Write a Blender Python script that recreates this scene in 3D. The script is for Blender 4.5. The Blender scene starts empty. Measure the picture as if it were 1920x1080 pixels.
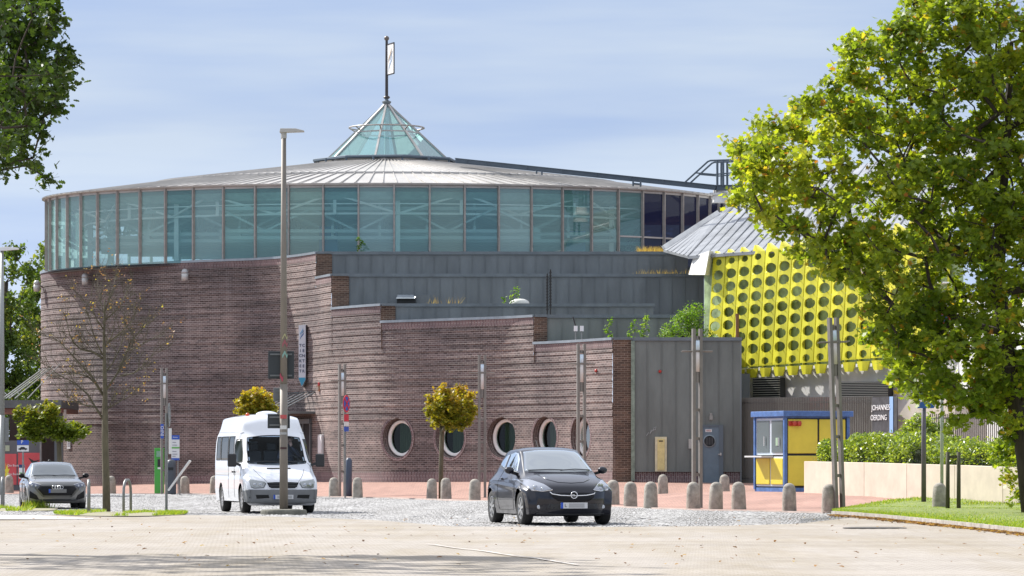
import bpy, math, random
import numpy as np
from mathutils import Vector, Matrix
from mathutils.bvhtree import BVHTree
random.seed(7); RNG = np.random.default_rng(7)
S = bpy.context.scene; COL = S.collection
PI = math.pi; R = math.radians

# ------------------------------------------------------------- camera, sky, sun
F = 7000.0; EYE = 1.27; HOR = 868.0          # focal length and horizon of the 1920 px wide photograph
cd = bpy.data.cameras.new('camera'); cam = bpy.data.objects.new('camera', cd); COL.objects.link(cam)
cd.sensor_width = 36; cd.lens = F/1920*36; cd.shift_y = (HOR-540)/1920
cd.clip_start = 1; cd.clip_end = 6000
cam.location = (0, 0, EYE); cam.rotation_euler = (PI/2, 0, 0); S.camera = cam
SUN_EL, SUN_AZ = R(41), R(-50)               # azimuth from +Y towards +X
w = bpy.data.worlds.new('World'); S.world = w; w.use_nodes = True
nt = w.node_tree; nt.nodes.clear()
sky = nt.nodes.new('ShaderNodeTexSky'); sky.sky_type = 'NISHITA'; sky.sun_disc = False
sky.sun_elevation = SUN_EL; sky.sun_rotation = SUN_AZ; sky.air_density = 1.0; sky.dust_density = 0.5; sky.ozone_density = 3.0
tc = nt.nodes.new('ShaderNodeTexCoord')
mp = nt.nodes.new('ShaderNodeMapping'); mp.inputs['Scale'].default_value = (5, 5, 42); mp.inputs['Rotation'].default_value = (0, R(4), 0)
n1 = nt.nodes.new('ShaderNodeTexNoise'); n1.inputs['Scale'].default_value = 1.0; n1.inputs['Detail'].default_value = 5; n1.inputs['Roughness'].default_value = .5
rp = nt.nodes.new('ShaderNodeValToRGB'); rp.color_ramp.elements[0].position = .36; rp.color_ramp.elements[1].position = .72
rp.color_ramp.elements[0].color = (.80, .80, .80, 1); rp.color_ramp.elements[1].color = (.92, .92, .92, 1)
mx = nt.nodes.new('ShaderNodeMix'); mx.data_type = 'RGBA'
cl = nt.nodes.new('ShaderNodeValToRGB'); cl.color_ramp.elements[0].position = .40; cl.color_ramp.elements[1].position = .64
cl.color_ramp.elements[0].color = (2.4, 3.15, 4.6, 1); cl.color_ramp.elements[1].color = (3.75, 4.35, 5.15, 1)          # low grey-blue cloud veil
sx = nt.nodes.new('ShaderNodeSeparateXYZ'); hz = nt.nodes.new('ShaderNodeMapRange'); hz.inputs[1].default_value = .13; hz.inputs[2].default_value = .5
hi = nt.nodes.new('ShaderNodeMix'); hi.data_type = 'RGBA'; hi.inputs[7].default_value = (6.6, 6.9, 7.6, 1)                  # unseen bright sky overhead, added as fill to lift the shade
lo = nt.nodes.new('ShaderNodeMapRange'); lo.inputs[1].default_value = .0; lo.inputs[2].default_value = .09; lo.inputs[3].default_value = 1.32; lo.inputs[4].default_value = .92
sc_ = nt.nodes.new('ShaderNodeVectorMath'); sc_.operation = 'SCALE'
SKYBLUE = nt.nodes.new('ShaderNodeMix'); SKYBLUE.data_type = 'RGBA'; SKYBLUE.blend_type = 'MULTIPLY'; SKYBLUE.inputs[0].default_value = 1
SKYBLUE.inputs[7].default_value = (.86, .80, 1.0, 1)
bg = nt.nodes.new('ShaderNodeBackground'); bg.inputs['Strength'].default_value = 0.115
out = nt.nodes.new('ShaderNodeOutputWorld')
L = nt.links.new
L(tc.outputs['Generated'], mp.inputs['Vector']); L(mp.outputs[0], n1.inputs['Vector']); L(n1.outputs[0], rp.inputs[0])
L(sky.outputs[0], SKYBLUE.inputs[6]); L(SKYBLUE.outputs[2], mx.inputs[6]); L(rp.outputs[0], mx.inputs[0])
L(n1.outputs[0], cl.inputs[0]); L(tc.outputs['Generated'], sx.inputs[0]); L(sx.outputs[2], hz.inputs[0]); L(sx.outputs[2], lo.inputs[0])
L(cl.outputs[0], sc_.inputs[0]); L(lo.outputs[0], sc_.inputs['Scale']); L(hz.outputs[0], hi.inputs[0]); L(sc_.outputs[0], hi.inputs[6]); L(hi.outputs[2], mx.inputs[7])
L(mx.outputs[2], bg.inputs[0]); L(bg.outputs[0], out.inputs[0])
sd = bpy.data.lights.new('sun', 'SUN'); sun = bpy.data.objects.new('sun', sd); COL.objects.link(sun)
sd.energy = 5.0; sd.angle = R(.5); sd.color = (1, .968, .915)
sv = Vector((math.sin(SUN_AZ)*math.cos(SUN_EL), math.cos(SUN_AZ)*math.cos(SUN_EL), math.sin(SUN_EL)))
sun.rotation_euler = sv.to_track_quat('Z', 'Y').to_euler(); sun.location = sv*300
S.view_settings.view_transform = 'Standard'; S.view_settings.look = 'None'; S.view_settings.exposure = .6; S.view_settings.gamma = 1
S.cycles.max_bounces = 6; S.cycles.transparent_max_bounces = 24; S.cycles.transmission_bounces = 6
S.cycles.caustics_reflective = False; S.cycles.caustics_refractive = False

# ------------------------------------------------------------- helpers
def WX(px, D): return (px-960)/F*D
def WZ(py, D): return EYE-(py-HOR)/F*D
def P(px, py, D): return Vector((WX(px, D), D, WZ(py, D)))
def DG(y): return EYE*F/(y-HOR)               # distance at which flat ground shows at picture row y

def mat(name, col, rough=.6, metal=0, var=0, vscale=3, bump=0, bscale=20, spec=.5, coat=0, stretch=None, col2=None, emit=0, detail=4):
    m = bpy.data.materials.new(name); m.use_nodes = True; t = m.node_tree; b = t.nodes['Principled BSDF']
    c = tuple(col)+(1,)
    b.inputs['Base Color'].default_value = c; b.inputs['Roughness'].default_value = rough; b.inputs['Metallic'].default_value = metal
    b.inputs['Specular IOR Level'].default_value = spec; b.inputs['Coat Weight'].default_value = coat; b.inputs['Coat Roughness'].default_value = .04
    if emit: b.inputs['Emission Color'].default_value = c; b.inputs['Emission Strength'].default_value = emit
    if var or bump:
        tc = t.nodes.new('ShaderNodeTexCoord'); mp = t.nodes.new('ShaderNodeMapping'); t.links.new(tc.outputs['Object'], mp.inputs[0])
        if stretch: mp.inputs['Scale'].default_value = stretch
    if var:
        n = t.nodes.new('ShaderNodeTexNoise'); n.inputs['Scale'].default_value = vscale; n.inputs['Detail'].default_value = detail; n.inputs['Roughness'].default_value = .65
        t.links.new(mp.outputs[0], n.inputs['Vector'])
        r = t.nodes.new('ShaderNodeValToRGB'); r.color_ramp.elements[0].position = .32; r.color_ramp.elements[1].position = .68
        r.color_ramp.elements[0].color = tuple(x*(1-var) for x in col)+(1,)
        r.color_ramp.elements[1].color = (tuple(col2) if col2 else tuple(min(1, x*(1+var)) for x in col))+(1,)
        t.links.new(n.outputs[0], r.inputs[0]); t.links.new(r.outputs[0], b.inputs['Base Color'])
    if bump:
        n = t.nodes.new('ShaderNodeTexNoise'); n.inputs['Scale'].default_value = bscale; n.inputs['Detail'].default_value = 3
        t.links.new(mp.outputs[0], n.inputs['Vector'])
        bp = t.nodes.new('ShaderNodeBump'); bp.inputs['Strength'].default_value = bump; bp.inputs['Distance'].default_value = .02
        t.links.new(n.outputs[0], bp.inputs['Height']); t.links.new(bp.outputs[0], b.inputs['Normal'])
    return m

def glass(name, tint, rough=.02, refl=.35, ior=1.5, alpha_tint=None):
    """thin pane: tinted see-through plus a mirror part that grows at grazing angles"""
    m = bpy.data.materials.new(name); m.use_nodes = True; t = m.node_tree; t.nodes.clear()
    o = t.nodes.new('ShaderNodeOutputMaterial'); tr = t.nodes.new('ShaderNodeBsdfTransparent'); tr.inputs[0].default_value = tuple(tint)+(1,)
    g = t.nodes.new('ShaderNodeBsdfGlossy'); g.inputs['Roughness'].default_value = rough; g.inputs[0].default_value = (.95, 1, 1, 1)
    f = t.nodes.new('ShaderNodeFresnel'); f.inputs[0].default_value = ior
    a = t.nodes.new('ShaderNodeMath'); a.operation = 'MULTIPLY_ADD'; a.inputs[1].default_value = 1; a.inputs[2].default_value = refl; a.use_clamp = True
    mx = t.nodes.new('ShaderNodeMixShader'); l = t.links.new
    l(f.outputs[0], a.inputs[0]); l(a.outputs[0], mx.inputs[0]); l(tr.outputs[0], mx.inputs[1]); l(g.outputs[0], mx.inputs[2])
    if alpha_tint:
        d = t.nodes.new('ShaderNodeBsdfDiffuse'); d.inputs[0].default_value = tuple(alpha_tint[:3])+(1,)
        m2 = t.nodes.new('ShaderNodeMixShader'); m2.inputs[0].default_value = alpha_tint[3]
        l(mx.outputs[0], m2.inputs[1]); l(d.outputs[0], m2.inputs[2]); l(m2.outputs[0], o.inputs[0])
    else: l(mx.outputs[0], o.inputs[0])
    return m

def leafmat(name, ramp, trans=.45, spec=.3, rough=.45):
    m = bpy.data.materials.new(name); m.use_nodes = True; t = m.node_tree; t.nodes.clear(); l = t.links.new
    o = t.nodes.new('ShaderNodeOutputMaterial'); at = t.nodes.new('ShaderNodeAttribute'); at.attribute_name = 'rnd'
    r = t.nodes.new('ShaderNodeValToRGB'); e = r.color_ramp.elements
    e[0].position = ramp[0][0]; e[0].color = tuple(ramp[0][1])+(1,); e[1].position = ramp[-1][0]; e[1].color = tuple(ramp[-1][1])+(1,)
    for p, c in ramp[1:-1]: x = e.new(p); x.color = tuple(c)+(1,)
    b = t.nodes.new('ShaderNodeBsdfPrincipled'); b.inputs['Roughness'].default_value = rough; b.inputs['Specular IOR Level'].default_value = spec
    tr = t.nodes.new('ShaderNodeBsdfTranslucent'); mx = t.nodes.new('ShaderNodeMixShader'); mx.inputs[0].default_value = trans
    mm = t.nodes.new('ShaderNodeMix'); mm.data_type = 'RGBA'; mm.blend_type = 'MULTIPLY'; mm.inputs[0].default_value = 1; mm.inputs[7].default_value = (1.9, 1.75, .6, 1)
    l(at.outputs['Fac'], r.inputs[0]); l(r.outputs[0], b.inputs['Base Color']); l(r.outputs[0], mm.inputs[6]); l(mm.outputs[2], tr.inputs[0])
    l(b.outputs[0], mx.inputs[1]); l(tr.outputs[0], mx.inputs[2]); l(mx.outputs[0], o.inputs[0])
    return m

ORIGIN = {}
def tag(o, label=None, cat=None, group=None, kind=None):
    if label: o['label'] = label
    if cat: o['category'] = cat
    if group: o['group'] = group
    if kind: o['kind'] = kind
    return o
def thing(name, label, cat, loc=(0, 0, 0), rz=0, group=None):
    o = bpy.data.objects.new(name, None); COL.objects.link(o); o.location = loc; o.rotation_euler = (0, 0, rz)
    o.empty_display_size = .3; ORIGIN[o.name] = Matrix.Translation(loc) @ Matrix.Rotation(rz, 4, 'Z')
    return tag(o, label, cat, group)

class MB:
    def __init__(s): s.v = []; s.f = []; s.uv = None
    def add(s, vs, fs):
        n = len(s.v); s.v.extend([tuple(p) for p in vs]); s.f.extend([tuple(i+n for i in f) for f in fs]); return s
    def box(s, x0, x1, y0, y1, z0, z1):
        return s.add([(x0,y0,z0),(x1,y0,z0),(x1,y1,z0),(x0,y1,z0),(x0,y0,z1),(x1,y0,z1),(x1,y1,z1),(x0,y1,z1)],
              [(0,3,2,1),(4,5,6,7),(0,1,5,4),(1,2,6,5),(2,3,7,6),(3,0,4,7)])
    def obox(s, c, hx, hy, hz):
        c = Vector(c); hx = Vector(hx); hy = Vector(hy); hz = Vector(hz)
        q = [c+a*hx+b*hy+d*hz for d in (-1, 1) for a, b in ((-1,-1),(1,-1),(1,1),(-1,1))]
        return s.add(q, [(0,3,2,1),(4,5,6,7),(0,1,5,4),(1,2,6,5),(2,3,7,6),(3,0,4,7)])
    def beam(s, a, b, w, h, up=(0, 0, 1)):
        a = Vector(a); b = Vector(b); d = (b-a); x = d.cross(Vector(up))
        if x.length < 1e-6: x = Vector((1, 0, 0))
        x.normalize(); z = x.cross(d).normalized()
        return s.obox((a+b)/2, x*w/2, d/2, z*h/2)
    def cyl(s, a, b, r0, r1=None, n=8, cap=True):
        a = Vector(a); b = Vector(b); r1 = r0 if r1 is None else r1; d = (b-a).normalized()
        x = d.orthogonal().normalized(); y = d.cross(x); q = []
        for c, r in ((a, r0), (b, r1)):
            for i in range(n): t = 2*PI*i/n; q.append(c+(x*math.cos(t)+y*math.sin(t))*r)
        fs = [(i, (i+1) % n, n+(i+1) % n, n+i) for i in range(n)]
        if cap: fs += [tuple(range(n-1, -1, -1)), tuple(range(n, 2*n))]
        return s.add(q, fs)
    def tube(s, pts, r, n=6, close=False):
        pts = [Vector(p) for p in pts]; k = len(pts); rs = r if isinstance(r, (list, tuple)) else [r]*k; q = []; x = None
        for i, p in enumerate(pts):
            d = (pts[(i+1) % k]-pts[i-1]) if close else (pts[min(i+1, k-1)]-pts[max(i-1, 0)])
            d.normalize()
            x = d.orthogonal().normalized() if x is None else (x-d*x.dot(d)).normalized()
            y = d.cross(x)
            for j in range(n): t = 2*PI*j/n; q.append(p+(x*math.cos(t)+y*math.sin(t))*rs[i])
        fs = []
        for i in range(k if close else k-1):
            a = i*n; b = ((i+1) % k)*n
            fs += [(a+j, a+(j+1) % n, b+(j+1) % n, b+j) for j in range(n)]
        if not close: fs += [tuple(range(n-1, -1, -1)), tuple(range((k-1)*n, k*n))]
        return s.add(q, fs)
    def lathe(s, prof, c=(0, 0, 0), n=16, axis='z', cap=True):
        q = []; k = len(prof)
        for r, z in prof:
            for j in range(n):
                t = 2*PI*j/n; a, b = r*math.cos(t), r*math.sin(t)
                q.append((c[0]+a, c[1]+b, c[2]+z) if axis == 'z' else (c[0]+z, c[1]+a, c[2]+b) if axis == 'x' else (c[0]+a, c[1]+z, c[2]+b))
        fs = [(i*n+j, i*n+(j+1) % n, (i+1)*n+(j+1) % n, (i+1)*n+j) for i in range(k-1) for j in range(n)]
        if cap: fs += [tuple(range(n-1, -1, -1)), tuple(range((k-1)*n, k*n))]
        return s.add(q, fs)
    def prism(s, poly, ext):
        """planar polygon of 3D points extruded along ext"""
        n = len(poly); e = Vector(ext); q = [Vector(p) for p in poly]; q += [p+e for p in q]
        return s.add(q, [tuple(range(n-1, -1, -1)), tuple(range(n, 2*n))]+[(i, (i+1) % n, n+(i+1) % n, n+i) for i in range(n)])
    def grid(s, G):
        r = len(G); c = len(G[0])
        return s.add([p for row in G for p in row], [(i*c+j, i*c+j+1, (i+1)*c+j+1, (i+1)*c+j) for i in range(r-1) for j in range(c-1)])
    def ball(s, c, r, n=10, sq=(1, 1, 1)):
        m = n//2; pr = [(max(1e-3, math.sin(PI*i/m))*r, -math.cos(PI*i/m)*r) for i in range(m+1)]
        b = MB().lathe(pr, (0, 0, 0), n); return s.add([(c[0]+x*sq[0], c[1]+y*sq[1], c[2]+z*sq[2]) for x, y, z in b.v], b.f)
    def build(s, name, m, parent=None, smooth=False, world=False, label=None, bevel=0, uv=None):
        me = bpy.data.meshes.new(name); vs = s.v
        if world and parent:
            inv = ORIGIN[parent.name].inverted(); vs = [inv @ Vector(p) for p in vs]
        me.from_pydata([tuple(p) for p in vs], [], s.f); me.materials.append(m)
        if uv is not None:
            ul = me.uv_layers.new(name='UVMap'); li = np.empty(len(me.loops), dtype=np.int32); me.loops.foreach_get('vertex_index', li)
            ul.data.foreach_set('uv', np.asarray(uv, dtype=np.float32)[li].ravel())
        if smooth: me.polygons.foreach_set('use_smooth', [True]*len(me.polygons))
        me.update(); me.validate()
        o = bpy.data.objects.new(name, me); COL.objects.link(o)
        if parent: o.parent = parent; ORIGIN[o.name] = ORIGIN.get(parent.name, Matrix.Identity(4))
        else: ORIGIN[o.name] = Matrix.Identity(4)
        if bevel:
            bv = o.modifiers.new('bevel', 'BEVEL'); bv.width = bevel; bv.segments = 2; bv.limit_method = 'ANGLE'
        if label: o['label'] = label
        return o

def smooth_by_angle(o, a=35):
    me = o.data; me.polygons.foreach_set('use_smooth', [True]*len(me.polygons))
    try: me.set_sharp_from_angle(angle=R(a))
    except Exception: pass
    return o

def text(name, s, size, m, parent, loc, rot, ext=.004, align='CENTER', bold=0, sx=1):
    c = bpy.data.curves.new(name, 'FONT'); c.body = s; c.size = size; c.extrude = ext; c.align_x = align; c.align_y = 'CENTER'; c.offset = bold
    t = bpy.data.objects.new(name, c); COL.objects.link(t)
    me = bpy.data.meshes.new_from_object(t.evaluated_get(bpy.context.evaluated_depsgraph_get()))
    bpy.data.objects.remove(t); me.materials.clear(); me.materials.append(m)
    o = bpy.data.objects.new(name, me); COL.objects.link(o); o.parent = parent; o.location = loc; o.rotation_euler = rot; o.scale = (sx, 1, 1)
    return o

def copy_tree(o, parent=None):
    c = o.copy(); COL.objects.link(c); c.parent = parent
    for ch in list(o.children): copy_tree(ch, c)
    return c

def spline(pts, n):
    """Catmull-Rom through points (numpy), centripetal in arc length"""
    p = np.array(pts, float); d = np.r_[0, np.cumsum(np.linalg.norm(np.diff(p[:, :2], axis=0), axis=1)+1e-6)]
    return pchip(d, p, np.linspace(0, d[-1], n))
def pchip(x, y, xi):
    x = np.asarray(x, float); y = np.asarray(y, float)
    if y.ndim == 1: return pchip(x, y[:, None], xi)[:, 0]
    h = np.diff(x)[:, None]; dl = np.diff(y, axis=0)/h
    m = np.zeros_like(y); m[0] = dl[0]; m[-1] = dl[-1]
    w1 = 2*h[1:]+h[:-1]; w2 = h[1:]+2*h[:-1]
    with np.errstate(divide='ignore', invalid='ignore'):
        mm = (w1+w2)/(w1/dl[:-1]+w2/dl[1:])
    ok = (dl[:-1]*dl[1:]) > 0; m[1:-1] = np.where(ok, mm, 0)
    xi = np.clip(xi, x[0], x[-1]); k = np.clip(np.searchsorted(x, xi)-1, 0, len(x)-2)
    t = ((xi-x[k])/(x[k+1]-x[k]))[:, None]; hk = (x[k+1]-x[k])[:, None]
    return (2*t**3-3*t**2+1)*y[k]+(t**3-2*t**2+t)*hk*m[k]+(-2*t**3+3*t**2)*y[k+1]+(t**3-t**2)*hk*m[k+1]

def mesh_np(name, V, loops, sizes, m, parent=None, rnd=None, smooth=False):
    me = bpy.data.meshes.new(name); me.vertices.add(len(V)); me.vertices.foreach_set('co', V.astype(np.float32).ravel())
    me.loops.add(len(loops)); me.loops.foreach_set('vertex_index', loops.astype(np.int32))
    me.polygons.add(len(sizes)); st = np.r_[0, np.cumsum(sizes)[:-1]].astype(np.int32)
    me.polygons.foreach_set('loop_start', st)
    try: me.polygons.foreach_set('loop_total', np.asarray(sizes, dtype=np.int32))
    except Exception: pass
    if rnd is not None:
        a = me.attributes.new('rnd', 'FLOAT', 'FACE'); a.data.foreach_set('value', rnd.astype(np.float32))
    if smooth: me.polygons.foreach_set('use_smooth', [True]*len(sizes))
    me.materials.append(m); me.update(calc_edges=True)
    o = bpy.data.objects.new(name, me); COL.objects.link(o); o.parent = parent
    return o

MAPLE = np.array([(0,0),(.22,-.04),(.42,.02),(.30,.22),(.62,.38),(.34,.48),(.30,.66),(.12,.62),(0,1.0),(-.12,.62),(-.30,.66),(-.34,.48),(-.62,.38),(-.30,.22),(-.42,.02),(-.22,-.04)])*[1, .95]
OAK = np.array([(0,0),(.12,.12),(.26,.2),(.14,.34),(.36,.5),(.2,.62),(.28,.85),(0,1.05),(-.28,.85),(-.2,.62),(-.36,.5),(-.14,.34),(-.26,.2),(-.12,.12)])
OVAL = np.array([(0,0),(.26,.3),(.22,.7),(0,1),(-.22,.7),(-.26,.3)])
DIAM = np.array([(0,0),(.35,.45),(0,1),(-.35,.45)])
def leaves(name, pts, size, shape, m, parent, up=.5, off=(0, 0, 0), rnd=None, svar=.35, droop=0, fold=.12):
    """one small outlined blade per point, turned at random, fairly level"""
    N = len(pts); k = len(shape)
    n = RNG.normal(size=(N, 3)); n /= np.linalg.norm(n, axis=1)[:, None]; n[:, 2] = np.abs(n[:, 2])+up; n /= np.linalg.norm(n, axis=1)[:, None]
    a = RNG.normal(size=(N, 3)); a[:, 2] -= droop; a -= n*(a*n).sum(1)[:, None]; a /= np.linalg.norm(a, axis=1)[:, None]+1e-9
    b = np.cross(n, a); s = size*(1+svar*(RNG.random(N)*2-1))
    sh = shape-[0, .3]
    V = pts[:, None, :]+s[:, None, None]*(sh[None, :, 1, None]*a[:, None, :]+sh[None, :, 0, None]*b[:, None, :]+(fold*np.abs(sh[None, :, 0, None])-fold*.6*sh[None, :, 1, None]**2)*n[:, None, :])
    V = V.reshape(-1, 3)-np.array(off)
    return mesh_np(name, V, np.arange(N*k), np.full(N, k), m, parent, RNG.random(N) if rnd is None else rnd)

def grow(trunk, targets, step=.45, jit=.06, r_tip=.012, expo=.46, up_pen=.6):
    """connect every target to the nearest branch node below it; radii from what each node carries"""
    nodes = [np.array(p, float) for p in trunk]; par = [-1]+list(range(len(trunk)-1)); nt_ = len(trunk); ends = []
    T = sorted([np.array(t, float) for t in targets], key=lambda t: np.linalg.norm(t-nodes[nt_//2]))
    first = max(1, int(nt_*.3))
    for t in T:
        A = np.array(nodes[first:]); d = t-A; L_ = np.linalg.norm(d, axis=1)
        j = first+int(np.argmin(L_+up_pen*np.maximum(0, A[:, 2]-t[2]+.1*L_)*2))
        a = nodes[j]; n = max(1, int(np.linalg.norm(t-a)/step)); p = j
        for i in range(1, n+1):
            q = a+(t-a)*i/n+RNG.normal(size=3)*jit*(i < n); q[2] += .12*math.sin(PI*i/n)*np.linalg.norm(t-a)*.5*(i < n)
            nodes.append(q); par.append(p); p = len(nodes)-1
        ends.append(p)
    w = np.zeros(len(nodes)); 
    for e in ends: w[e] += 1
    for i in range(len(nodes)-1, 0, -1): w[par[i]] += w[i]
    rad = r_tip*np.maximum(w, 1)**expo
    return np.array(nodes), par, rad, nt_, ends

def tree(name, label, cat, trunk, targets, barkm, leafm, nleaf, lsize, shape, cr=.45, ntw=7, group=None, r_trunk=None, up=.4, droop=0, twr=.006, r_tip=.012, step=.45, jit=.06, leaf_jit=.09, colnoise=None, extra=None, flat=1.0):
    base = trunk[0]; t = thing(name, label, cat, tuple(base), 0, group)
    N, par, rad, k, ends = grow(trunk, targets, step, jit, r_tip)
    if r_trunk: rad[:k] = np.maximum(rad[:k], np.linspace(r_trunk[0], r_trunk[1], k))
    tb = MB(); tb.tube([Vector(p) for p in N[:k]], list(rad[:k]), 10); tb.build('trunk', barkm, t, True, True)
    bb = MB()
    for i in range(k, len(N)):
        bb.cyl(N[par[i]], N[i], min(rad[par[i]], rad[i]*1.5), rad[i], 5, False)
    lp = []; lc = []
    for e in ends:
        c = N[e]; tn = RNG.random()
        for _ in range(ntw):
            d = RNG.normal(size=3); d /= np.linalg.norm(d); d[2] = d[2]*flat+.15; L_ = cr*(.5+.6*RNG.random())
            q = c+d*L_; bb.cyl(c, q, twr, twr*.6, 3, False)
            m_ = max(1, nleaf//(len(ends)*ntw)); s_ = np.sqrt(RNG.random(m_))[:, None]*1.12
            lp.append(c+(q-c)*s_+RNG.normal(size=(m_, 3))*leaf_jit-[0, 0, droop*.1]); lc.append(np.full(m_, tn))
    if extra is not None: lp.append(extra); lc.append(RNG.random(len(extra)))
    bb.build('branches', barkm, t, True, True)
    if nleaf:
        lp = np.concatenate(lp); lc = np.concatenate(lc)
        rnd = np.clip(.5*lc+.5*RNG.random(len(lc)), 0, 1) if colnoise is None else colnoise(lp, lc)
        leaves('crown', lp, lsize, shape, leafm, t, up, base, rnd, droop=droop)
    return t

# ------------------------------------------------------------- ground height and sheets
_cp = [(px, D, 0) for D in (30, 45, 60, 75, 88, 96) for px in range(-1200, 3400, 300)]
_cp += [(-900,150,0),(-500,150,0),(-200,151,0),(0,151,0),(170,152,0),(346,152,0),(480,146,0),(621,140,0),(720,136,0),(810,131,0),(888,126,0),(1045,117,0),(1180,106,0),(1300,102,0),(1385,100,0),
        (1480,98,0),(1555,95,0),(1650,95,.03),(1757,95,.03),(1900,92,.03),(2200,90,.03),(300,130,0),(0,130,0),(-400,130,0),(600,118,0),(100,112,0),(-500,112,0),(900,110,0),
        (1243,132,.12),(1358,131,.12),(1000,132,.12),(-500,171,.2),(-200,171,.2),(0,171,.24),(150,171,.27),(311,166,.3),(400,165,.34),(480,164,.38),(540,162,.42),(592,159,.45),(650,155,.46),
        (715,152.5,.47),(800,151,.48),(890,149,.5),(950,148,.5),(1001,146.5,.52),(1075,144,.53),(1149,141,.53),(1260,141,.52),(1388,141,.5),(1500,141,.5),(1700,135,.5),(1900,130,.45),(2300,130,.4),
        (1430,120,.34),(1520,118,.34),(1590,118,.36),(1508,114,.34),(1600,109,.29),(1700,106,.24),(1790,102,.19),(1880,99,.14)]
_cp += [(px, D, .5) for D in (185, 215, 260, 330) for px in range(-800, 3000, 300)]
_CP = np.array([(WX(a, b), b, c) for a, b, c in _cp])
def g(X, Y):
    X = np.atleast_1d(np.asarray(X, float)).ravel(); Y = np.atleast_1d(np.asarray(Y, float)).ravel(); o = np.empty(len(X))
    for i in range(0, len(X), 20000):
        d2 = (X[i:i+20000, None]-_CP[None, :, 0])**2+((Y[i:i+20000, None]-_CP[None, :, 1])*.8)**2+.3
        w_ = d2**-1.7; o[i:i+20000] = (w_*_CP[None, :, 2]).sum(1)/w_.sum(1)
    return o
def gz(X, Y): return float(g([X], [Y])[0])
def G(px, D): x = WX(px, D); return Vector((x, D, gz(x, D)))

def struct(o): o['kind'] = 'structure'; return o
def interp(tab, x): t = np.array(tab, float); return np.interp(x, t[:, 0], t[:, 1])
A_y = [(-1400,966),(-100,966),(100,966),(300,965),(500,968),(700,975),(850,987),(1150,988),(1350,986),(1500,982),(1600,970),(1700,957),(1760,953),(3400,953)]
B_y = [(-1400,926),(346,927.5),(621,932),(735,934.5),(810,937),(888,940),(1045,946),(1180,952),(1300,956.5),(1480,960.5),(1555,962.5),(1640,960),(1700,955),(1760,952),(3400,952)]
D_A = lambda px: DG(interp(A_y, px)); D_B = lambda px: np.maximum(DG(interp(B_y, px)), D_A(px)+.02)

def sheet(name, m, px0, px1, nx, f0, f1, ny, dz=0., disp=None, uvs=False):
    px = np.linspace(px0, px1, nx)[None, :].repeat(ny, 0); t = np.linspace(0, 1, ny)[:, None]
    D = f0(px)*(1-t)+f1(px)*t; X = (px-960)/F*D; Z = g(X, D).reshape(X.shape)+dz
    if disp is not None: Z = Z+disp(X, D)*np.minimum(1, np.minimum(t, 1-t)*30)
    V = np.stack([X, D, Z], -1).reshape(-1, 3); i = (np.arange(ny-1)[:, None]*nx+np.arange(nx-1)[None, :]).ravel()
    q = np.stack([i, i+1, i+nx+1, i+nx], 1)
    return struct(mesh_np(name, V, q.ravel(), np.full(len(q), 4), m))

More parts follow.
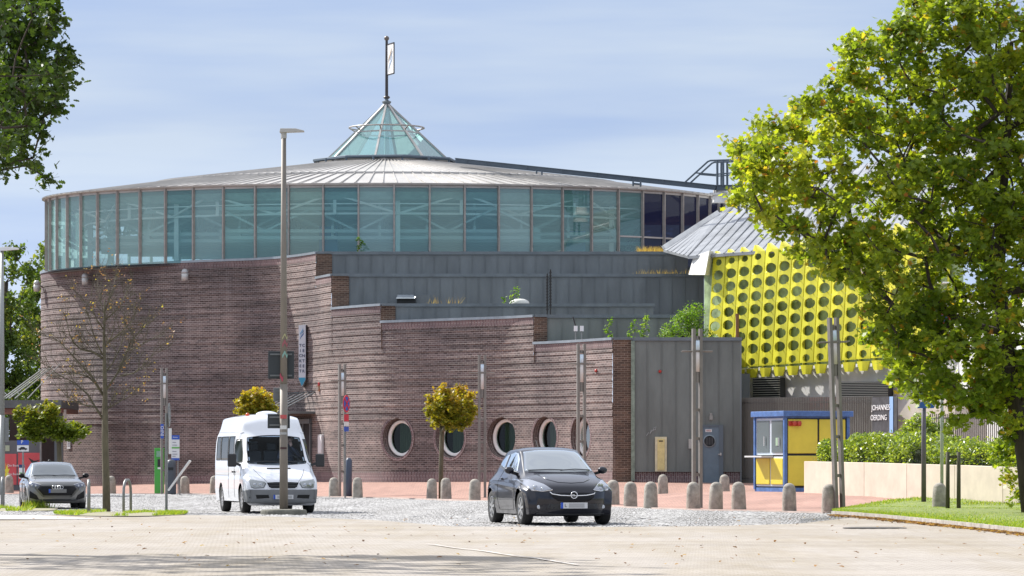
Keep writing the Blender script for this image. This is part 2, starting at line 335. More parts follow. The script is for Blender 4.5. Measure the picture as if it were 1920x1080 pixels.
def pavemat(name, c1, c2, mort, bw, bh, ms, stain, sscale=.25, dark=(.1,.09,.08), dark_amt=.25, rot=0, rough=.85, bump=.4):
    m = bpy.data.materials.new(name); m.use_nodes = True; t = m.node_tree; b = t.nodes['Principled BSDF']; l = t.links.new
    b.inputs['Roughness'].default_value = rough; b.inputs['Specular IOR Level'].default_value = .25
    tc = t.nodes.new('ShaderNodeTexCoord'); mp = t.nodes.new('ShaderNodeMapping'); mp.inputs['Rotation'].default_value = (0, 0, rot)
    br = t.nodes.new('ShaderNodeTexBrick'); br.inputs['Scale'].default_value = 1; br.inputs['Brick Width'].default_value = bw; br.inputs['Row Height'].default_value = bh
    br.inputs['Mortar Size'].default_value = ms; br.inputs['Color1'].default_value = tuple(c1)+(1,); br.inputs['Color2'].default_value = tuple(c2)+(1,); br.inputs['Mortar'].default_value = tuple(mort)+(1,)
    l(tc.outputs['Object'], mp.inputs[0]); l(mp.outputs[0], br.inputs[0])
    mp2 = t.nodes.new('ShaderNodeMapping'); mp2.inputs['Scale'].default_value = (1, .16, 1); l(tc.outputs['Object'], mp2.inputs[0])
    n = t.nodes.new('ShaderNodeTexNoise'); n.inputs['Scale'].default_value = sscale*4; n.inputs['Detail'].default_value = 8; n.inputs['Roughness'].default_value = .7; l(mp2.outputs[0], n.inputs[0])
    r = t.nodes.new('ShaderNodeValToRGB'); r.color_ramp.elements[0].position = .42; r.color_ramp.elements[1].position = .66
    r.color_ramp.elements[0].color = (1, 1, 1, 1); r.color_ramp.elements[1].color = tuple(stain)+(1,); l(n.outputs[0], r.inputs[0])
    mx = t.nodes.new('ShaderNodeMix'); mx.data_type = 'RGBA'; mx.blend_type = 'MULTIPLY'; mx.inputs[0].default_value = 1; l(br.outputs[0], mx.inputs[6]); l(r.outputs[0], mx.inputs[7])
    n2 = t.nodes.new('ShaderNodeTexNoise'); n2.inputs['Scale'].default_value = 1.7; n2.inputs['Detail'].default_value = 9; n2.inputs['Roughness'].default_value = .8; l(mp2.outputs[0], n2.inputs[0])
    r2 = t.nodes.new('ShaderNodeValToRGB'); r2.color_ramp.elements[0].position = .56; r2.color_ramp.elements[1].position = .72
    r2.color_ramp.elements[0].color = (0, 0, 0, 1); r2.color_ramp.elements[1].color = (dark_amt,)*3+(1,); l(n2.outputs[0], r2.inputs[0])
    m2 = t.nodes.new('ShaderNodeMix'); m2.data_type = 'RGBA'; l(r2.outputs[0], m2.inputs[0]); l(mx.outputs[2], m2.inputs[6]); m2.inputs[7].default_value = tuple(dark)+(1,)
    # worn wheel tracks and patched areas running along the street
    m3 = t.nodes.new('ShaderNodeMapping'); m3.inputs['Scale'].default_value = (.05, .45, 1); m3.inputs['Rotation'].default_value = (0, 0, .12); l(tc.outputs['Object'], m3.inputs[0])
    n3 = t.nodes.new('ShaderNodeTexNoise'); n3.inputs['Scale'].default_value = 1; n3.inputs['Detail'].default_value = 3; l(m3.outputs[0], n3.inputs[0])
    r3 = t.nodes.new('ShaderNodeValToRGB'); r3.color_ramp.elements[0].position = .38; r3.color_ramp.elements[1].position = .62; r3.color_ramp.elements[0].color = (.92, .915, .91, 1); r3.color_ramp.elements[1].color = (1.04, 1.035, 1.03, 1); l(n3.outputs[0], r3.inputs[0])
    m4 = t.nodes.new('ShaderNodeMix'); m4.data_type = 'RGBA'; m4.blend_type = 'MULTIPLY'; m4.inputs[0].default_value = 1; l(m2.outputs[2], m4.inputs[6]); l(r3.outputs[0], m4.inputs[7])
    l(m4.outputs[2], b.inputs['Base Color'])
    bp = t.nodes.new('ShaderNodeBump'); bp.inputs['Strength'].default_value = bump; bp.inputs['Distance'].default_value = .01; l(br.outputs[1], bp.inputs['Height']); bp.invert = True
    l(bp.outputs[0], b.inputs['Normal'])
    return m
M_road = pavemat('concrete_pavers', (.425,.385,.34), (.35,.315,.275), (.25,.225,.195), .22, .11, .012, (.83,.79,.69), .12, (.2,.18,.15), .42, .25)
M_cob = pavemat('granite_setts', (.46,.455,.45), (.31,.305,.30), (.13,.125,.12), .17, .14, .014, (.75,.75,.75), .5, (.12,.12,.12), .3, .1)
M_plaza = pavemat('red_brick_paving', (.46,.27,.215), (.37,.215,.175), (.24,.18,.15), .2, .1, .008, (.84,.84,.84), .3, (.13,.10,.09), .3)
M_earth = mat('bare_ground', (.16,.14,.11), .9, var=.3, vscale=.5)
M_moss = mat('joint_moss', (.26,.25,.12), .9, var=.4, vscale=3)

# base ground out to the horizon
gx = np.r_[-900, -400, -150, np.linspace(-70, 70, 90), 150, 400, 900]; gy = np.r_[-40, 0, 15, np.linspace(25, 240, 120), 300, 500, 1200, 3500]
GX, GY = np.meshgrid(gx, gy); Z = g(GX, GY).reshape(GX.shape)-.09
i = (np.arange(len(gy)-1)[:, None]*len(gx)+np.arange(len(gx)-1)[None, :]).ravel(); q = np.stack([i, i+1, i+len(gx)+1, i+len(gx)], 1)
struct(mesh_np('ground', np.stack([GX, GY, Z], -1).reshape(-1, 3), q.ravel(), np.full(len(q), 4), M_earth, smooth=True))
def disp_road(X, Y): return .006*np.sin(X*1.3+Y*.4)+.005*np.sin(X*.37-Y*.21)+.004*np.sin(Y*1.7+X*.9)
sheet('paved_road', M_road, -1300, 3300, 240, lambda p: np.full_like(p, 22.), D_A, 220, 0, disp_road)
_h = np.random.default_rng(3).random((1024, 1024))
def disp_cob(X, Y):
    r_ = np.floor(Y/.17).astype(int); u = X/.15+(r_ % 2)*.5; c_ = np.floor(u).astype(int)
    fx = u-c_-.5; fy = Y/.17-r_-.5
    dome = np.clip(1-(2*np.abs(fx))**4, 0, 1)*np.clip(1-(2*np.abs(fy))**4, 0, 1)
    big = .012*np.sin(X*1.9+3*np.sin(Y*.33))*np.sin(Y*.8+1.3*np.sin(X*.7))
    return dome*.022+.022*_h[r_ % 1024, c_ % 1024]*dome+big
sheet('cobblestone_street', M_cob, -260, 1720, 640, D_A, D_B, 460, -.03, disp_cob)
sheet('red_brick_plaza', M_plaza, -1300, 3300, 200, D_B, lambda p: np.full_like(p, 186.), 120, .012)
# kerb line between setts and plaza
mb = MB(); kp = np.linspace(-200, 1640, 60); 
for a, b in zip(kp[:-1], kp[1:]):
    pa = G(a, float(D_B(np.array([a]))[0])); pb = G(b, float(D_B(np.array([b]))[0])); mb.beam(pa+Vector((0,0,.0)), pb+Vector((0,0,.0)), .12, .06)
struct(mb.build('kerb', mat('kerb_stone', (.5,.4,.35), .8, var=.2)))

# lawn on the right behind its kerb, grass strips on the left
GRASS = leafmat('grass_blades', [(0,(.11,.20,.02)),(.5,(.20,.31,.03)),(.85,(.31,.38,.06)),(1,(.42,.38,.15))], .4, .2)
M_turf = mat('turf_soil', (.15,.22,.035), .95, var=.35, vscale=4, col2=(.26,.30,.08))
M_kerb = mat('kerb_concrete', (.36,.33,.29), .85, var=.3, vscale=4)
M_verge = mat('verge_soil', (.40,.34,.28), .95, var=.3, vscale=2.5, col2=(.26,.26,.13))
def blades(name, pts, h, label, parent=None):
    N = len(pts); a = RNG.random(N)*2*PI; hh = h*(.5+RNG.random(N)); w_ = .008+.01*RNG.random(N); lean = RNG.normal(size=(N, 2))*.45*hh[:, None]
    dx = np.stack([np.cos(a), np.sin(a)], 1)*w_[:, None]; V = np.zeros((N, 3, 3)); V[:] = pts[:, None, :]
    V[:, 0, :2] -= dx; V[:, 1, :2] += dx; V[:, 2, :2] += lean; V[:, 2, 2] += hh
    o = mesh_np(name, V.reshape(-1, 3), np.arange(3*N), np.full(N, 3), GRASS, parent, RNG.random(N)); 
    return tag(o, label, 'grass', kind='stuff') if not parent else o
LF = [(1563,966.5),(1590,968),(1650,973),(1720,980),(1780,986.5),(1850,994),(1920,1002),(2050,1018),(2300,1045)]   # kerb face, picture rows on the flat
LB = [(1563,964.5),(1600,957),(1700,953.5),(1800,952),(2300,951)]
px = np.linspace(1563, 2300, 90)
fr = [Vector((WX(a, DG(b)), DG(b), 0)) for a, b in zip(px, interp(LF, px))]; bk = [Vector((WX(a, DG(b)), DG(b), 0)) for a, b in zip(px, interp(LB, px))]
mb = MB()
mb.grid([[f*(1-t)+b*t+Vector((0, 0, .075+.05*math.sin(t*PI)+gz(*(f*(1-t)+b*t)[:2]))) for f, b in zip(fr, bk)] for t in np.linspace(.02, 1, 8)])
struct(mb.build('lawn', M_turf, smooth=True))
mb = MB()
for a, b in zip(fr[:-1:2], fr[2::2]): 
    d = (b-a).normalized()*.01; mb.beam(a+d+Vector((0,0,.03)), b-d+Vector((0,0,.03)), .12, .16)
k = mb.build('kerb', M_kerb); struct(k)
N = 60000; t = RNG.random(N)**1.3; s = RNG.random(N); FR = np.array(fr); BK = np.array(bk); ii = s*(len(FR)-1); i0 = ii.astype(int).clip(0, len(FR)-2); fr_ = (ii-i0)[:, None]
f_ = FR[i0]*(1-fr_)+FR[i0+1]*fr_; b_ = BK[i0]*(1-fr_)+BK[i0+1]*fr_; pp = f_*(1-t[:, None])+b_*t[:, None]; pp[:, 2] = g(pp[:, 0], pp[:, 1])+.07
blades('lawn_grass', pp, .055, 'short bright green grass of the lawn inside the curved kerb')
def strip(px0, px1, y0, y1, name, label, n=9000, h=.06):
    q = np.linspace(px0, px1, 40); mid = (y0+y1)/2
    e = np.sin(np.linspace(0, PI, 40))**.5; 
    f = [Vector((WX(a, DG(mid+(y1-mid)*k)), DG(mid+(y1-mid)*k), 0)) for a, k in zip(q, e)]; b = [Vector((WX(a, DG(mid-(mid-y0)*k)), DG(mid-(mid-y0)*k), 0)) for a, k in zip(q, e)]
    m_ = MB(); m_.grid([[ff*(1-t)+bb*t+Vector((0, 0, .012+.04*math.sin(t*PI))) for ff, bb in zip(f, b)] for t in np.linspace(0, 1, 6)]); struct(m_.build('verge', M_verge, smooth=True))
    s = RNG.random(n)*39; i0 = s.astype(int).clip(0, 38); r = (s-i0)[:, None]; t = RNG.random(n)[:, None]; Fv = np.array(f); Bv = np.array(b)
    p = (Fv[i0]*(1-r)+Fv[i0+1]*r)*(1-t)+(Bv[i0]*(1-r)+Bv[i0+1]*r)*t
    patch = np.sin(p[:, 0]*2.1)+np.sin(p[:, 0]*5.3+1)+.6*np.sin(p[:, 1]*1.1); p = p[patch > -.15]; p[:, 2] = .02
    blades(name, p, h, label)
strip(102, 350, 960.5, 968.5, 'grass_strip', 'green grass strip around the foot of the bare tree', 8000, .07)
strip(-160, 108, 954, 959.5, 'grass_strip', 'weedy grass strip in front of the grey hatchback', 6000, .09)
q_ = np.array(G(70, DG(955.5))); pp = q_+np.c_[RNG.normal(size=500)*.16, RNG.normal(size=500)*.1, np.zeros(500)]; blades('weed_tuft', pp, .2, 'taller weed tuft at the foot of the steel hoop before the grey hatchback')
# pale concrete lane in front of the left grass strip
sheet('concrete_lane', mat('pale_concrete', (.50,.46,.42), .8, var=.12, vscale=1), -900, 175, 60, lambda p: DG(975-0*p), lambda p: DG(967-np.clip((p-60)/115, 0, 1)*-6), 6, .014)

# fallen leaves, loose debris
LITTER = leafmat('dry_leaves', [(0,(.06,.035,.02)),(.5,(.20,.10,.04)),(.8,(.36,.20,.06)),(1,(.46,.34,.1))], .25, .2)
n = 4200; s = RNG.random(n)**.9; ii = s*44; i0 = ii.astype(int); a = FR[i0]*(1-(ii-i0)[:, None])+FR[i0+1]*(ii-i0)[:, None]
off = np.abs(RNG.normal(size=n))*.42+.08; pp = a.copy(); pp[:, 1] -= off*(.8+1.4*RNG.random(n)); pp[:, 0] -= off*.25; pp[:, 2] = .02
o = leaves('fallen_leaves', pp, .10, OAK, LITTER, None, 2.5, fold=.3); tag(o, 'drift of orange and brown fallen leaves along the lawn kerb', 'fallen leaves', kind='stuff')
n = 300; D = 45+RNG.random(n)*42; X = ((RNG.random(n)*2100-100)-960)/F*D; pp = np.stack([X, D, np.full(n, .02)], 1)
o = leaves('scattered_leaves', pp, .06, OAK, LITTER, None, 2.5, fold=.35); tag(o, 'few dry leaves lying scattered over the paved road', 'fallen leaves', kind='stuff')
n = 500; D = 80+RNG.random(n)*6; X = ((1560+RNG.random(n)**2*700)-960)/F*D
# drain cover and faint road markings
mb = MB(); c = G(1640, DG(991)); mb.lathe([(.62,0),(.62,.012),(.5,.02)], (c.x, c.y, .005), 24); mb.build('drain_cover', mat('cast_iron', (.06,.055,.05), .7, var=.3), label='dark round drain cover in the road before the lawn kerb')['category'] = 'drain cover'
M_line = mat('worn_road_paint', (.56,.52,.48), .8, var=.3, vscale=2)
def rline(a, b, wd):
    a = Vector((WX(a[0], DG(a[1])), DG(a[1]), .016)); b = Vector((WX(b[0], DG(b[1])), DG(b[1]), .016)); d = (b-a).normalized(); nrm = Vector((d.y, -d.x, 0))*wd/2
    n_ = 14; return MB().grid([[a+(b-a)*i/n_+s*nrm+Vector((0, 0, float(disp_road(*(a+(b-a)*i/n_)[:2])))) for i in range(n_+1)] for s in (-1, 1)])
for a, b in (((800,1022),(1085,1061)),): struct(rline(a, b, .05).build('road_marking', M_line))

# ------------------------------------------------------------- arena building
def brickmat(name, c1, c2, mort, bw=.25, rh=.083, ms=.011, band=.35, swap=False):
    m = bpy.data.materials.new(name); m.use_nodes = True; t = m.node_tree; b = t.nodes['Principled BSDF']; l = t.links.new
    b.inputs['Roughness'].default_value = .8; b.inputs['Specular IOR Level'].default_value = .3
    u = t.nodes.new('ShaderNodeUVMap'); u.uv_map = 'UVMap'; mp = t.nodes.new('ShaderNodeMapping'); l(u.outputs[0], mp.inputs[0])
    if swap: mp.inputs['Rotation'].default_value = (0, 0, PI/2)
    br = t.nodes.new('ShaderNodeTexBrick'); br.inputs['Scale'].default_value = 1; br.inputs['Brick Width'].default_value = bw; br.inputs['Row Height'].default_value = rh; br.inputs['Bias'].default_value = -.1
    br.inputs['Mortar Size'].default_value = ms; br.inputs['Mortar Smooth'].default_value = .2
    br.inputs['Color1'].default_value = tuple(c1)+(1,); br.inputs['Color2'].default_value = tuple(c2)+(1,); br.inputs['Mortar'].default_value = tuple(mort)+(1,)
    l(mp.outputs[0], br.inputs[0])
    m1 = t.nodes.new('ShaderNodeMapping'); m1.inputs['Scale'].default_value = (.12, 2.6, 1); l(u.outputs[0], m1.inputs[0])
    n = t.nodes.new('ShaderNodeTexNoise'); n.inputs['Scale'].default_value = 1.0; n.inputs['Detail'].default_value = 6; n.inputs['Roughness'].default_value = .75; l(m1.outputs[0], n.inputs[0])
    r = t.nodes.new('ShaderNodeValToRGB'); r.color_ramp.elements[0].position = .4; r.color_ramp.elements[1].position = .62
    r.color_ramp.elements[0].color = (1-band,)*3+(1,); r.color_ramp.elements[1].color = (1.18, 1.15, 1.15, 1); l(n.outputs[0], r.inputs[0])
    mx = t.nodes.new('ShaderNodeMix'); mx.data_type = 'RGBA'; mx.blend_type = 'MULTIPLY'; mx.inputs[0].default_value = 1; l(br.outputs[0], mx.inputs[6]); l(r.outputs[0], mx.inputs[7])
    n2 = t.nodes.new('ShaderNodeTexNoise'); n2.inputs['Scale'].default_value = .35; n2.inputs['Detail'].default_value = 5; l(u.outputs[0], n2.inputs[0])
    r2 = t.nodes.new('ShaderNodeValToRGB'); r2.color_ramp.elements[0].position = .35; r2.color_ramp.elements[1].position = .7; r2.color_ramp.elements[0].color = (.70, .70, .72, 1); r2.color_ramp.elements[1].color = (1.22, 1.2, 1.16, 1); l(n2.outputs[0], r2.inputs[0])
    m2 = t.nodes.new('ShaderNodeMix'); m2.data_type = 'RGBA'; m2.blend_type = 'MULTIPLY'; m2.inputs[0].default_value = 1; l(mx.outputs[2], m2.inputs[6]); l(r2.outputs[0], m2.inputs[7])
    # rain streaks and lime bloom
    m3 = t.nodes.new('ShaderNodeMapping'); m3.inputs['Scale'].default_value = (2.2, .16, 1); l(u.outputs[0], m3.inputs[0])
    n3 = t.nodes.new('ShaderNodeTexNoise'); n3.inputs['Scale'].default_value = 1; n3.inputs['Detail'].default_value = 7; n3.inputs['Roughness'].default_value = .7; l(m3.outputs[0], n3.inputs[0])
    r3 = t.nodes.new('ShaderNodeValToRGB'); r3.color_ramp.elements[0].position = .55; r3.color_ramp.elements[1].position = .78; r3.color_ramp.elements[0].color = (0, 0, 0, 1); r3.color_ramp.elements[1].color = (.4, .4, .4, 1); l(n3.outputs[0], r3.inputs[0])
    m4 = t.nodes.new('ShaderNodeMix'); m4.data_type = 'RGBA'; l(r3.outputs[0], m4.inputs[0]); l(m2.outputs[2], m4.inputs[6]); m4.inputs[7].default_value = (.34, .30, .29, 1)
    l(m4.outputs[2], b.inputs['Base Color'])
    bp = t.nodes.new('ShaderNodeBump'); bp.inputs['Strength'].default_value = .6; bp.inputs['Distance'].default_value = .01; bp.invert = True; l(br.outputs[1], bp.inputs['Height']); l(bp.outputs[0], b.inputs['Normal'])
    return m
M_brick = brickmat('purple_brick', (.205,.153,.140), (.078,.056,.054), (.38,.34,.32), band=.38)
M_brown = brickmat('brown_brick', (.165,.105,.075), (.075,.048,.038), (.27,.215,.17))
M_soldier = brickmat('soldier_brick', (.20,.13,.13), (.12,.075,.08), (.34,.30,.29), .25, .083, .012, .1, True)
M_zinc = mat('dark_zinc', (.15,.17,.178), .42, .25, var=.22, vscale=.9, stretch=(1, 1, .25), bump=.05, bscale=3)
M_zincg = mat('green_zinc', (.155,.172,.16), .45, .2, var=.2, vscale=1.2, stretch=(1, 1, .25), bump=.05, bscale=3)
M_cap = mat('zinc_coping', (.30,.34,.37), .38, .4, var=.15, vscale=2)
M_capd = mat('zinc_coping_dark', (.14,.165,.18), .4, .3, var=.15, vscale=2)
M_frame = mat('mullion_aluminium', (.34,.31,.28), .4, .3, var=.15, vscale=5)
M_roof = mat('standing_seam_roof', (.47,.45,.42), .42, .15, var=.14, vscale=.8, bump=.05, bscale=2)
M_steel = mat('teal_grey_steel', (.8,.88,.86), .5, .1)
M_dark = mat('dark_void', (.02,.022,.024), .8)
M_soffit = mat('inner_ceiling', (.42,.60,.58), .8, var=.3, vscale=.7)
TG = [glass('green_tinted_glass', a, .015, r, 1.4, b) for a, r, b in (((.80,1,.98), .07, (.32,.74,.71,.22)), ((.90,1,.98), .11, (.44,.80,.75,.26)), ((.80,.98,.98), .07, (.22,.66,.68,.19)), ((.88,1,.95), .09, (.42,.76,.66,.24)))]  # diffuse teal veil and paler tints stand in for reflected sky
M_tglass = glass('green_tinted_glass', (.80,1.0,.98), .015, .045, 1.4, (.22,.60,.60,.13))
M_pglass = glass('dark_tinted_glass', (.05,.06,.15), .02, .05, 1.3, (.03,.035,.09,.6))
M_sky = glass('spire_glass', (.66,.90,.90), .02, .12, 1.5, (.32,.62,.64,.24))

BC = (WX(725, 175), 175)                      # drum centre
bl = thing('arena_building', 'round brick and glass event hall with a glass spire and stepped zinc terraces', 'building', (0, 160, .3))
def bpart(mb, name, m, **k): return mb.build(name, m, bl, world=True, **k)
WALL = [(150,181),(105,179.5),(82,178),(77.3,176.2),(84,174.8),(105,173.2),(150,171.2),(195,169.5),(260,168),(310,166.8),(417,164.9),(480,163.9),(540,162),(592,159),(622,156.5),(660,154.7),(714,152.7),(800,151),(890,149.2),(960,147.8),(1001,146.5),(1060,144.7),(1149,141.2)]
WP = spline([(WX(a, b), b) for a, b in WALL], 900)
WD = np.r_[0, np.cumsum(np.linalg.norm(np.diff(WP, axis=0), axis=1))]
WPX = WP[:, 0]/WP[:, 1]*F+960; _im = int(np.argmin(WPX))
def wu(px): return float(np.interp(px, WPX[_im:], WD[_im:]))          # arc length where the front of the wall shows at px
def wxy(u): return Vector((np.interp(u, WD, WP[:, 0]), np.interp(u, WD, WP[:, 1]), 0))
def wn(u): a = wxy(u-.15); b = wxy(u+.15); d = (b-a).normalized(); return Vector((d.y, -d.x, 0))     # outward
TOPZ = [10.27, 9.2, 7.79, 7.09, 6.02]; SEG = [(None, 593), (593, 622), (622, 714.5), (714.5, 1001), (1001, 1149)]
HOLES = [(745, 2.28), (843.5, 2.28), (941, 2.28), (1021.5, 2.28), (1088.5, 2.28)]; HR = .80
HU = [(wu(a), z) for a, z in HOLES]
rows = []; z = 3.02; 
while z < 10.3: rows += [(z, .0), (z+.025, .030), (z+.27, .006)]; z += .27
def brick_section(u0, u1, ztop):
    """lower plain part with round openings + clapboard-like coursed part above"""
    nu = max(2, int((u1-u0)/.05)+1); us = np.linspace(u0, u1, nu)
    zt = ztop-.42
    low = np.arange(0.0, 3.02, .05); low[-1] = 3.02
    zs = [(a, .0) for a in low]+[r for r in rows if r[0] < zt]+[(zt, 0.), (zt+.001, .02), (ztop-.06, .02)]
    V = np.zeros((len(zs), nu, 3)); UV = np.zeros((len(zs), nu, 2)); P0 = np.array([wxy(u) for u in us]); NN = np.array([wn(u) for u in us])
    U2 = np.repeat(us[None, :], len(zs), 0).copy(); Z2 = np.array([a for a, _ in zs])[:, None].repeat(nu, 1).copy(); dead = np.zeros((len(zs), nu), bool)
    for hu, hz in HU:
        if u0-1 < hu < u1+1:
            r = np.hypot(U2-hu, Z2-hz); sn = (np.abs(r-HR) < .036) & (Z2 < 3.1); 
            k = HR/np.maximum(r, 1e-6); U2[sn] = hu+(U2[sn]-hu)*k[sn]; Z2[sn] = hz+(Z2[sn]-hz)*k[sn]
    U2 = np.clip(U2, u0, u1)
    fs = []; idx = lambda a, b: a*nu+b
    for a in range(len(zs)-1):
        for b in range(nu-1):
            cu = (U2[a, b]+U2[a+1, b+1]+U2[a+1, b]+U2[a, b+1])/4; cz = (Z2[a, b]+Z2[a+1, b+1]+Z2[a+1, b]+Z2[a, b+1])/4
            if any(math.hypot(cu-hu, cz-hz) < HR-.004 for hu, hz in HU): continue
            fs.append((idx(a, b), idx(a, b+1), idx(a+1, b+1), idx(a+1, b)))
    X = np.interp(U2, WD, WP[:, 0]); Y = np.interp(U2, WD, WP[:, 1]); offs = np.array([o for _, o in zs])[:, None, None]
    V = np.stack([X, Y, Z2], -1)+offs*NN[None]
    mb = MB(); mb.add(V.reshape(-1, 3), fs); return mb, np.stack([U2, Z2], -1).reshape(-1, 2), us, zt
for k, ((a, b), zt) in enumerate(zip(SEG, TOPZ)):
    u0 = 0 if a is None else wu(a); u1 = wu(b)
    mb, uv, us, zz = brick_section(u0, u1, zt); bpart(mb, 'brick_wall', M_brick, uv=uv)
    # soldier course under the coping and along the base
    for z0, z1, o in ((zz+.05, zt-.08, .026), (gz(*wxy(u1)[:2])-.35, gz(*wxy((u0+u1)/2)[:2])+.42, .012)):
        m_ = MB(); n = len(us); G_ = [[wxy(u)+wn(u)*o+Vector((0, 0, zq)) for u in us] for zq in (z0, z1)]; m_.grid(G_)
        bpart(m_, 'soldier_course', M_soldier, uv=np.array([(u, zq) for zq in (z0, z1) for u in us]))
    # coping
    m_ = MB(); q = []
    for u in us: c = wxy(u); nn = wn(u); q.append([c+nn*.07+Vector((0,0,zt-.1)), c+nn*.07+Vector((0,0,zt)), c-nn*.6+Vector((0,0,zt+.02)), c-nn*.6+Vector((0,0,zt-.1)), c+nn*.07+Vector((0,0,zt-.1))])
    m_.grid(q); m_.add(q[0][:4], [(0,1,2,3)]); m_.add(q[-1][:4], [(3,2,1,0)]); bpart(m_, 'coping', M_cap)
# voussoir rings, white frames, glass, curtains of the round windows
M_white = mat('white_frame', (.85,.83,.79), .45)
M_port = glass('porthole_glass', (.40,.52,.46), .03, .02, 1.12)
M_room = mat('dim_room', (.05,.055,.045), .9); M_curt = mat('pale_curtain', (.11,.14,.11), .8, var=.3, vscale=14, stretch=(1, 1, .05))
for hu, hz in HU:
    c = wxy(hu)+Vector((0, 0, hz)); nn = wn(hu); tt = Vector((-nn.y, nn.x, 0))*-1; up = Vector((0, 0, 1)); n = 48
    cs = [(math.cos(2*PI*i/n), math.sin(2*PI*i/n)) for i in range(n+1)]
    ring = lambda r, d: [c+tt*r*x+up*r*y+nn*d for x, y in cs]
    wf = MB().grid([ring(.73, -.24), ring(.73, -.30), ring(.64, -.30), ring(.62, -.25), ring(.62, -.38)][::-1]); wf.grid([ring(.73, -.24), ring(.68, -.23), ring(.62, -.25)])
    fo = bpart(wf, 'round_window', M_white, smooth=True); ORIGIN[fo.name] = ORIGIN[bl.name]
    m_ = MB().grid([ring(HR, .015), ring(HR, -.30), ring(.72, -.31)]); ob = m_.build('reveal', M_brick, fo, world=True, uv=np.array([(i*2*PI*HR/n, j*.25) for j in range(3) for i in range(n+1)]))
    m_ = MB().grid([ring(HR-.002, .014), ring(HR+.12, .016), ring(HR+.122, -.01)]); m_.build('brick_ring', M_soldier, fo, world=True, uv=np.array([((j*.12), i*2*PI*.86/n) for j in range(3) for i in range(n+1)]))
    m_ = MB().add([c-nn*.33]+ring(.635, -.33), [(0, i+1, i+2) for i in range(n)]); m_.build('pane', M_port, fo, world=True)
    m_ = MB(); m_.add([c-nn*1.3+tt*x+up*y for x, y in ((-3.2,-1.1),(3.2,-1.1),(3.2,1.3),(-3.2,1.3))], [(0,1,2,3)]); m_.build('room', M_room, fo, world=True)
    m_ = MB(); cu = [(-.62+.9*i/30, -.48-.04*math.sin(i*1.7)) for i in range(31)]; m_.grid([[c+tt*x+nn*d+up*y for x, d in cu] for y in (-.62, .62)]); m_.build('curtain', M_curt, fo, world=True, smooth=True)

# brick end faces and zinc walls of the stepped terraces
ENDS = [(593, 622.5, 158.9), (622, 654.5, 156.4), (714.5, 741.5, 152.6), (1001, 1026, 146.4), (1149, 1183.5, 141.15)]
ZN = [(622.5, 1290, 158.95, 10.27, 8.9, M_zinc), (654.5, 1320, 156.45, 9.2, 6.2, M_zinc), (741.5, 1225, 152.65, 7.79, 6.3, M_zinc), (1026, 1310, 146.45, 7.09, 5.6, M_zincg), (1185.5, 1388, 141.15, 6.02, .95, M_zincg)]
for (a, b, D), zt, (za, zb, zd, ztop, zlow, zm), k in zip(ENDS, TOPZ, ZN, range(5)):
    z0 = zlow-.4 if k < 4 else .1
    xa, xb = WX(a, D)+.0, WX(b, D); m_ = MB(); m_.add([(xa,D,z0),(xb,D,z0),(xb,D,zt-.06),(xa,D,zt-.06),(xb,D+.5,z0),(xb,D+.5,zt-.06)], [(0,1,2,3),(1,4,5,2)])
    bpart(m_, 'brick_pier', M_brown if k else M_soldier if False else M_brown, uv=np.array([(xa,z0),(xb,z0),(xb,zt),(xa,zt),(xb+.5,z0),(xb+.5,zt)]))
    x0, x1 = WX(za, zd), WX(zb, zd); m_ = MB().box(x0, x1, zd, zd+.3, zlow if k < 4 else .93, ztop-.1); pit = .54; n = int((x1-x0)/pit)
    for i in range(n+1):
        xs = x0+.02+i*pit
        if xs < x1-.03: m_.box(xs, xs+.022, zd-.03, zd+.001, zlow if k < 4 else .94, ztop-.14)
    if k == 4: m_.box(x0, x1, zd-.012, zd-.001, .93, 1.0)
    bpart(m_, 'zinc_wall', zm)
    m_ = MB().box(x0-.02 if k < 4 else x0, x1+.06, zd-.07, zd+.5, ztop-.13, ztop); m_.box(xa+.03, xb+.004, D-.06, D+.4, zt-.098, zt+.002)
    bpart(m_, 'zinc_coping', M_capd)
# terrace roofs
M_grav = mat('roof_gravel', (.22,.21,.19), .9, var=.2, vscale=3)
for (a, b, D), (za, zb, zd, ztop, zl, zm), k in zip(ENDS[1:], ZN[1:], range(1, 5)):
    z = ztop-.25; prev = ZN[k-1]; poly = [(WX(za, zd), zd+.1, z), (WX(zb, zd), zd+.1, z), (WX(zb, zd)+.1, prev[2]+.05, z), (WX(ENDS[k-1][0], ENDS[k-1][2]), prev[2]+.1, z)]
    u0, u1 = wu(SEG[k][0]), wu(SEG[k][1]); poly += [tuple(wxy(u)-wn(u)*.3+Vector((0,0,z))) for u in np.linspace(u0+.3, u1-.3, 8)]
    bpart(MB().prism([Vector(p) for p in poly], (0, 0, -.2)), 'terrace_roof', M_grav)
# end box: side wall, base course
x0, x1 = WX(1185.5, 141.15), WX(1388, 141.15)
bpart(MB().box(x1, x1+.05, 141.15, 156, .1, 5.9), 'side_wall', M_zinc)
m_ = MB().add([(x0,141.22,.2),(x1,141.22,.2),(x1,141.22,.95),(x0,141.22,.95)], [(0,1,2,3)]); bpart(m_, 'base_course', M_soldier, uv=np.array([(x0,.2),(x1,.2),(x1,.95),(x0,.95)]))
bpart(MB().box(WX(1183.2,141.1), WX(1190,141.1), 141.03, 141.14, .6, 5.88), 'edge_strip', mat('pale_strip', (.2,.25,.2), .5, .2, var=.3, vscale=6))  # slightly paler grey-green strip along the zinc edge
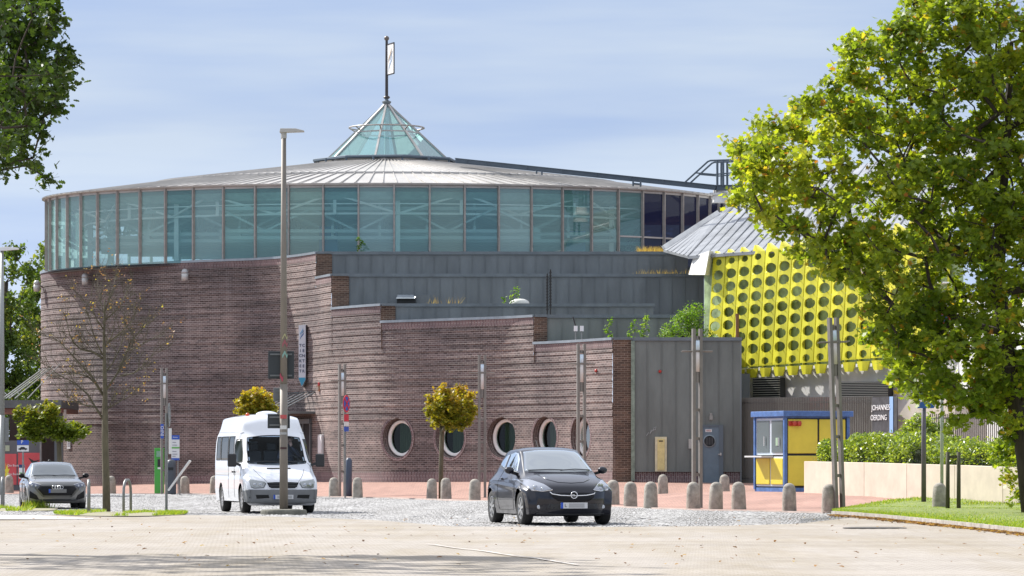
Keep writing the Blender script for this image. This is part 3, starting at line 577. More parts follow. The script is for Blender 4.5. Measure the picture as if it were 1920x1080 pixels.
# steel door with porthole
D = 141.1; X = lambda px: WX(px, D); Zp = lambda y: WZ(y, D)
M_door = mat('blue_grey_door', (.13,.18,.22), .45, var=.08); M_doorf = mat('door_frame_steel', (.10,.13,.155), .45)
d_ = bpart(MB().box(X(1318), X(1348), D-.05, D+.1, .42, Zp(800)), 'door', M_door)
m_ = MB().box(X(1315), X(1318), D-.08, D+.1, .42, Zp(797)).box(X(1348), X(1356), D-.08, D+.1, .42, Zp(797)).box(X(1318), X(1348), D-.08, D+.1, Zp(800), Zp(797)); m_.build('frame', M_doorf, d_, world=True)
m_ = MB().lathe([(.24,0),(.24,-.03),(.2,-.04),(.2,0)], (X(1330), D-.05, Zp(827)), 24, 'y'); m_.build('porthole_frame', mat('porthole_steel', (.22,.26,.28), .4, .5), d_, world=True)
m_ = MB().lathe([(.19,0),(.19,-.012)], (X(1330), D-.052, Zp(827)), 24, 'y'); m_.build('porthole', M_dark, d_, world=True)
mb = MB()
for i in range(5): mb.box(X(1330)-.12+i*.06-.008, X(1330)-.12+i*.06+.008, D-.08, D-.066, Zp(834), Zp(820))
mb.build('grille', mat('grille_grey', (.12,.12,.12), .5), d_, world=True)
mb = MB().box(X(1349.5), X(1352.5), D-.13, D-.09, Zp(854), Zp(849)).box(X(1346), X(1352), D-.15, D-.12, Zp(852.5), Zp(851)); mb.build('handle', mat('door_handle_metal', (.5,.5,.48), .35, .6), d_, world=True)
mb = MB().box(X(1322.5), X(1334.5), D-.065, D-.05, Zp(810), Zp(805)); pl = mb.build('door_plate', mat('sign_white', (.7,.7,.68), .5), d_, world=True)
text('door_number', 'B003', .085, mat('sign_red', (.35,.05,.04), .5), d_, (X(1328.5), D-.067-160+160-160, Zp(807.5)-.3), (PI/2, 0, 0))
mb = MB().box(X(1224.5), X(1232.5)+.0, D-.1, D-.001, Zp(884), Zp(819)); mb = MB().box(X(1228), X(1250), D-.09, D-.001, Zp(884), Zp(819))
hy = bpart(mb, 'wall_cabinet', mat('cream_frame', (.62,.57,.38), .5, var=.12, vscale=6)); mb = MB().box(X(1232.5), X(1246), D-.12, D-.09, Zp(881.5), Zp(822.5)); mb.build('cabinet_door', mat('cream_yellow', (.66,.55,.24), .5, var=.15, vscale=5), hy, world=True, bevel=.01)
MB().box(X(1235), X(1243), D-.135, D-.12, Zp(828), Zp(826)).build('slot', M_dark, hy, world=True)
bpart(MB().box(X(1291), X(1298), D-.06, D-.001, Zp(841), Zp(823)), 'switch_box', mat('grey_box', (.4,.4,.37), .5))
bpart(MB().box(X(1330), X(1336), D-.17, D-.001, Zp(787), Zp(779)).cyl((X(1333), D-.1, Zp(779)), (X(1333), D-.1, Zp(774)), .05), 'bulkhead_lamp', mat('lamp_grey', (.27,.27,.25), .5))

# glass drum
EA, EB = 15.86, 10.7; NB = 64; PH = R(90+5.625/2)
ZB, ZT = EYE+8.9, EYE+12.2
def el(t, ra=1.0, ea=0): return Vector((BC[0]+(EA*ra+ea)*math.sin(t), BC[1]-(EB*ra+ea)*math.cos(t), 0))
th = [2*PI*(i+.44)/NB for i in range(NB)]
for i in range(NB):
    a, b = th[i], th[(i+1) % NB]; b = b if b > a else b+2*PI; p, q = el(a), el(b); d = (q-p)*.015
    pxm = 960+F*(p.x+q.x)/(p.y+q.y); dk = pxm > 1195 and math.cos((a+b)/2) > -.2
    m_ = MB().add([p+d+Vector((0,0,ZB)), q-d+Vector((0,0,ZB)), q-d+Vector((0,0,ZT)), p+d+Vector((0,0,ZT))], [(0,1,2,3)]); bpart(m_, 'glass_pane', M_pglass if dk else TG[(i*7+i//5) % 4 if pxm > 330 else 1])
    o = (p-Vector((BC[0], BC[1], 0))).normalized()*.06; bpart(MB().beam(p+o+Vector((0,0,ZB)), p+o+Vector((0,0,ZT+.08)), .075, .13, up=tuple(o.normalized())), 'mullion', M_frame)
m_ = MB(); n = 192
for z0, z1, e0, e1 in ((ZT-.06, ZT+.1, .1, .1),): 
    m_.grid([[el(2*PI*i/n, 1, e)+Vector((0,0,z)) for i in range(n+1)] for e, z in ((-.05, ZT-.07), (.03, ZT-.07), (.03, ZT+.02), (.14, ZT+.04), (.16, ZT+.12), (-.1, ZT+.14))])
bpart(m_, 'eaves_rail', M_roof)
# roof: two overlapping rings of trays with seams
ZR = EYE+13.85; RT = 3.42
def ring3(f, z, e=0):                                                     # blend from rim ellipse (f=1) to the round hub ring (f=0)
    return lambda t: Vector((BC[0]+(RT+(EA-RT)*f+e)*math.sin(t), BC[1]-(RT+(EB-RT)*f+e)*math.cos(t), z))
zf = lambda f: ZR+(ZT+.1-ZR)*f
m_ = MB().grid([[ring3(f, zf(f)+dz)(2*PI*i/256) for i in range(257)] for f, dz in ((1.02, .0), (.8, .04), (.56, .06), (.56, -.06))]); bpart(m_, 'lower_roof', M_roof)
m_ = MB().grid([[ring3(f, zf(f)+dz)(2*PI*i/256) for i in range(257)] for f, dz in ((.60, .02), (.60, .14), (.3, .10), (0, .05), (0, -.15))]); bpart(m_, 'upper_roof', M_roof)
m_ = MB()
for i in range(160):
    t = 2*PI*(i+.3)/160
    for f0, f1, d0 in ((1.02, .60, .045), (.60, .0, .14)):
        if f0 < 1 and i % 2 and False: continue
        m_.beam(ring3(f0, zf(f0)+d0)(t), ring3(f1, zf(f1)+(.07 if f1 else .07)+.015)(t), .03, .045)
bpart(m_, 'roof_seams', M_roof)
# hub ring with rail
m_ = MB().lathe([(3.3, -.25), (3.42, -.1), (3.42, .06), (3.2, .1)], (BC[0], BC[1], ZR+.02), 8+0*64); bpart(m_, 'hub_ring', mat('hub_dark', (.12,.12,.11), .6, .2))
m_ = MB(); oc = lambda r, z, k: Vector((BC[0]+r*math.sin(R(45*k-8.4)), BC[1]-r*math.cos(R(45*k-8.4)), z))
m_.tube([oc(3.45, ZR+.26, k+.5) for k in range(8)], .08, 6, True)
for k in range(16): m_.cyl(oc(3.42, ZR+.26, k/2), oc(3.44, ZR-.2, k/2), .05)
bpart(m_, 'service_rail', mat('rail_grey', (.10,.13,.16), .5, .3))
# glass spire
ZA = WZ(193, 175)
bo = bpart(MB().lathe([(3.25, 0), (3.25, .2), (3.05, .24)], (BC[0], BC[1], ZR+.05), 8), 'spire_base', M_frame)
for k in range(8):
    a, b, ap = oc(3.05, ZR+.18, k), oc(3.05, ZR+.18, k+1), Vector((BC[0], BC[1], ZA)); f = lambda t, s: (a*(1-s)+b*s)*(1-t)+ap*t
    m_ = MB().add([f(.0,.02), f(0,.98), f(.5,.98), f(.5,.02)], [(0,1,2,3)]); m_.build('spire_pane', M_sky, bo, world=True)
    m_ = MB().add([f(.51,.02), f(.51,.98), ap], [(0,1,2)]); m_.build('spire_pane', M_sky, bo, world=True)
    MB().beam(a, ap, .09, .12).build('spire_rib', M_roof, bo, world=True); MB().beam(f(.5, 0), f(.5, 1), .06, .06).build('spire_bar', M_roof, bo, world=True)
m_ = MB().tube([oc(1.76, WZ(240, 175), k/4) for k in range(32)], .036, 6, True)
for k in range(8): m_.cyl(oc(1.76, WZ(240, 175), k), oc(1.52, WZ(246, 175), k), .03)
bpart(m_, 'spire_ring', M_frame, smooth=True)
bpart(MB().cyl((BC[0], BC[1], ZR), (BC[0], BC[1], ZA-.3), .12, .1, 10), 'spire_mast', M_steel)
bpart(MB().lathe([(.1,-.1),(.2,0),(.22,.06),(.08,.14),(.08,.3)], (BC[0], BC[1], ZA), 12), 'spire_cap', M_capd)

# interior of the drum: ceiling, trusses, deck
m_ = MB().grid([[ring3(f, z)(2*PI*i/96) for i in range(97)] for f, z in ((.985, ZT-.25), (.9, ZT-.55), (.72, ZT-.6), (.3, ZT-.4), (0, ZT+.2))]); bpart(m_, 'ceiling', M_soffit)
m_ = MB().grid([[ring3(f, z)(2*PI*i/96) for i in range(97)] for f, z in ((.99, ZB-.1), (0, ZB-.1))]); m_.add([(BC[0]+RT*math.sin(2*PI*i/96), BC[1]-RT*math.cos(2*PI*i/96), ZB-.1) for i in range(96)], [tuple(range(96))]); bpart(m_, 'gallery_floor', mat('gallery_floor', (.2,.24,.25), .8))
m_ = MB(); nn_ = 32
for i in range(nn_):
    t = 2*PI*(i+.3)/nn_; t2 = 2*PI*(i+1.3)/nn_; tm = (t+t2)/2
    top = ring3(.93, ZT-.3); bot = ring3(.86, ZT-1.15); low = ring3(.80, ZB+.9)
    m_.beam(top(t), top(t2), .1, .12); m_.beam(bot(t), bot(t2), .09, .09); m_.beam(ring3(.93, ZT-.75)(t), ring3(.93, ZT-.75)(t2), .05, .05)
    (m_.beam(top(t), bot(t2), .09, .09) if i % 2 else m_.beam(bot(t), top(t2), .09, .09))
    if i % 2: m_.beam(ring3(.88, ZT-.2)(t), ring3(.88, ZT-1.2)(t), .14, .14)
    if i % 4 == 0: m_.beam(ring3(.84, ZB)(t), ring3(.84, ZT-.3)(t), .2, .2)
bpart(m_, 'ring_truss', M_steel)
m_ = MB()
for i in range(-7, 8):
    x = BC[0]+i*2.1; hw = EB*math.sqrt(max(0, 1-(i*2.1/EA)**2))*.86; zt, zb = ZT-.75, ZT-1.75; n = max(2, int(hw*2/1.7))
    for z in (zt, zb, zb-.3): m_.beam((x, BC[1]-hw, z), (x, BC[1]+hw, z), .12, .16)
    for j in range(n):
        y0 = BC[1]-hw+2*hw*j/n; y1 = BC[1]-hw+2*hw*(j+1)/n; m_.beam((x, y0, zt if j % 2 else zb), (x, y1, zb if j % 2 else zt), .09, .09)
for j in range(-4, 5):
    y = BC[1]+j*2.3; hw = EA*math.sqrt(max(0, 1-(j*2.3/EB)**2))*.88
    for z in (ZT-.9, ZT-1.9, ZT-2.2): m_.beam((BC[0]-hw, y, z), (BC[0]+hw, y, z), .12, .15)
    n = max(2, int(hw*2/2.0))
    for k in range(n):
        a, b = BC[0]-hw+2*hw*k/n, BC[0]-hw+2*hw*(k+1)/n; m_.beam((a, y, ZT-1.9 if (k+j) % 2 else ZT-.9), (b, y, ZT-.9 if (k+j) % 2 else ZT-1.9), .09, .09)
bpart(m_, 'roof_trusses', mat('dim_steel', (.45,.58,.58), .6))
# deeper beams that close the view low down, with gaps of sky under them
m_ = MB()
for j, (dy, z0, z1, w_) in enumerate(((1.5, ZB+1.5, ZB+1.68, .4), (5.5, ZB+2.0, ZB+2.5, .3), (8.2, ZB+2.2, ZB+2.95, .2), (7.5, ZB+1.55, ZB+1.65, .2))):
    hw = EA*math.sqrt(1-(dy/EB)**2)*.9; m_.box(BC[0]-hw, BC[0]+hw, BC[1]+dy, BC[1]+dy+w_, z0, z1)
bpart(m_, 'deep_beams', M_soffit)
m_ = MB(); 
for xx in (-13.4, -10.2, -4.2, 3.6, 9): m_.box(BC[0]+xx, BC[0]+xx+.28, BC[1]+3, BC[1]+3.3, ZB, ZT-.5)
bpart(m_, 'columns', M_steel)
M_blue = mat('blue_cladding', (.03,.14,.30), .5)
bpart(MB().box(WX(598,168), WX(633,168), 168, 169, ZB-.2, ZB+1.75).box(WX(1062,169), WX(1098,169), 169, 170, ZB-.2, ZB+1.6), 'blue_shafts', M_blue)
bpart(MB().box(WX(1175,172), WX(1265,172), 172, 172.3, ZB-.2, ZB+1.4).box(WX(1150,173), WX(1180,173), 173, 173.3, ZB-.2, ZB+1.5), 'purple_wall', mat('purple_cladding', (.12,.04,.2), .6))
# stair / ramp stringers seen through the glass on the right
m_ = MB()
for k in range(7):
    a, b = 930+k*42, 1015+k*42; D_ = 170.5+.2*k; m_.beam(P(a, 474, D_), P(b, 420, D_), .07, .09)
m_.beam(P(905, 447, 169), P(1080, 408, 171), .14, .16); m_.beam(P(1080, 408, 171), P(1200, 401, 172.5), .14, .16); m_.beam(P(1100, 447, 170.5), P(1150, 404, 171), .12, .14); m_.beam(P(1175, 470, 171), P(1200, 424, 171.5), .12, .14)
m_.beam(P(1040, 452, 170.4), P(1180, 446, 171), .07, .07)
bpart(m_, 'ramp_stringers', mat('pale_steel', (.42,.5,.5), .5, .1))
m_ = MB()
for (a, b) in ((1203, 424),): 
    for i in range(7):
        pass
t0 = [i for i in range(NB) if 1150 < 960+F*el(th[i]).x/el(th[i]).y < 1345 and math.cos(th[i]) > -.1]
for i in t0: m_.beam(el(th[i], 1, .02)+Vector((0,0,ZB+1.25)), el(th[i]+2*PI/NB, 1, .02)+Vector((0,0,ZB+1.25)), .08, .07)
bpart(m_, 'transom', M_roof)

# crane-like maintenance beam on the drum roof with its landing
M_beam = mat('blue_grey_girder', (.085,.11,.135), .5, .3, var=.1)
m_ = MB(); pts = [P(857, 301, 170), P(1345, 352, 160.5), P(1413, 352, 160)]
for a, b in zip(pts[:-1], pts[1:]):
    m_.beam(a, b, .26, .20); m_.beam(a+Vector((0,0,.1)), b+Vector((0,0,.1)), .34, .03); m_.beam(a-Vector((0,0,.1)), b-Vector((0,0,.1)), .34, .03)
for t in (.04, .12, .28, .42, .55, .68, .8): c = pts[0]*(1-t)+pts[1]*t; m_.obox(c+Vector((0,-.18,0)), (.05,0,0), (0,.02,0), (0,0,.09))
for x, y, y2 in ((1006,320,326),(1016,321,328),(1187,340,349),(1201,340,350)): m_.cyl(P(x, y, 166-(x-1006)*.02), P(x, y2, 166-(x-1006)*.02), .04)
m_.beam(P(1186,344,162.8), P(1203,346,162.8), .3, .06)
gd = bpart(m_, 'maintenance_girder', M_beam)
m_ = MB(); rl = [P(1284,342,160.6), P(1327,303,160.4), P(1332,301,160.4), P(1392,299,160)]
for dy in (0, .9):
    o = Vector((.25*dy, dy, 0)); m_.tube([p+o for p in rl], .04, 5)
    m_.tube([P(1303,324,160.5)+o, P(1340,327,160.3)+o, P(1396,322,160)+o], .03, 5)
    for x, y0, y1 in ((1345,302,348),(1356,301,348),(1391,300,350)): m_.cyl(P(x, y0, 160.2)+o, P(x, y1, 160.2)+o, .05)
m_.build('handrail', M_beam, gd, world=True)
bpart(MB().cyl(P(1351,380,161), P(1351,350,161), .35, .3, 14).cyl(P(1351,366,161), P(1351,362,161), .5, .5, 14), 'roof_vent', M_white)

# entrance canopy and glazed entrance behind the van
ue = wu(566); c = wxy(ue); nn = wn(ue); tt = (wxy(ue+.2)-wxy(ue-.2)).normalized()
bpart(MB().obox(c+nn*.02+Vector((0,0,1.75)), tt*1.25, nn*.05, (0,0,1.25)), 'entrance', M_dark)
m_ = MB()
for s in (-1.25, -.4, .4, 1.25): m_.obox(c+nn*.09+tt*s+Vector((0,0,1.75)), tt*.04, nn*.04, (0,0,1.25))
m_.obox(c+nn*.1+Vector((0,0,3.05)), tt*1.35, nn*.1, (0,0,.1)); bpart(m_, 'entrance_frame', M_zinc)
m_ = MB().obox(c+nn*.9+Vector((0,0,3.42)), tt*1.8, nn*.9, (0,0,.05))
for s in np.linspace(-1.6, 1.6, 6): m_.cyl(c+tt*s+nn*1.7+Vector((0,0,3.45)), c+tt*(s+.2)+nn*.05+Vector((0,0,4.3)), .025); m_.cyl(c+tt*(s+.2)+nn*.05+Vector((0,0,4.3)), c+tt*(s+.2)+nn*.3+Vector((0,0,4.3)), .025)
bpart(m_, 'entrance_canopy', M_zinc)
# left canopy with stay rods
m_ = MB().box(WX(-120,166), WX(128,166), 163.5, 170, WZ(764,166)-.06, WZ(752,166)); cp_ = bpart(m_, 'canopy', mat('canopy_slate', (.10,.11,.11), .6, var=.2))
m_ = MB().box(WX(-120,164), WX(118,164), 163.6, 169.8, WZ(768,166)-.16, WZ(764,166)-.07); m_.build('canopy_soffit', mat('canopy_rust', (.16,.07,.05), .6, var=.2), cp_, world=True)
m_ = MB()
for x0, x1, y1 in ((5,82,690),(11,88,690),(17,94,690),(28,100,687),(52,112,683)): m_.cyl(P(x0, 747, 164.5), P(x1, y1, 170.6), .03, .03, 6)
for k in range(4): m_.cyl(P(-10+k*10, 747, 165), P(-60+k*10, 700, 166), .02)
m_.build('stay_rods', mat('stay_steel', (.42,.42,.4), .4, .4), cp_, world=True)
bpart(MB().box(WX(103,165), WX(118,165), 164.8, 165.2, .2, WZ(768,165)), 'canopy_column', M_zinc)
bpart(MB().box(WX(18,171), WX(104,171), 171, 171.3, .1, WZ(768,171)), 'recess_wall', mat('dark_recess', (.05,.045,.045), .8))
bpart(MB().box(WX(119,164.5), WX(124,164.5), 164.3, 164.6, WZ(818,164.5), WZ(768,164.5)), 'canopy_lamp', mat('pale_panel', (.5,.47,.42), .6))

# flag mast on the spire
fl = thing('flag_mast', 'thin dark mast with a ball tip and stiff white banner on the glass spire', 'flag mast', (BC[0], BC[1], ZA+.3))
M_mast = mat('mast_dark', (.05,.045,.045), .5, .3)
zt_ = WZ(72, 175)-ZA-.3
MB().cyl((0,0,-.2), (0,0,zt_), .075, .06, 10).lathe([(.12,0),(.16,.06),(.12,.12)], (0,0,-.1), 12).build('pole', M_mast, fl)
MB().ball((0,0,zt_), .12, 14).build('ball', mat('ball_bronze', (.16,.13,.11), .4, .4), fl, True)
# banner turned almost edge-on: hinge at the pole
ba = R(-63); bx = lambda a, z, o=0: Vector((a*math.cos(ba)-o*math.sin(ba), a*math.sin(ba)+o*math.cos(ba), z))
z0, z1 = WZ(141,175)-ZA-.3, WZ(84,175)-ZA-.3
m_ = MB().prism([bx(.04,z0), bx(.78,z0+.02), bx(.78,z1+.02), bx(.04,z1)], bx(0,0,.03)-bx(0,0,0)); ban = m_.build('banner', mat('banner_white', (.92,.89,.84), .5), fl)
m_ = MB()
for a, b in (((.04,z0),(.78,z0+.02)),((.78,z0+.02),(.78,z1+.02)),((.78,z1+.02),(.04,z1))): m_.beam(bx(*a, .015), bx(*b, .015), .06, .05)
m_.build('banner_frame', M_mast, ban)
def swoosh(w, h, flip=1):
    """S made of two brush strokes, unit box, returned as three outline polygons"""
    A = [(.62,1.0),(.60,.86),(.35,.66),(.2,.55),(.16,.44),(.3,.3),(.2,.46),(.4,.58),(.62,.72),(.72,.86)]
    B = [(.86,.62),(.84,.48),(.6,.34),(.38,.22),(.26,.1),(.22,.0),(.2,.12),(.26,.24),(.5,.4),(.74,.52)]
    C_ = [(.9,.84),(.84,.72),(.6,.6),(.4,.5),(.34,.42),(.5,.5),(.74,.62)]
    return [[((x-.5)*w*flip, (y-.5)*h) for x, y in q] for q in (A, B, C_)]
cols = [mat('logo_ochre', (.45,.33,.24), .6), mat('logo_blue_grey', (.35,.45,.6), .6), mat('logo_blue_grey2', (.4,.48,.6), .6)]
for q, c in zip(swoosh(.6, 1.15), cols):
    MB().prism([bx(.41+x, (z0+z1)/2+y, -.012) for x, y in q], bx(0,0,.008)-bx(0,0,0)).build('emblem', c, ban)

# ------------------------------------------------------------- hall with the yellow perforated screen
hb = thing('screened_hall', 'long white hall with a bright yellow perforated screen and pale seamed roof', 'building', (12, 150, .4))
def hpart(mb, name, m, **k): return mb.build(name, m, hb, world=True, **k)
M_yel = mat('yellow_screen', (.64,.60,.03), .45, var=.22, vscale=.9, detail=9, stretch=(1.5,1.5,.5))
M_gglass = mat('green_glazing', (.36,.46,.24), .35, var=.5, vscale=1.6)
M_conc = mat('white_concrete', (.74,.73,.70), .7, var=.12, vscale=1)
M_hroof = mat('pale_seam_roof', (.29,.30,.31), .4, .3, var=.2, vscale=.8)
fn = Vector((-math.sin(R(57)), -math.cos(R(57)), 0)); ft = Vector((math.cos(R(57)), -math.sin(R(57)), 0))
F0 = Vector((WX(1338, 150), 150, 0)); SW = .88
zrow = lambda y: WZ(y, 148)
HO = [(488, .22, .13)]+[(512+24.3*i, .345, .195) for i in range(7)]+[(682, .23, .145)]
def strip_mesh(i):
    o = F0+ft*(SW*i); nx, nz = 18, 120; u = np.linspace(0, SW*.94, nx)[None].repeat(nz, 0).copy(); zt = zrow(466); zb = zrow(713-2); z = np.linspace(zb, zt, nz)[:, None].repeat(nx, 1).copy()
    sc = 1+.0045*i; k = (z-EYE)*(sc-1)
    holes = [(SW*.47, zrow(y), a, b) for y, a, b in HO]
    for hx, hz, a, b in holes:
        r = np.sqrt(((u-hx)/a)**2+((z-hz)/b)**2); sn = np.abs(r-1) < .17; q = 1/np.maximum(r, 1e-6); u[sn] = hx+(u[sn]-hx)*q[sn]; z[sn] = hz+(z[sn]-hz)*q[sn]
    fs = []
    for a_ in range(nz-1):
        for b_ in range(nx-1):
            cu = u[a_:a_+2, b_:b_+2].mean(); cz = z[a_:a_+2, b_:b_+2].mean()
            if any(((cu-hx)/a)**2+((cz-hz)/b)**2 < .97 for hx, hz, a, b in holes): continue
            if zrow(694) < cz < zrow(691) : continue
            fs.append((a_*nx+b_, a_*nx+b_+1, (a_+1)*nx+b_+1, (a_+1)*nx+b_))
    fz = np.clip((z-zb)/(zt-zb), 0, 1)
    bulge = .42*np.clip((1-fz)/.75, 0, 1)**.8*(z > zrow(700))+.36*(z <= zrow(700))        # leans out towards the foot
    bulge = .36*np.clip((1-fz)/.9, 0, 1)**1.0
    fold = .05*(1-np.abs(u/(SW*.94)*2-1))
    # pointed top and tapering tongue
    tip = np.clip((z-zrow(478))/(zt-zrow(478)), 0, 1); u2 = u*(1-tip*.72)+tip*.1
    tg = np.clip((zrow(692)-z)/(zrow(692)-zb), 0, 1); u2 = SW*.47+(u2-SW*.47)*(1-.42*tg)
    V = np.array(o)[None, None]+u2[..., None]*np.array(ft)+(bulge+fold)[..., None]*np.array(fn); V[..., 2] = z*1.0+(z-EYE)*(.0045*i)
    return V.reshape(-1, 3), fs
for i in range(16):
    V, fs = strip_mesh(i); so = hpart(MB().add(V, fs), 'screen_strip', M_yel); sm = so.modifiers.new('t', 'SOLIDIFY'); sm.thickness = .05; sm.offset = -1
EW = SW*16.5
def facade(z0, z1, off, a=-1.4, b=EW, th=.3): p = F0+fn*off; q0 = p+ft*a; q1 = p+ft*b; return MB().prism([q0+Vector((0,0,z0)), q1+Vector((0,0,z0)), q1+Vector((0,0,z1)), q0+Vector((0,0,z1))], fn*-th)
hpart(facade(zrow(697), zrow(474), -.55), 'glazed_wall', M_gglass)
hpart(facade(.2, zrow(697), -.25), 'plinth_wall', M_conc)
m_ = MB()
for i in range(17): p = F0+ft*(SW*i)-fn*.5; m_.beam(p+Vector((0,0,zrow(697))), p+Vector((0,0,zrow(474))), .07, .3)
hpart(m_, 'screen_posts', M_yel)
m_ = MB()
for i in range(17): p = F0+ft*(SW*i); m_.beam(p+Vector((0,0,zrow(693)))-fn*.3, p+Vector((0,0,zrow(693)))+fn*.35, .1, .12)
for y in (574,): m_.beam(F0+fn*-.1+Vector((0,0,zrow(y))), F0+ft*EW+fn*-.1+Vector((0,0,zrow(y)*1.06)), .5, .05)
hpart(m_, 'brackets', M_white)
for (a, b, y0, y1, D_) in ((1411,1461,708,747,146.4),(1574,1664,716,745,141)):
    m_ = MB(); p, q = P(a, y0, D_), P(b, y0, D_-1.0); h0, h1 = WZ(y1, D_), WZ(y0, D_)
    m_.prism([Vector((p.x,p.y,h0)), Vector((q.x,q.y,h0)), Vector((q.x,q.y,h1)), Vector((p.x,p.y,h1))], (.3, .8, 0)); lv = hpart(m_, 'louvre_box', M_dark)
    m_ = MB(); n = 9
    for k in range(n): z = h0+(h1-h0)*(k+.5)/n; m_.beam((p.x,p.y-.05,z), (q.x,q.y-.05,z), .09, .025)
    m_.build('louvre_blade', mat('louvre_grey', (.36,.36,.31), .5), lv, world=True)
# roof rising behind the screen
def quadroof(a, b, c, d, name, n, m, th=.12):
    m_ = MB(); m_.prism([a, b, c, d], (0, 0, -th))
    for i in range(n+1): t = i/n; m_.beam(a*(1-t)+b*t+Vector((0,0,.01)), d*(1-t)+c*t+Vector((0,0,.01)), .05, .035)
    return hpart(m_, name, m)
ra, rb, rc, rd = P(1290, 480, 151), P(1760, 446, 139), P(1900, 225, 172), P(1385, 378, 168)
quadroof(ra, rb, rc, rd, 'roof', 26, M_hroof)
rl_, rt_ = P(1244, 468, 156.5), P(1346, 402, 164)
quadroof(rl_, ra, rd, rt_, 'roof_flank', 6, M_hroof, .1)
m_ = MB().beam(rl_+Vector((0,0,.08)), rt_+Vector((0,0,.08)), .2, .1, up=(0,-1,0)); hpart(m_, 'roof_flashing', M_conc)
hpart(MB().prism([P(1291,515,151), P(1322,515,149.6), P(1330,470,149.6), P(1300,481,151)], (.2,.5,0)), 'cladding', M_conc)
hpart(MB().prism([P(1358,398,170), P(1500,398,166), P(1520,320,166), P(1420,352,169), P(1362,376,170)], (.5,6,0)), 'upper_wall', mat('white_membrane', (.66,.66,.64), .7))
m_ = MB()
for x, y in ((1385,352),(1400,350)): m_.cyl(P(x, 400, 160), P(x, y, 160), .05)
hpart(m_, 'girder_legs', M_beam)
hpart(MB().prism([P(1688,830,143), P(1930,850,131), P(1930,560,131), P(1688,560,143)], (1.5,3,0)), 'white_wing', mat('white_render', (.72,.72,.70), .7, var=.05))
hpart(MB().prism([P(1636,850,131), P(1790,850,128), P(1790,748,128), P(1706,748,130)], (1.5,3,0)), 'ramp_wall', mat('warm_concrete', (.60,.55,.46), .7, var=.1, vscale=2))
hpart(MB().box(WX(1388,141.3), WX(1432,141.3), 143, 143.3, .2, WZ(845,143)), 'corrugated_wall', mat('corrugated_grey', (.26,.27,.28), .5, .2, var=.15, vscale=9, stretch=(4,4,.1)))
hpart(MB().box(WX(1386,143), WX(1408,143), 143.6, 143.9, WZ(845,143), WZ(700,143)), 'painted_shade_wall', mat('painted_wall_shade', (.10,.115,.12), .6))  # dark colour stands in for shade on this strip of wall

# slat fences
def slat_fence(name, label, a, b, z0a, z1a, z0b, z1b, m, w=.05, pitch=.105):
    a = Vector(a); b = Vector(b); t = thing(name, label, 'fence', (a.x, a.y, 0)); n = int((b-a).length/pitch); m_ = MB()
    for i in range(n+1):
        s = i/n; c = a*(1-s)+b*s; m_.box(c.x-w/2, c.x+w/2, c.y-.03, c.y+.03, z0a*(1-s)+z0b*s, z1a*(1-s)+z1b*s)
    m_.build('bars', m, t, world=True)
    m2 = MB()
    for zz in (.06, .94): m2.beam(Vector((a.x,a.y+.05,z0a+(z1a-z0a)*zz)), Vector((b.x,b.y+.05,z0b+(z1b-z0b)*zz)), .05, .06)
    m2.build('rail', m, t, world=True); return t
M_slat = mat('dark_slats', (.15,.145,.13), .5, .3)
slat_fence('slat_fence', 'tall dark vertical slat fence behind the yellow and blue booth', P(1392,0,142), P(1636,0,132), .5, WZ(746,142), .4, WZ(743,132), M_slat, .055, .14)
slat_fence('bar_fence', 'dark vertical bar fence above the hedge under the maple', P(1745,0,124), P(1930,0,118), .5, WZ(776,124), .5, WZ(776,118), M_slat, .03, .13)
# posters on the fence
def board(name, label, cat, px0, px1, y0, y1, D0, D1, m, th=.03):
    p, q = P(px0, y1, D0), P(px1, y1, D1); t = thing(name, label, cat, (p.x, p.y, p.z)); h = WZ(y0, D0)-p.z
    d = (Vector((q.x, q.y, 0))-Vector((p.x, p.y, 0))); nrm = Vector((d.y, -d.x, 0)).normalized()
    o = MB().prism([Vector((0,0,0)), d, d+Vector((0,0,h)), Vector((0,0,h))], nrm*-th).build('panel', m, t); return t, d, h, nrm, math.atan2(d.y, d.x)
M_red = mat('poster_red', (.55,.08,.09), .5, var=.1); M_blk = mat('print_black', (.02,.02,.022), .5); M_wht = mat('print_white', (.75,.75,.75), .5)
for nm, a, b in (('first', 1519, 1543), ('second', 1545, 1577)):
    t, d, h, nrm, rz = board('poster', 'pale red event poster with blue print above the booth roof, '+('left one' if nm == 'first' else 'right one with yellow'), 'poster', a, b, 745, 768, 137-(a-1519)*.02, 136.2-(a-1519)*.02, mat('poster_pink', (.62,.22,.22), .5))
    m_ = MB()
    for k in range(3): m_.obox(d*(.3+.2*k)+Vector((0,0,h*.45))+nrm*.01, d.normalized()*.05, nrm*.004, (0,0,.12)); 
    m_.build('print', mat('print_blue', (.16,.2,.4), .5) if nm == 'first' else mat('print_yellow', (.7,.5,.1), .5), t)
t, d, h, nrm, rz = board('concert_banner', 'black mesh banner with big white capital letters at the fence end', 'banner', 1635, 1682, 745, 812, 131.5, 129.5, mat('banner_black', (.04,.04,.045), .6, var=.5, vscale=4))
text('lettering', 'JOHANNES', .27, M_wht, t, d*.38+Vector((0,0,h*.70))+nrm*.03, (PI/2, 0, rz), sx=1.15)
text('lettering', 'OERDING', .27, M_wht, t, d*.30+Vector((0,0,h*.42))+nrm*.03, (PI/2, 0, rz), sx=1.15)
MB().prism([d*.72+nrm*.01, d*.86+nrm*.01, d*.86+Vector((0,0,h))+nrm*.01, d*.72+Vector((0,0,h))+nrm*.01], nrm*.01).build('blue_stripe', mat('banner_blue', (.25,.4,.65), .5), t)

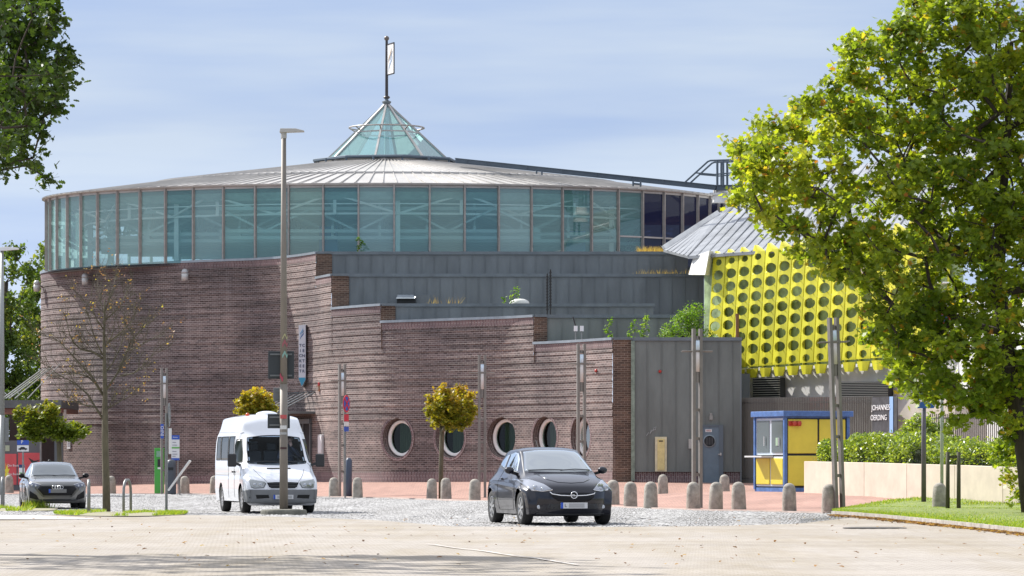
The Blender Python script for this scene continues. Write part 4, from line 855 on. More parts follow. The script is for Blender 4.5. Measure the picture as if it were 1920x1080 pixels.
# yellow booth
al = R(22); KD = 118.3; kx = WX(1472, KD); kz = gz(kx, KD)-.02
kb = thing('ticket_booth', 'yellow booth with blue frame, flat blue roof and glazed counter on its left', 'booth', (kx, KD, kz), al)
M_by = mat('booth_yellow', (.66,.55,.055), .4, var=.08, vscale=1.5); M_bb = mat('booth_blue', (.07,.15,.36), .45, var=.25, vscale=5); M_bk = mat('gasket_black', (.012,.012,.02), .5)
BL, BWd, BH = 2.22, 2.15, 2.42
MB().box(.03, BL-.03, .03, BWd-.03, .1, BH).build('cabin', mat('booth_inside', (.05,.055,.05), .8), kb)
m_ = MB().box(-.12, BL+.14, -.14, BWd+.12, BH, BH+.18).box(-.02, BL+.02, -.02, BWd+.02, BH-.05, BH); m_.build('roof', M_bb, kb, bevel=.015)
MB().box(-.02, BL+.02, -.02, BWd+.02, 0, .16).build('base', M_bb, kb)
m_ = MB()
for x, y in ((0,0),(BL,0),(0,BWd),(BL,BWd)): m_.box(x-.05, x+.05, y-.05, y+.05, .1, BH)
m_.build('frame', M_bb, kb)
for x0, x1, z0, z1 in ((.09,1.14,1.25,2.34),(1.2,BL-.09,1.25,2.34),(.09,1.14,.22,1.18),(1.2,BL-.09,.22,1.18)):
    MB().box(x0-.035, x1+.035, .0, .025, z0-.035, z1+.035).build('gasket', M_bk, kb, bevel=.03)
    MB().box(x0, x1, -.03, .01, z0, z1).build('panel', M_by, kb, bevel=.03)
ml = MB()
for y0, y1 in ((.1,.98),(1.08,BWd-.1)):
    ml.box(-.0, .025, y0-.05, y1+.05, .2, 1.15).box(-.0,.025,y0-.05,y1+.05,1.2,2.38)
    MB().box(-.035, .01, y0, y1, .26, 1.1).build('panel', M_by, kb, bevel=.03)
    MB().box(-.02, .035, y0+.04, y1-.04, 1.28, 2.3).build('window', mat('booth_window', (.10,.12,.12), .08), kb)
ml.build('white_frame', mat('booth_white', (.55,.6,.66), .5), kb, bevel=.02)
MB().box(-.42, .0, .85, BWd-.05, 1.13, 1.18).build('counter', mat('counter_pale', (.6,.62,.62), .4), kb)
m_ = MB().cyl((-.06,.35,1.5), (-.06,.35,1.75), .015).cyl((-.06,1.4,1.5), (-.06,1.4,1.8), .015); m_.build('handle', M_wht, kb)
MB().box(-.04,-.03,.45,.6,1.5,1.75).build('sticker', mat('sticker_green', (.3,.42,.3), .6), kb)
m_ = MB().lathe([(.075,0),(.075,-.1),(.05,-.12)], (.27,-.05,2.2), 12, 'y').lathe([(.075,0),(.075,-.1),(.05,-.12)], (.44,-.05,2.2), 12, 'y').box(.1,.55,-.045,-.03,2.12,2.28); m_.build('alarm_lights', mat('alarm_red', (.45,.05,.03), .35), kb)

# cream retaining wall with hedge
rw = thing('retaining_wall', 'cream concrete retaining wall carrying the clipped hedge', 'wall', G(1508, 114))
M_cream = mat('cream_concrete', (.56,.485,.39), .75, var=.1, vscale=1.6, bump=.15, bscale=7, stretch=(1,1,1))
cw = [(1508,114.5,1.32),(1560,111.8,1.30),(1620,109.0,1.28),(1700,105.6,1.245),(1790,102.2,1.21),(1880,99.0,1.165),(1990,96,1.14)]
cw = [(WX(a,b), b, c) for a, b, c in cw]
for (x0,y0,z0),(x1,y1,z1) in zip(cw[:-1], cw[1:]):
    a = Vector((x0,y0,0)); b = Vector((x1,y1,0)); d = (b-a).normalized(); nr = Vector((-d.y, d.x, 0)); nr = nr if nr.x > 0 else -nr; a = a+d*.012; b = b-d*.012
    q = [Vector((a.x,a.y,-.3)), Vector((b.x,b.y,-.3)), Vector((b.x,b.y,z1)), Vector((a.x,a.y,z0))]
    MB().prism(q, nr*.3).build('wall_section', M_cream, rw, world=True, bevel=.01)
a = Vector((cw[0][0], cw[0][1], 0)); MB().prism([a+Vector((.02,.02,-.2)), a+Vector((3.5,1.6,-.2)), a+Vector((3.5,1.6,1.32)), a+Vector((.02,.02,1.32))], (0,.28,0)).build('wall_return', M_cream, rw, world=True)

# ------------------------------------------------------------- street furniture
M_lpost = mat('lamp_post_bronze', (.21,.19,.17), .5, .3, var=.15, vscale=3)
M_tube = mat('opal_tube', (.62,.56,.52), .35); M_tubet = mat('clear_tube', (.6,.7,.78), .12)
def twin_lamp(h=5.0):
    t = thing('twin_post_lamp', '', 'street lamp')
    for s in (-1, 1): MB().box(s*.10-.042, s*.10+.042, -.07, .07, -.6, h).build('post', M_lpost, t)
    MB().cyl((0,0,h-.62), (0,0,h-.33), .088, .088, 14).build('upper_tube', M_tubet, t, True)
    MB().cyl((0,0,h-1.2), (0,0,h-.62), .084, .084, 14).build('lower_tube', M_tube, t, True)
    MB().cyl((0,0,h-1.5), (0,0,h-1.2), .07, .07, 12).build('socket', M_lpost, t); MB().cyl((0,0,h-.3), (0,0,h-.2), .06).build('cap', M_lpost, t); m_ = MB().lathe([(.09,0),(.1,.03),(.09,.06)], (0,0,h-.65), 12)
    m_.build('collar', M_lpost, t)
    for z in (.9, 1.9, 2.7): MB().box(-.058, .058, -.03, .03, z, z+.08).build('spacer', M_lpost, t)
    MB().cyl((-.45,-.03,h-.62), (.45,-.03,h-.62), .014).cyl((-.45,.05,h-.64), (.45,.05,h-.64), .012).build('cross_rods', M_lpost, t)
    return t
LAMPS = [(308,148,12,'slim twin-post lamp beside the green ticket machine'),(641.5,141,20,'slim twin-post lamp behind the no-stopping sign'),(904,130.6,5,'twin-post lamp beside the small round maple'),(1090,117,10,'twin-post lamp in front of the last round window'),(1307,104,15,'tall twin-post lamp before the blue-grey steel door'),(1574,96,25,'leaning twin-post lamp at the left tip of the lawn')]
tl = twin_lamp()
for i, (px, D, rz, lab) in enumerate(LAMPS):
    o = tl if i == 0 else copy_tree(tl); o.location = (WX(px,D), D, gz(WX(px,D), D)); o.rotation_euler.z = R(rz); o['label'] = lab; o['group'] = 'twin-post lamps on the plaza'
    if px == 1574: o.rotation_euler = (0, R(-2.2), R(25))

M_bol = mat('bollard_granite', (.30,.275,.235), .85, var=.35, vscale=6, bump=.5, bscale=40, detail=8)
_t = M_bol.node_tree; _oi = _t.nodes.new('ShaderNodeObjectInfo'); _va = _t.nodes.new('ShaderNodeVectorMath')
_tc = [n for n in _t.nodes if n.type == 'TEX_COORD'][0]; _mp = [n for n in _t.nodes if n.type == 'MAPPING'][0]
_t.links.new(_tc.outputs['Object'], _va.inputs[0]); _t.links.new(_oi.outputs['Location'], _va.inputs[1]); _t.links.new(_va.outputs[0], _mp.inputs[0])
def bollard():
    t = thing('bollard', '', 'bollard'); pr = [(.205,-.1),(.20,0),(.19,.35),(.178,.60)]+[(.178*math.cos(a)**.8 if a < 1.5 else .004, .60+.14*math.sin(a)) for a in np.linspace(.25, PI/2, 7)]
    return smooth_by_angle(MB().lathe([(.2,-.1),(.198,0),(.186,.35),(.176,.585),(.166,.60)]+[(max(.003, .166*math.cos(a)), .60+.145*math.sin(a)) for a in np.linspace(.15, PI/2, 8)], (0,0,0), 20).build('bollard', M_bol), 50), t
bo, te = bollard(); bpy.data.objects.remove(te)
BOL = [(17,925.5,'stone bollard at the left edge before the red hoarding'),(209,926.5,'stone bollard half hidden behind the bare tree trunk'),(346.5,926,'stone bollard beside the tilted white board'),(402,927,'stone bollard peeping out behind the rear of the white van'),
 (626,932,'stone bollard with a white spot left of the no-stopping sign'),(670.5,933.5,'stone bollard right of the no-stopping sign'),(809.5,936,'stone bollard just left of the small round maple trunk'),(836.5,936.5,'stone bollard just right of the small round maple trunk'),(890,939.5,'stone bollard touching the left of a twin-post lamp by the black hatchback'),
 (1149,949,'stone bollard partly behind the mirror of the black hatchback'),(1182,951,'stone bollard first clear one right of the black hatchback'),(1220,953.5,'stone bollard in the front row below the cream wall cabinet'),(1300,954.5,'stone bollard left of the lamp before the steel door'),(1342,955.5,'stone bollard in the front row right below the steel door'),
 (1385.5,956,'stone bollard in the front row below the end of the zinc wall'),(1480,959,'stone bollard in front of the yellow booth corner'),(1554.5,960.5,'stone bollard nearest the left tip of the lawn'),(1761,950,'stone bollard standing behind the wooden tree stakes')]
first = True
def put(o, px, y, D=None, z=None):
    D = D or DG(y); x = WX(px, D); o.location = (x, D, gz(x, D) if z is None else z)
for px, y, lab in BOL:
    o = bo if first else bo.copy(); 
    if not first: COL.objects.link(o)
    first = False; put(o, px, y, 97 if px == 1761 else None); o.rotation_euler = (random.gauss(0,.015), random.gauss(0,.018), random.random()*6); s = random.uniform(.97, 1.04); o.scale = (s, s, random.uniform(.97, 1.03)); tag(o, lab, 'bollard', 'stone bollards edging the plaza')
for px, D, lab in ((1243,132,'farther stone bollard below the cream wall cabinet'),(1358.5,131,'farther stone bollard before the foot of the steel door')):
    o = bo.copy(); COL.objects.link(o); put(o, px, 0, D); tag(o, lab, 'bollard', 'stone bollards edging the plaza')

# galvanised hoops
M_galv = mat('galvanised_steel', (.22,.225,.22), .45, .5, var=.15, vscale=8)
hp = MB().tube([(0,-.35,-.1),(0,-.35,.5),(0,-.33,.64),(0,-.25,.77),(0,-.12,.84),(0,.12,.84),(0,.25,.77),(0,.33,.64),(0,.35,.5),(0,.35,-.1)], .035, 10).build('steel_hoop', M_galv, None, True)
for i, (px, y, rz, lab) in enumerate(((5,949,4,'grey steel hoop at the far left edge of the grass'),(70,949,-1,'grey steel hoop in front of the grey hatchback'),(166.5,963,5,'grey steel hoop right of the grey hatchback'),(238.5,961,-9,'grey steel hoop right of the bare tree trunk'))):
    o = hp if i == 0 else hp.copy()
    if i: COL.objects.link(o)
    put(o, px, y+1.5); o.rotation_euler.z = R(rz); tag(o, lab, 'hoop barrier', 'steel hoops at the parking edge')

def sgrey(n='galv'): return M_galv
# tall street lamp with signs seen from behind
M_pole = mat('weathered_pole', (.21,.185,.155), .6, .2, var=.2, vscale=2, stretch=(1,1,.4))
M_back = mat('sign_back', (.035,.042,.045), .5, .2); M_alu = mat('sign_back_alu', (.14,.15,.15), .5, .3)
D = 91.5; x0 = WX(532, D); hL = WZ(252, D)
sl = thing('street_lamp', 'tall street lamp on a round kerb with dark sign backs, in front of the van', 'street lamp', (x0, D, 0))
MB().cyl((0,0,0), (0,0,3.2), .105, .092, 16).cyl((0,0,3.2), (0,0,hL), .088, .058, 16).build('pole', M_pole, sl, True)
m_ = MB().lathe([(.58,-.05),(.565,.09),(.545,.125),(.3,.14)], (0,0,0), 28); m_.build('kerb_ring', mat('kerb_dark', (.14,.135,.11), .85, var=.3, vscale=5), sl)
m_ = MB().cyl((0,0,hL-.1), (0,0,hL+.06), .075).prism([(-.1,-.12,hL+.04), (.5,-.12,hL+.06), (.5,-.12,hL+.09), (.3,-.12,hL+.14), (-.08,-.12,hL+.14)], (0,.26,0)); m_.build('lamp_head', mat('lamp_head_pale', (.42,.41,.38), .45), sl, bevel=.01)
def splate(x0_, x1_, y0_, y1_, m, dy=.12, tilt=0):
    a, b = (x0_-532)/F*D, (x1_-532)/F*D; z0, z1 = WZ(y1_, D), WZ(y0_, D)
    o = MB().box(a, b, dy, dy+.03, z0, z1).build('sign_back', m, sl, bevel=.012); 
    for z in (z0+.06, z1-.1): MB().box(a+.05, b-.05, dy-.04, dy, z, z+.04).build('rail', M_alu, o)
    return o
splate(502, 551, 658, 710, M_back); splate(512, 530, 727, 752, M_alu); splate(501, 543, 776, 803, M_back)
for y0_, y1_, c, nm in ((626,633,(.40,.38,.2),'tape'),(634,648,(.28,.09,.10),'red_tape'),(696,712,(.35,.05,.08),'red_tape'),(656,668,(.2,.35,.3),'tape'),(838,842,(.05,.02,.02),'sticker'),(777,785,(.45,.08,.08),'sticker'),(797,805,(.6,.6,.58),'sticker'),(810,815,(.35,.36,.36),'sticker')):
    z0, z1 = WZ(y1_, D), WZ(y0_, D); rr_ = .108 if y0_ > 700 or nm == 'sticker' else .099; MB().grid([[(rr_*math.sin(a), -rr_*math.cos(a), z+(.05*math.sin(a*5) if nm != 'sticker' else 0)) for a in np.linspace(*((-.9, .8) if nm == 'sticker' else (-1.2, -.1) if y0_ > 690 else (-.3, 1.3)), 10)] for z in (z0, z0+(z1-z0)*(.9 if nm == 'sticker' else .55))]).build(nm, mat('wrap_'+nm, c, .6), sl, True)
# lamp at the left edge
D = 140; x0 = WX(4, D); hL = WZ(473, D)
s2 = thing('street_lamp', 'tall grey street lamp at the left edge of the picture', 'street lamp', (x0, D, gz(x0, D)))
MB().cyl((0,0,0), (0,0,3), .11, .1, 14).cyl((0,0,3), (0,0,hL), .095, .06, 14).build('pole', mat('grey_pole', (.30,.31,.30), .5, .3), s2, True)
MB().prism([(-.1,-.12,hL-.02),(.62,-.12,hL+.04),(.62,-.12,hL+.1),(.2,-.12,hL+.14),(-.1,-.12,hL+.12)], (0,.26,0)).build('lamp_head', M_wht, s2, bevel=.01)
MB().box(.1,.25,-.02,.02,2.0,2.9).build('side_box', M_galv, s2)

# no-stopping sign
def disc(c, r, th, n=28): return MB().lathe([(r, 0), (r, -th)], c, n, 'y')
M_sred = mat('sign_red', (.55,.03,.06), .4); M_sblue = mat('sign_blue', (.03,.09,.42), .4); M_swh = mat('sign_white', (.7,.7,.7), .4)
D = 133; x0 = WX(649, D); z0 = gz(x0, D); ns = thing('no_stopping_sign', 'round red and blue no-stopping sign with red plate on a thin pole', 'road sign', (x0, D, z0), R(70))
zc = WZ(757, D)-z0
MB().cyl((0,.04,-.1), (0,.04,zc+.3), .03).build('pole', M_galv, ns)
b_ = disc((0,0,zc), .31, .02).build('disc', M_sred, ns); disc((0,-.021,zc), .25, .004).build('blue_field', M_sblue, b_)
m_ = MB()
for s in (-1, 1): m_.obox((0,-.03,zc), (.2,0,.2*s), (0,.004,0), (.025*s,0,-.025))
m_.build('cross', M_sred, b_)
for a, b, c, nm in ((777,790,M_sred,'plate'),(791,799,M_swh,'plate'),(800,809,M_sblue,'plate')): MB().box(-.2,.2,-.02,0,WZ(b,D)-z0,WZ(a,D)-z0).build(nm, c, ns)
# slender post with disc sign, seen edge on, and white plate
D = DG(962.5); x0 = WX(312, D); sp_ = thing('sign_post', 'grey sign post with edge-on round disc and long white plate', 'sign post', (x0, D, 0))
MB().cyl((0,0,-.05), (0,0,WZ(775,D)), .034, .034, 10).build('pole', M_galv, sp_)
MB().lathe([(.30,-.01),(.30,.01)], (.07,.0,WZ(778,D)), 24, 'x').build('disc', M_alu, sp_); o_ = MB().box(.06,.13,-.02,.02,WZ(851,D),WZ(803,D)).build('plate', M_swh, sp_)
# blue and white parking panel behind, ticket machine, waste bin
D = 150
x0 = WX(304, D); z0 = gz(x0, D); t = thing('ticket_machine', 'bright green ticket machine standing against the brick wall', 'ticket machine', (WX(298,D), D, z0))
w_ = (308-291)/F*D/2; zt_ = WZ(840,D)-z0
MB().box(-w_, w_, 0, .4, 0, zt_).build('cabinet', mat('machine_green', (.06,.34,.05), .4), t, bevel=.02)
MB().box(-w_*.55, w_*.6, -.02, 0, zt_-.36, zt_-.12).build('screen', mat('machine_screen', (.2,.35,.25), .2), t); MB().box(-w_*.3, w_*.4, -.02, 0, zt_-.75, zt_-.45).build('keypad', M_blk, t); MB().box(-.05,.1,-.02,0,zt_-.85,zt_-.78).build('slot', M_wht, t)
D = 146; t = thing('waste_bin', 'dark grey cylindrical waste bin beside the green ticket machine', 'waste bin', G(321, D)); MB().lathe([(.19,0),(.20,.05),(.20,1.15),(.17,1.3),(.08,1.36)], (0,0,0), 20).build('body', mat('bin_grey', (.06,.07,.085), .5), t, True)
MB().box(-.1,.1,-.22,-.15,.95,1.05).build('opening', M_dark, t)
D = 147; x0 = WX(329, D); z0 = gz(x0, D); t = thing('tariff_board', 'white and blue parking tariff board with green band', 'notice board', (x0, D, z0))
zz = lambda y: WZ(y, D)-z0
MB().cyl((.1,.03,0), (.1,.03,zz(816)), .025).build('pole', M_galv, t); p_ = MB().box(-.16,.16,-.02,.01,zz(863),zz(816)).build('panel', M_swh, t); MB().box(-.16,.16,-.03,-.02,zz(824),zz(816)).build('blue_header', M_sblue, p_); MB().box(-.16,.16,-.03,-.02,zz(841),zz(838)).build('green_band', mat('band_green', (.15,.4,.1), .5), p_); MB().box(-.16,.16,-.03,-.02,zz(863),zz(859)).build('blue_footer', M_sblue, p_)
text('wording', 'Parken', .07, M_wht, t, (0,-.033,zz(820)), (PI/2,0,0))
m_ = MB()
for y, w_ in ((829,.09),(834,.12),(846,.1),(851,.12),(855,.08)): m_.box(-.12,-.12+w_*1.6,-.03,-.02,zz(y+1),zz(y))
m_.build('small_print', mat('print_grey', (.2,.2,.25), .6), p_)
D = 147.5; x0 = WX(304, D); z0 = gz(x0, D); t = thing('parking_sign', 'narrow upright blue sign strip fixed beside the twin-post lamp', 'sign', (x0, D, z0)); MB().box(-.06,.06,-.02,.01,zz(822),zz(795)).build('panel', M_sblue, t); text('lettering', 'INFO', .17, M_wht, t, (.015,-.03,zz(808)), (PI/2,R(-90),0))
# tilted white board
D = 140; a = P(316, 920, D); b = P(357, 864, D-.3); t = thing('tilted_board', 'long white board leaning steeply over the plaza beside the sign post', 'board', (a.x, a.y, gz(a.x, a.y)))
d = (b-a).normalized(); nr = Vector((-d.z, 0, d.x)).normalized()
MB().prism([a-nr*.02+Vector((0,-.14,0)), b-nr*.02+Vector((0,-.3,0)), b-nr*.02+Vector((0,.3,0)), a-nr*.02+Vector((0,.14,0))], nr*.06).build('board', mat('board_white', (.75,.75,.73), .5), t, world=True)
MB().cyl((a+b)/2-Vector((0,0,.05)), Vector(((a.x+b.x)/2-.0, D, gz(a.x, D))), .03).build('prop', M_galv, t, world=True)
# thing by the no-stopping sign: blue-grey post
D = 138; t = thing('pillar_bin', 'slim dark blue post bin behind the no-stopping sign', 'post', G(654, D)); MB().lathe([(.12,0),(.12,1.35),(.06,1.45)], (0,0,0), 14).build('body', mat('post_blue', (.05,.07,.11), .5), t, True)

# parking sign with car symbol on the left, small tariff board
D = 128; x0 = WX(43, D); z0 = gz(x0, D); t = thing('parking_sign', 'blue parking sign with white plate showing a car symbol on the left', 'road sign', (x0, D, z0))
MB().cyl((0,.04,0), (0,.04,zz(826)), .03).build('pole', M_galv, t); pn = MB().box(-.2,.2,-.01,.01,zz(834),zz(825.5)).build('blue_panel', M_sblue, t); text('letter', 'P', .16, M_wht, t, (-.03,-.014,zz(829)), (PI/2,0,0)); pw = MB().box(-.2,.2,-.01,.01,zz(846.5),zz(835)).build('white_plate', M_swh, t)
zc = zz(841); m_ = MB().prism([(x*.15,-.02,zc+y*.15) for x, y in ((-1,-.25),(-.72,-.25),(-.6,-.42),(-.4,-.25),(.4,-.25),(.6,-.42),(.75,-.25),(1,-.25),(1,.02),(.55,.1),(.3,.36),(-.45,.36),(-.7,.06),(-1,0))], (0,.008,0)); m_.build('car_symbol', M_blk, pw)
D = 131; x0 = WX(41, D); z0 = gz(x0, D); t = thing('tariff_board', 'small white notice with dark blue header behind the grey hatchback', 'notice board', (x0, D, z0))
MB().cyl((0,.03,0), (0,.03,zz(871)), .03).build('pole', M_galv, t); p_ = MB().box(-.1,.1,-.02,.01,zz(897),zz(871)).build('panel', M_swh, t); MB().box(-.1,.1,-.03,-.02,zz(877),zz(871)).build('blue_header', mat('navy', (.02,.04,.14), .5), p_); MB().box(-.1,.1,-.03,-.02,zz(889),zz(886)).build('green_band', mat('band_green2', (.15,.4,.1), .5), p_)
# dark kiosk with red posters at the left edge
D = 158; x0 = WX(10, D); z0 = gz(x0, D)-.1; t = thing('poster_kiosk', 'dark kiosk with red poster panels under the left canopy', 'kiosk', (x0, D, z0)); X = lambda px: WX(px, D)-x0
MB().box(X(-60), X(76), 0, .5, 0, zz(826)).build('body', mat('kiosk_grey', (.10,.11,.12), .6), t)
for a, b, y0_, y1_ in ((9,31,851,909),(34,75,849,909)):
    o_ = MB().box(X(a), X(b), -.03, 0, zz(y1_), zz(y0_)).build('poster', M_red, t)
m_ = MB().prism([(X(10)+.07+.13*math.cos(2*PI*i/16)*(1 if i % 2 else .45), -.04, zz(886)+.45*math.sin(2*PI*i/16)*(1 if i % 2 else .45)) for i in range(16)], (0,.008,0)); m_.build('yellow_burst', mat('burst_yellow', (.7,.65,.05), .5), t)
text('wording', 'Die Bude', .13, M_wht, t, (X(25),-.04,zz(873)), (PI/2,0,0)); text('wording', 'Die Bude', .13, M_wht, t, (X(25),-.04,zz(889)), (PI/2,0,0))
m_ = MB().prism([(X(53),-.04,zz(858)),(X(64),-.04,zz(864)),(X(76),-.04,zz(862)),(X(68),-.04,zz(867)),(X(60),-.04,zz(868))], (0,.008,0)); m_.build('black_flash', M_blk, t)
MB().box(X(10), X(18), -.03, 0, zz(846), zz(835)).build('pictogram', mat('picto', (.35,.42,.3), .6), t)
MB().box(X(76), X(79), -.3, -.2, 0, zz(826)).build('corner_post', M_galv, t)
# small notice on the brick wall
uw = wu(130); c = wxy(uw); nn = wn(uw); tt = (wxy(uw+.1)-wxy(uw-.1)).normalized(); D = c.y
t = thing('wall_notice', 'small white notice on the brick wall below the left canopy', 'notice', (c.x, c.y, WZ(841, D))); MB().obox(nn*.03+Vector((0,0,.2)), tt*.15, nn*.01, (0,0,.21)).build('sheet', M_swh, t)
m_ = MB()
for k in range(4): m_.obox(nn*.045+Vector((0,0,.32-.07*k)), tt*.11, nn*.003, (0,0,.018))
m_.build('print', mat('print_grey2', (.25,.25,.28), .6), t)
uw = wu(604); c = wxy(uw); nn = wn(uw); tt = (wxy(uw+.1)-wxy(uw-.1)).normalized(); D = c.y
t = thing('display_case', 'white glazed display case on the brick wall right of the entrance', 'display case', (c.x, c.y, WZ(852, D))); MB().obox(nn*.06+Vector((0,0,.42)), tt*.36, nn*.05, (0,0,.42)).build('case', mat('case_white', (.55,.56,.56), .4), t, bevel=.01); MB().obox(nn*.115+Vector((0,0,.42)), tt*.29, nn*.006, (0,0,.35)).build('sheet', M_wht, t)

# ticket centre sign on the wall
uw = wu(565); c = wxy(uw); D = c.y-.9; xs = WX(568, D); sgn = thing('ticket_centre_sign', 'long white TICKET CENTER sign with blue pointed tip projecting from the wall', 'sign', (xs, D, WZ(725, D)))
px_ = lambda p: (p-568)/F*D; zs = lambda y: WZ(y, D)-WZ(725, D)
ang = R(0)
body = MB().prism([(px_(560),0,zs(610)),(px_(573),0,zs(609)),(px_(573),0,zs(712)),(px_(566),0,zs(725)),(px_(560),0,zs(710))], (.08,1.0,0)).build('sign_box', mat('sign_face_white', (.62,.66,.72), .4), sgn)
sm_ = MB().prism([(px_(573)+.002,-.002,zs(609)),(px_(577),.5,zs(609)),(px_(577),.5,zs(716)),(px_(573)+.002,-.002,zs(712))], (.01,.0,0)).build('sign_edge', mat('sign_edge_grey', (.16,.16,.18), .5), body)
MB().prism([(px_(560)+.01,-.012,zs(708)),(px_(573)-.01,-.012,zs(708)),(px_(573)-.01,-.012,zs(712)),(px_(566),-.012,zs(724)),(px_(560)+.01,-.012,zs(711))], (0,.01,0)).build('blue_tip', mat('cyan_tip', (.05,.32,.5), .4), body)
for k, ch in enumerate('TICKET'): text('letter', ch, .17, M_sblue if False else mat('letter_ink', (.05,.07,.14), .5), body, (px_(563.2),-.012,zs(648+k*9.6)), (PI/2,0,0), bold=.004)
for k, ch in enumerate('CENTER'): text('letter', ch, .17, bpy.data.materials['letter_ink'], body, (px_(569),-.012,zs(648+k*9.6)), (PI/2,0,0), bold=.004)
for q, c_ in zip(swoosh(.24, .5), (mat('logo_sky', (.1,.35,.6), .5), mat('logo_deep', (.04,.15,.4), .5), mat('logo_sky2', (.1,.3,.55), .5))): MB().prism([(px_(566)+x,-.012,zs(626)+y) for x, y in q], (0,.01,0)).build('emblem', c_, body)
# wall lamps, sirens
M_cyl = mat('lamp_cylinder', (.5,.5,.48), .4, .2)
for px, y, lab in ((69,536,'white domed wall lamp at the left edge of the brick drum'),(159.5,523,'white domed wall lamp left of centre high on the brick drum'),(346.5,515,'white domed wall lamp right of the other two on the brick drum')):
    u_ = wu(max(px+6, 80)); c = wxy(u_); nn = wn(u_); D = c.y-.5; x = WX(px, D); t = thing('wall_lamp', lab, 'wall lamp', (x, D, WZ(y, D)), 0, 'domed lamps on the brick drum')
    MB().lathe([(.14,-.26),(.15,-.1),(.15,.06)], (0,0,0), 16).build('shade', M_cyl, t, True); MB().lathe([(.155,.06),(.155,.12),(.13,.2),(.07,.25),(.005,.265)], (0,0,0), 16).build('cap', mat('lamp_cap', (.42,.42,.42), .4, .3), t, True)
    wp = c+Vector((0,0,WZ(y,D))); MB().cyl((0,0,.02), wp-Vector((x,D,WZ(y,D))), .04).build('bracket', M_galv, t)
for px, y, D, lab in ((1117.5,695,None,'small red siren on the sunlit end of the brick wall'),(1237.5,696.5,141.1,'small red siren on the grey zinc wall')):
    if D is None: c = wxy(wu(px)); D = c.y-.05
    t = thing('siren', lab, 'siren', (WX(px,D), D, WZ(y,D)-.05)); MB().lathe([(.06,0),(.06,-.06),(.035,-.12)], (0,0,.05), 12, 'y').build('horn', mat('siren_red', (.45,.03,.02), .35), t); MB().box(-.05,.05,-.02,.03,0,.1).build('mount', mat('siren_mount', (.3,.04,.03), .5), t)
c = wxy(wu(598)); D = c.y-.15; t = thing('alarm_box', 'small orange alarm box with red light on the brick wall', 'alarm', (WX(598.5,D), D, WZ(733.5,D))); MB().box(-.11,.11,-.05,.1,0,.24).build('box', mat('alarm_orange', (.4,.16,.05), .5), t); MB().lathe([(.06,0),(.05,.12),(.01,.15)], (0,0,.24), 10).build('beacon', mat('beacon_red', (.5,.03,.03), .3), t); MB().box(-.115,-.03,-.06,-.05,.02,.2).build('pale_side', mat('alarm_cream', (.55,.5,.42), .5), t)

# things on the terraces
D = 155.6; t = thing('roof_hatch', 'small grey box hood on the second zinc terrace', 'roof hatch', (WX(762,D), D, 7.4)); X = lambda px: WX(px,D)-WX(762,D); z = lambda y: WZ(y,D)-7.4
MB().prism([(X(743),-.1,z(560)),(X(777),-.1,z(560)),(X(780),-.1,z(557)),(X(775),.3,z(552)),(X(745),.3,z(552))], (0,.3,0)).build('hood', M_cap, t); MB().box(X(744), X(779), .05, .3, -.1, z(559)).build('opening', M_dark, t)
MB().box(X(780), X(806), .3, .36, -.1, z(552)).build('side_panel', M_zinc, t)
D = 153.8; t = thing('roof_dome', 'low white roof dome on the third terrace', 'rooflight', (WX(974,D), D, 7.5)); MB().lathe([(.42,-.2),(.42,.1),(.36,.2),(.2,.27),(.005,.29)], (0,0,.25), 20).build('dome', mat('dome_white', (.6,.6,.56), .4), t, True)
for px, y0_, lab in ((1026,513,'thin black antenna mast, left one of the pair on the terrace'),(1032,505,'thin black antenna mast, right taller one of the pair on the terrace')):
    D = 151; t = thing('antenna_mast', lab, 'antenna', (WX(px,D), D, 6.8)); zt_ = WZ(y0_,D)-6.8; MB().cyl((0,0,0), (0,0,zt_), .03).build('mast', M_blk, t)
    m_ = MB()
    for k in range(12): m_.cyl((0,0,zt_-.1-.12*k), (0,0,zt_-.16-.12*k), .055)
    m_.build('insulators', M_blk, t)
D = 144; t = thing('floodlight_pair', 'pair of small white spotlights on the lowest terrace parapet', 'spotlight', (WX(1084,D), D, 5.9)); m_ = MB()
for a in (1079.5, 1091): m_.cyl((WX(a,D)-WX(1084,D),0,0), (WX(a,D)-WX(1084,D),0,WZ(620,D)-5.9), .03)
m_.build('posts', M_galv, t); 
for a in (1079.5, 1091): MB().box(WX(a,D)-WX(1084,D)-.07, WX(a,D)-WX(1084,D)+.07, -.06, .06, WZ(621,D)-5.9, WZ(611,D)-5.9).build('spotlight', M_wht, t)
MB().cyl((-.1,0,WZ(611,D)-5.9), (-.2,0,WZ(594,D)-5.9), .025).build('arm', M_blk, t)
D = 144.5; t = thing('rust_pipe', 'short rusty pipe standing before the yellow screen', 'pipe', (WX(1382.5,D), D, 5.6)); MB().cyl((0,0,0), (0,0,WZ(588,D)-5.6), .07).build('pipe', mat('rust', (.2,.1,.05), .8), t)

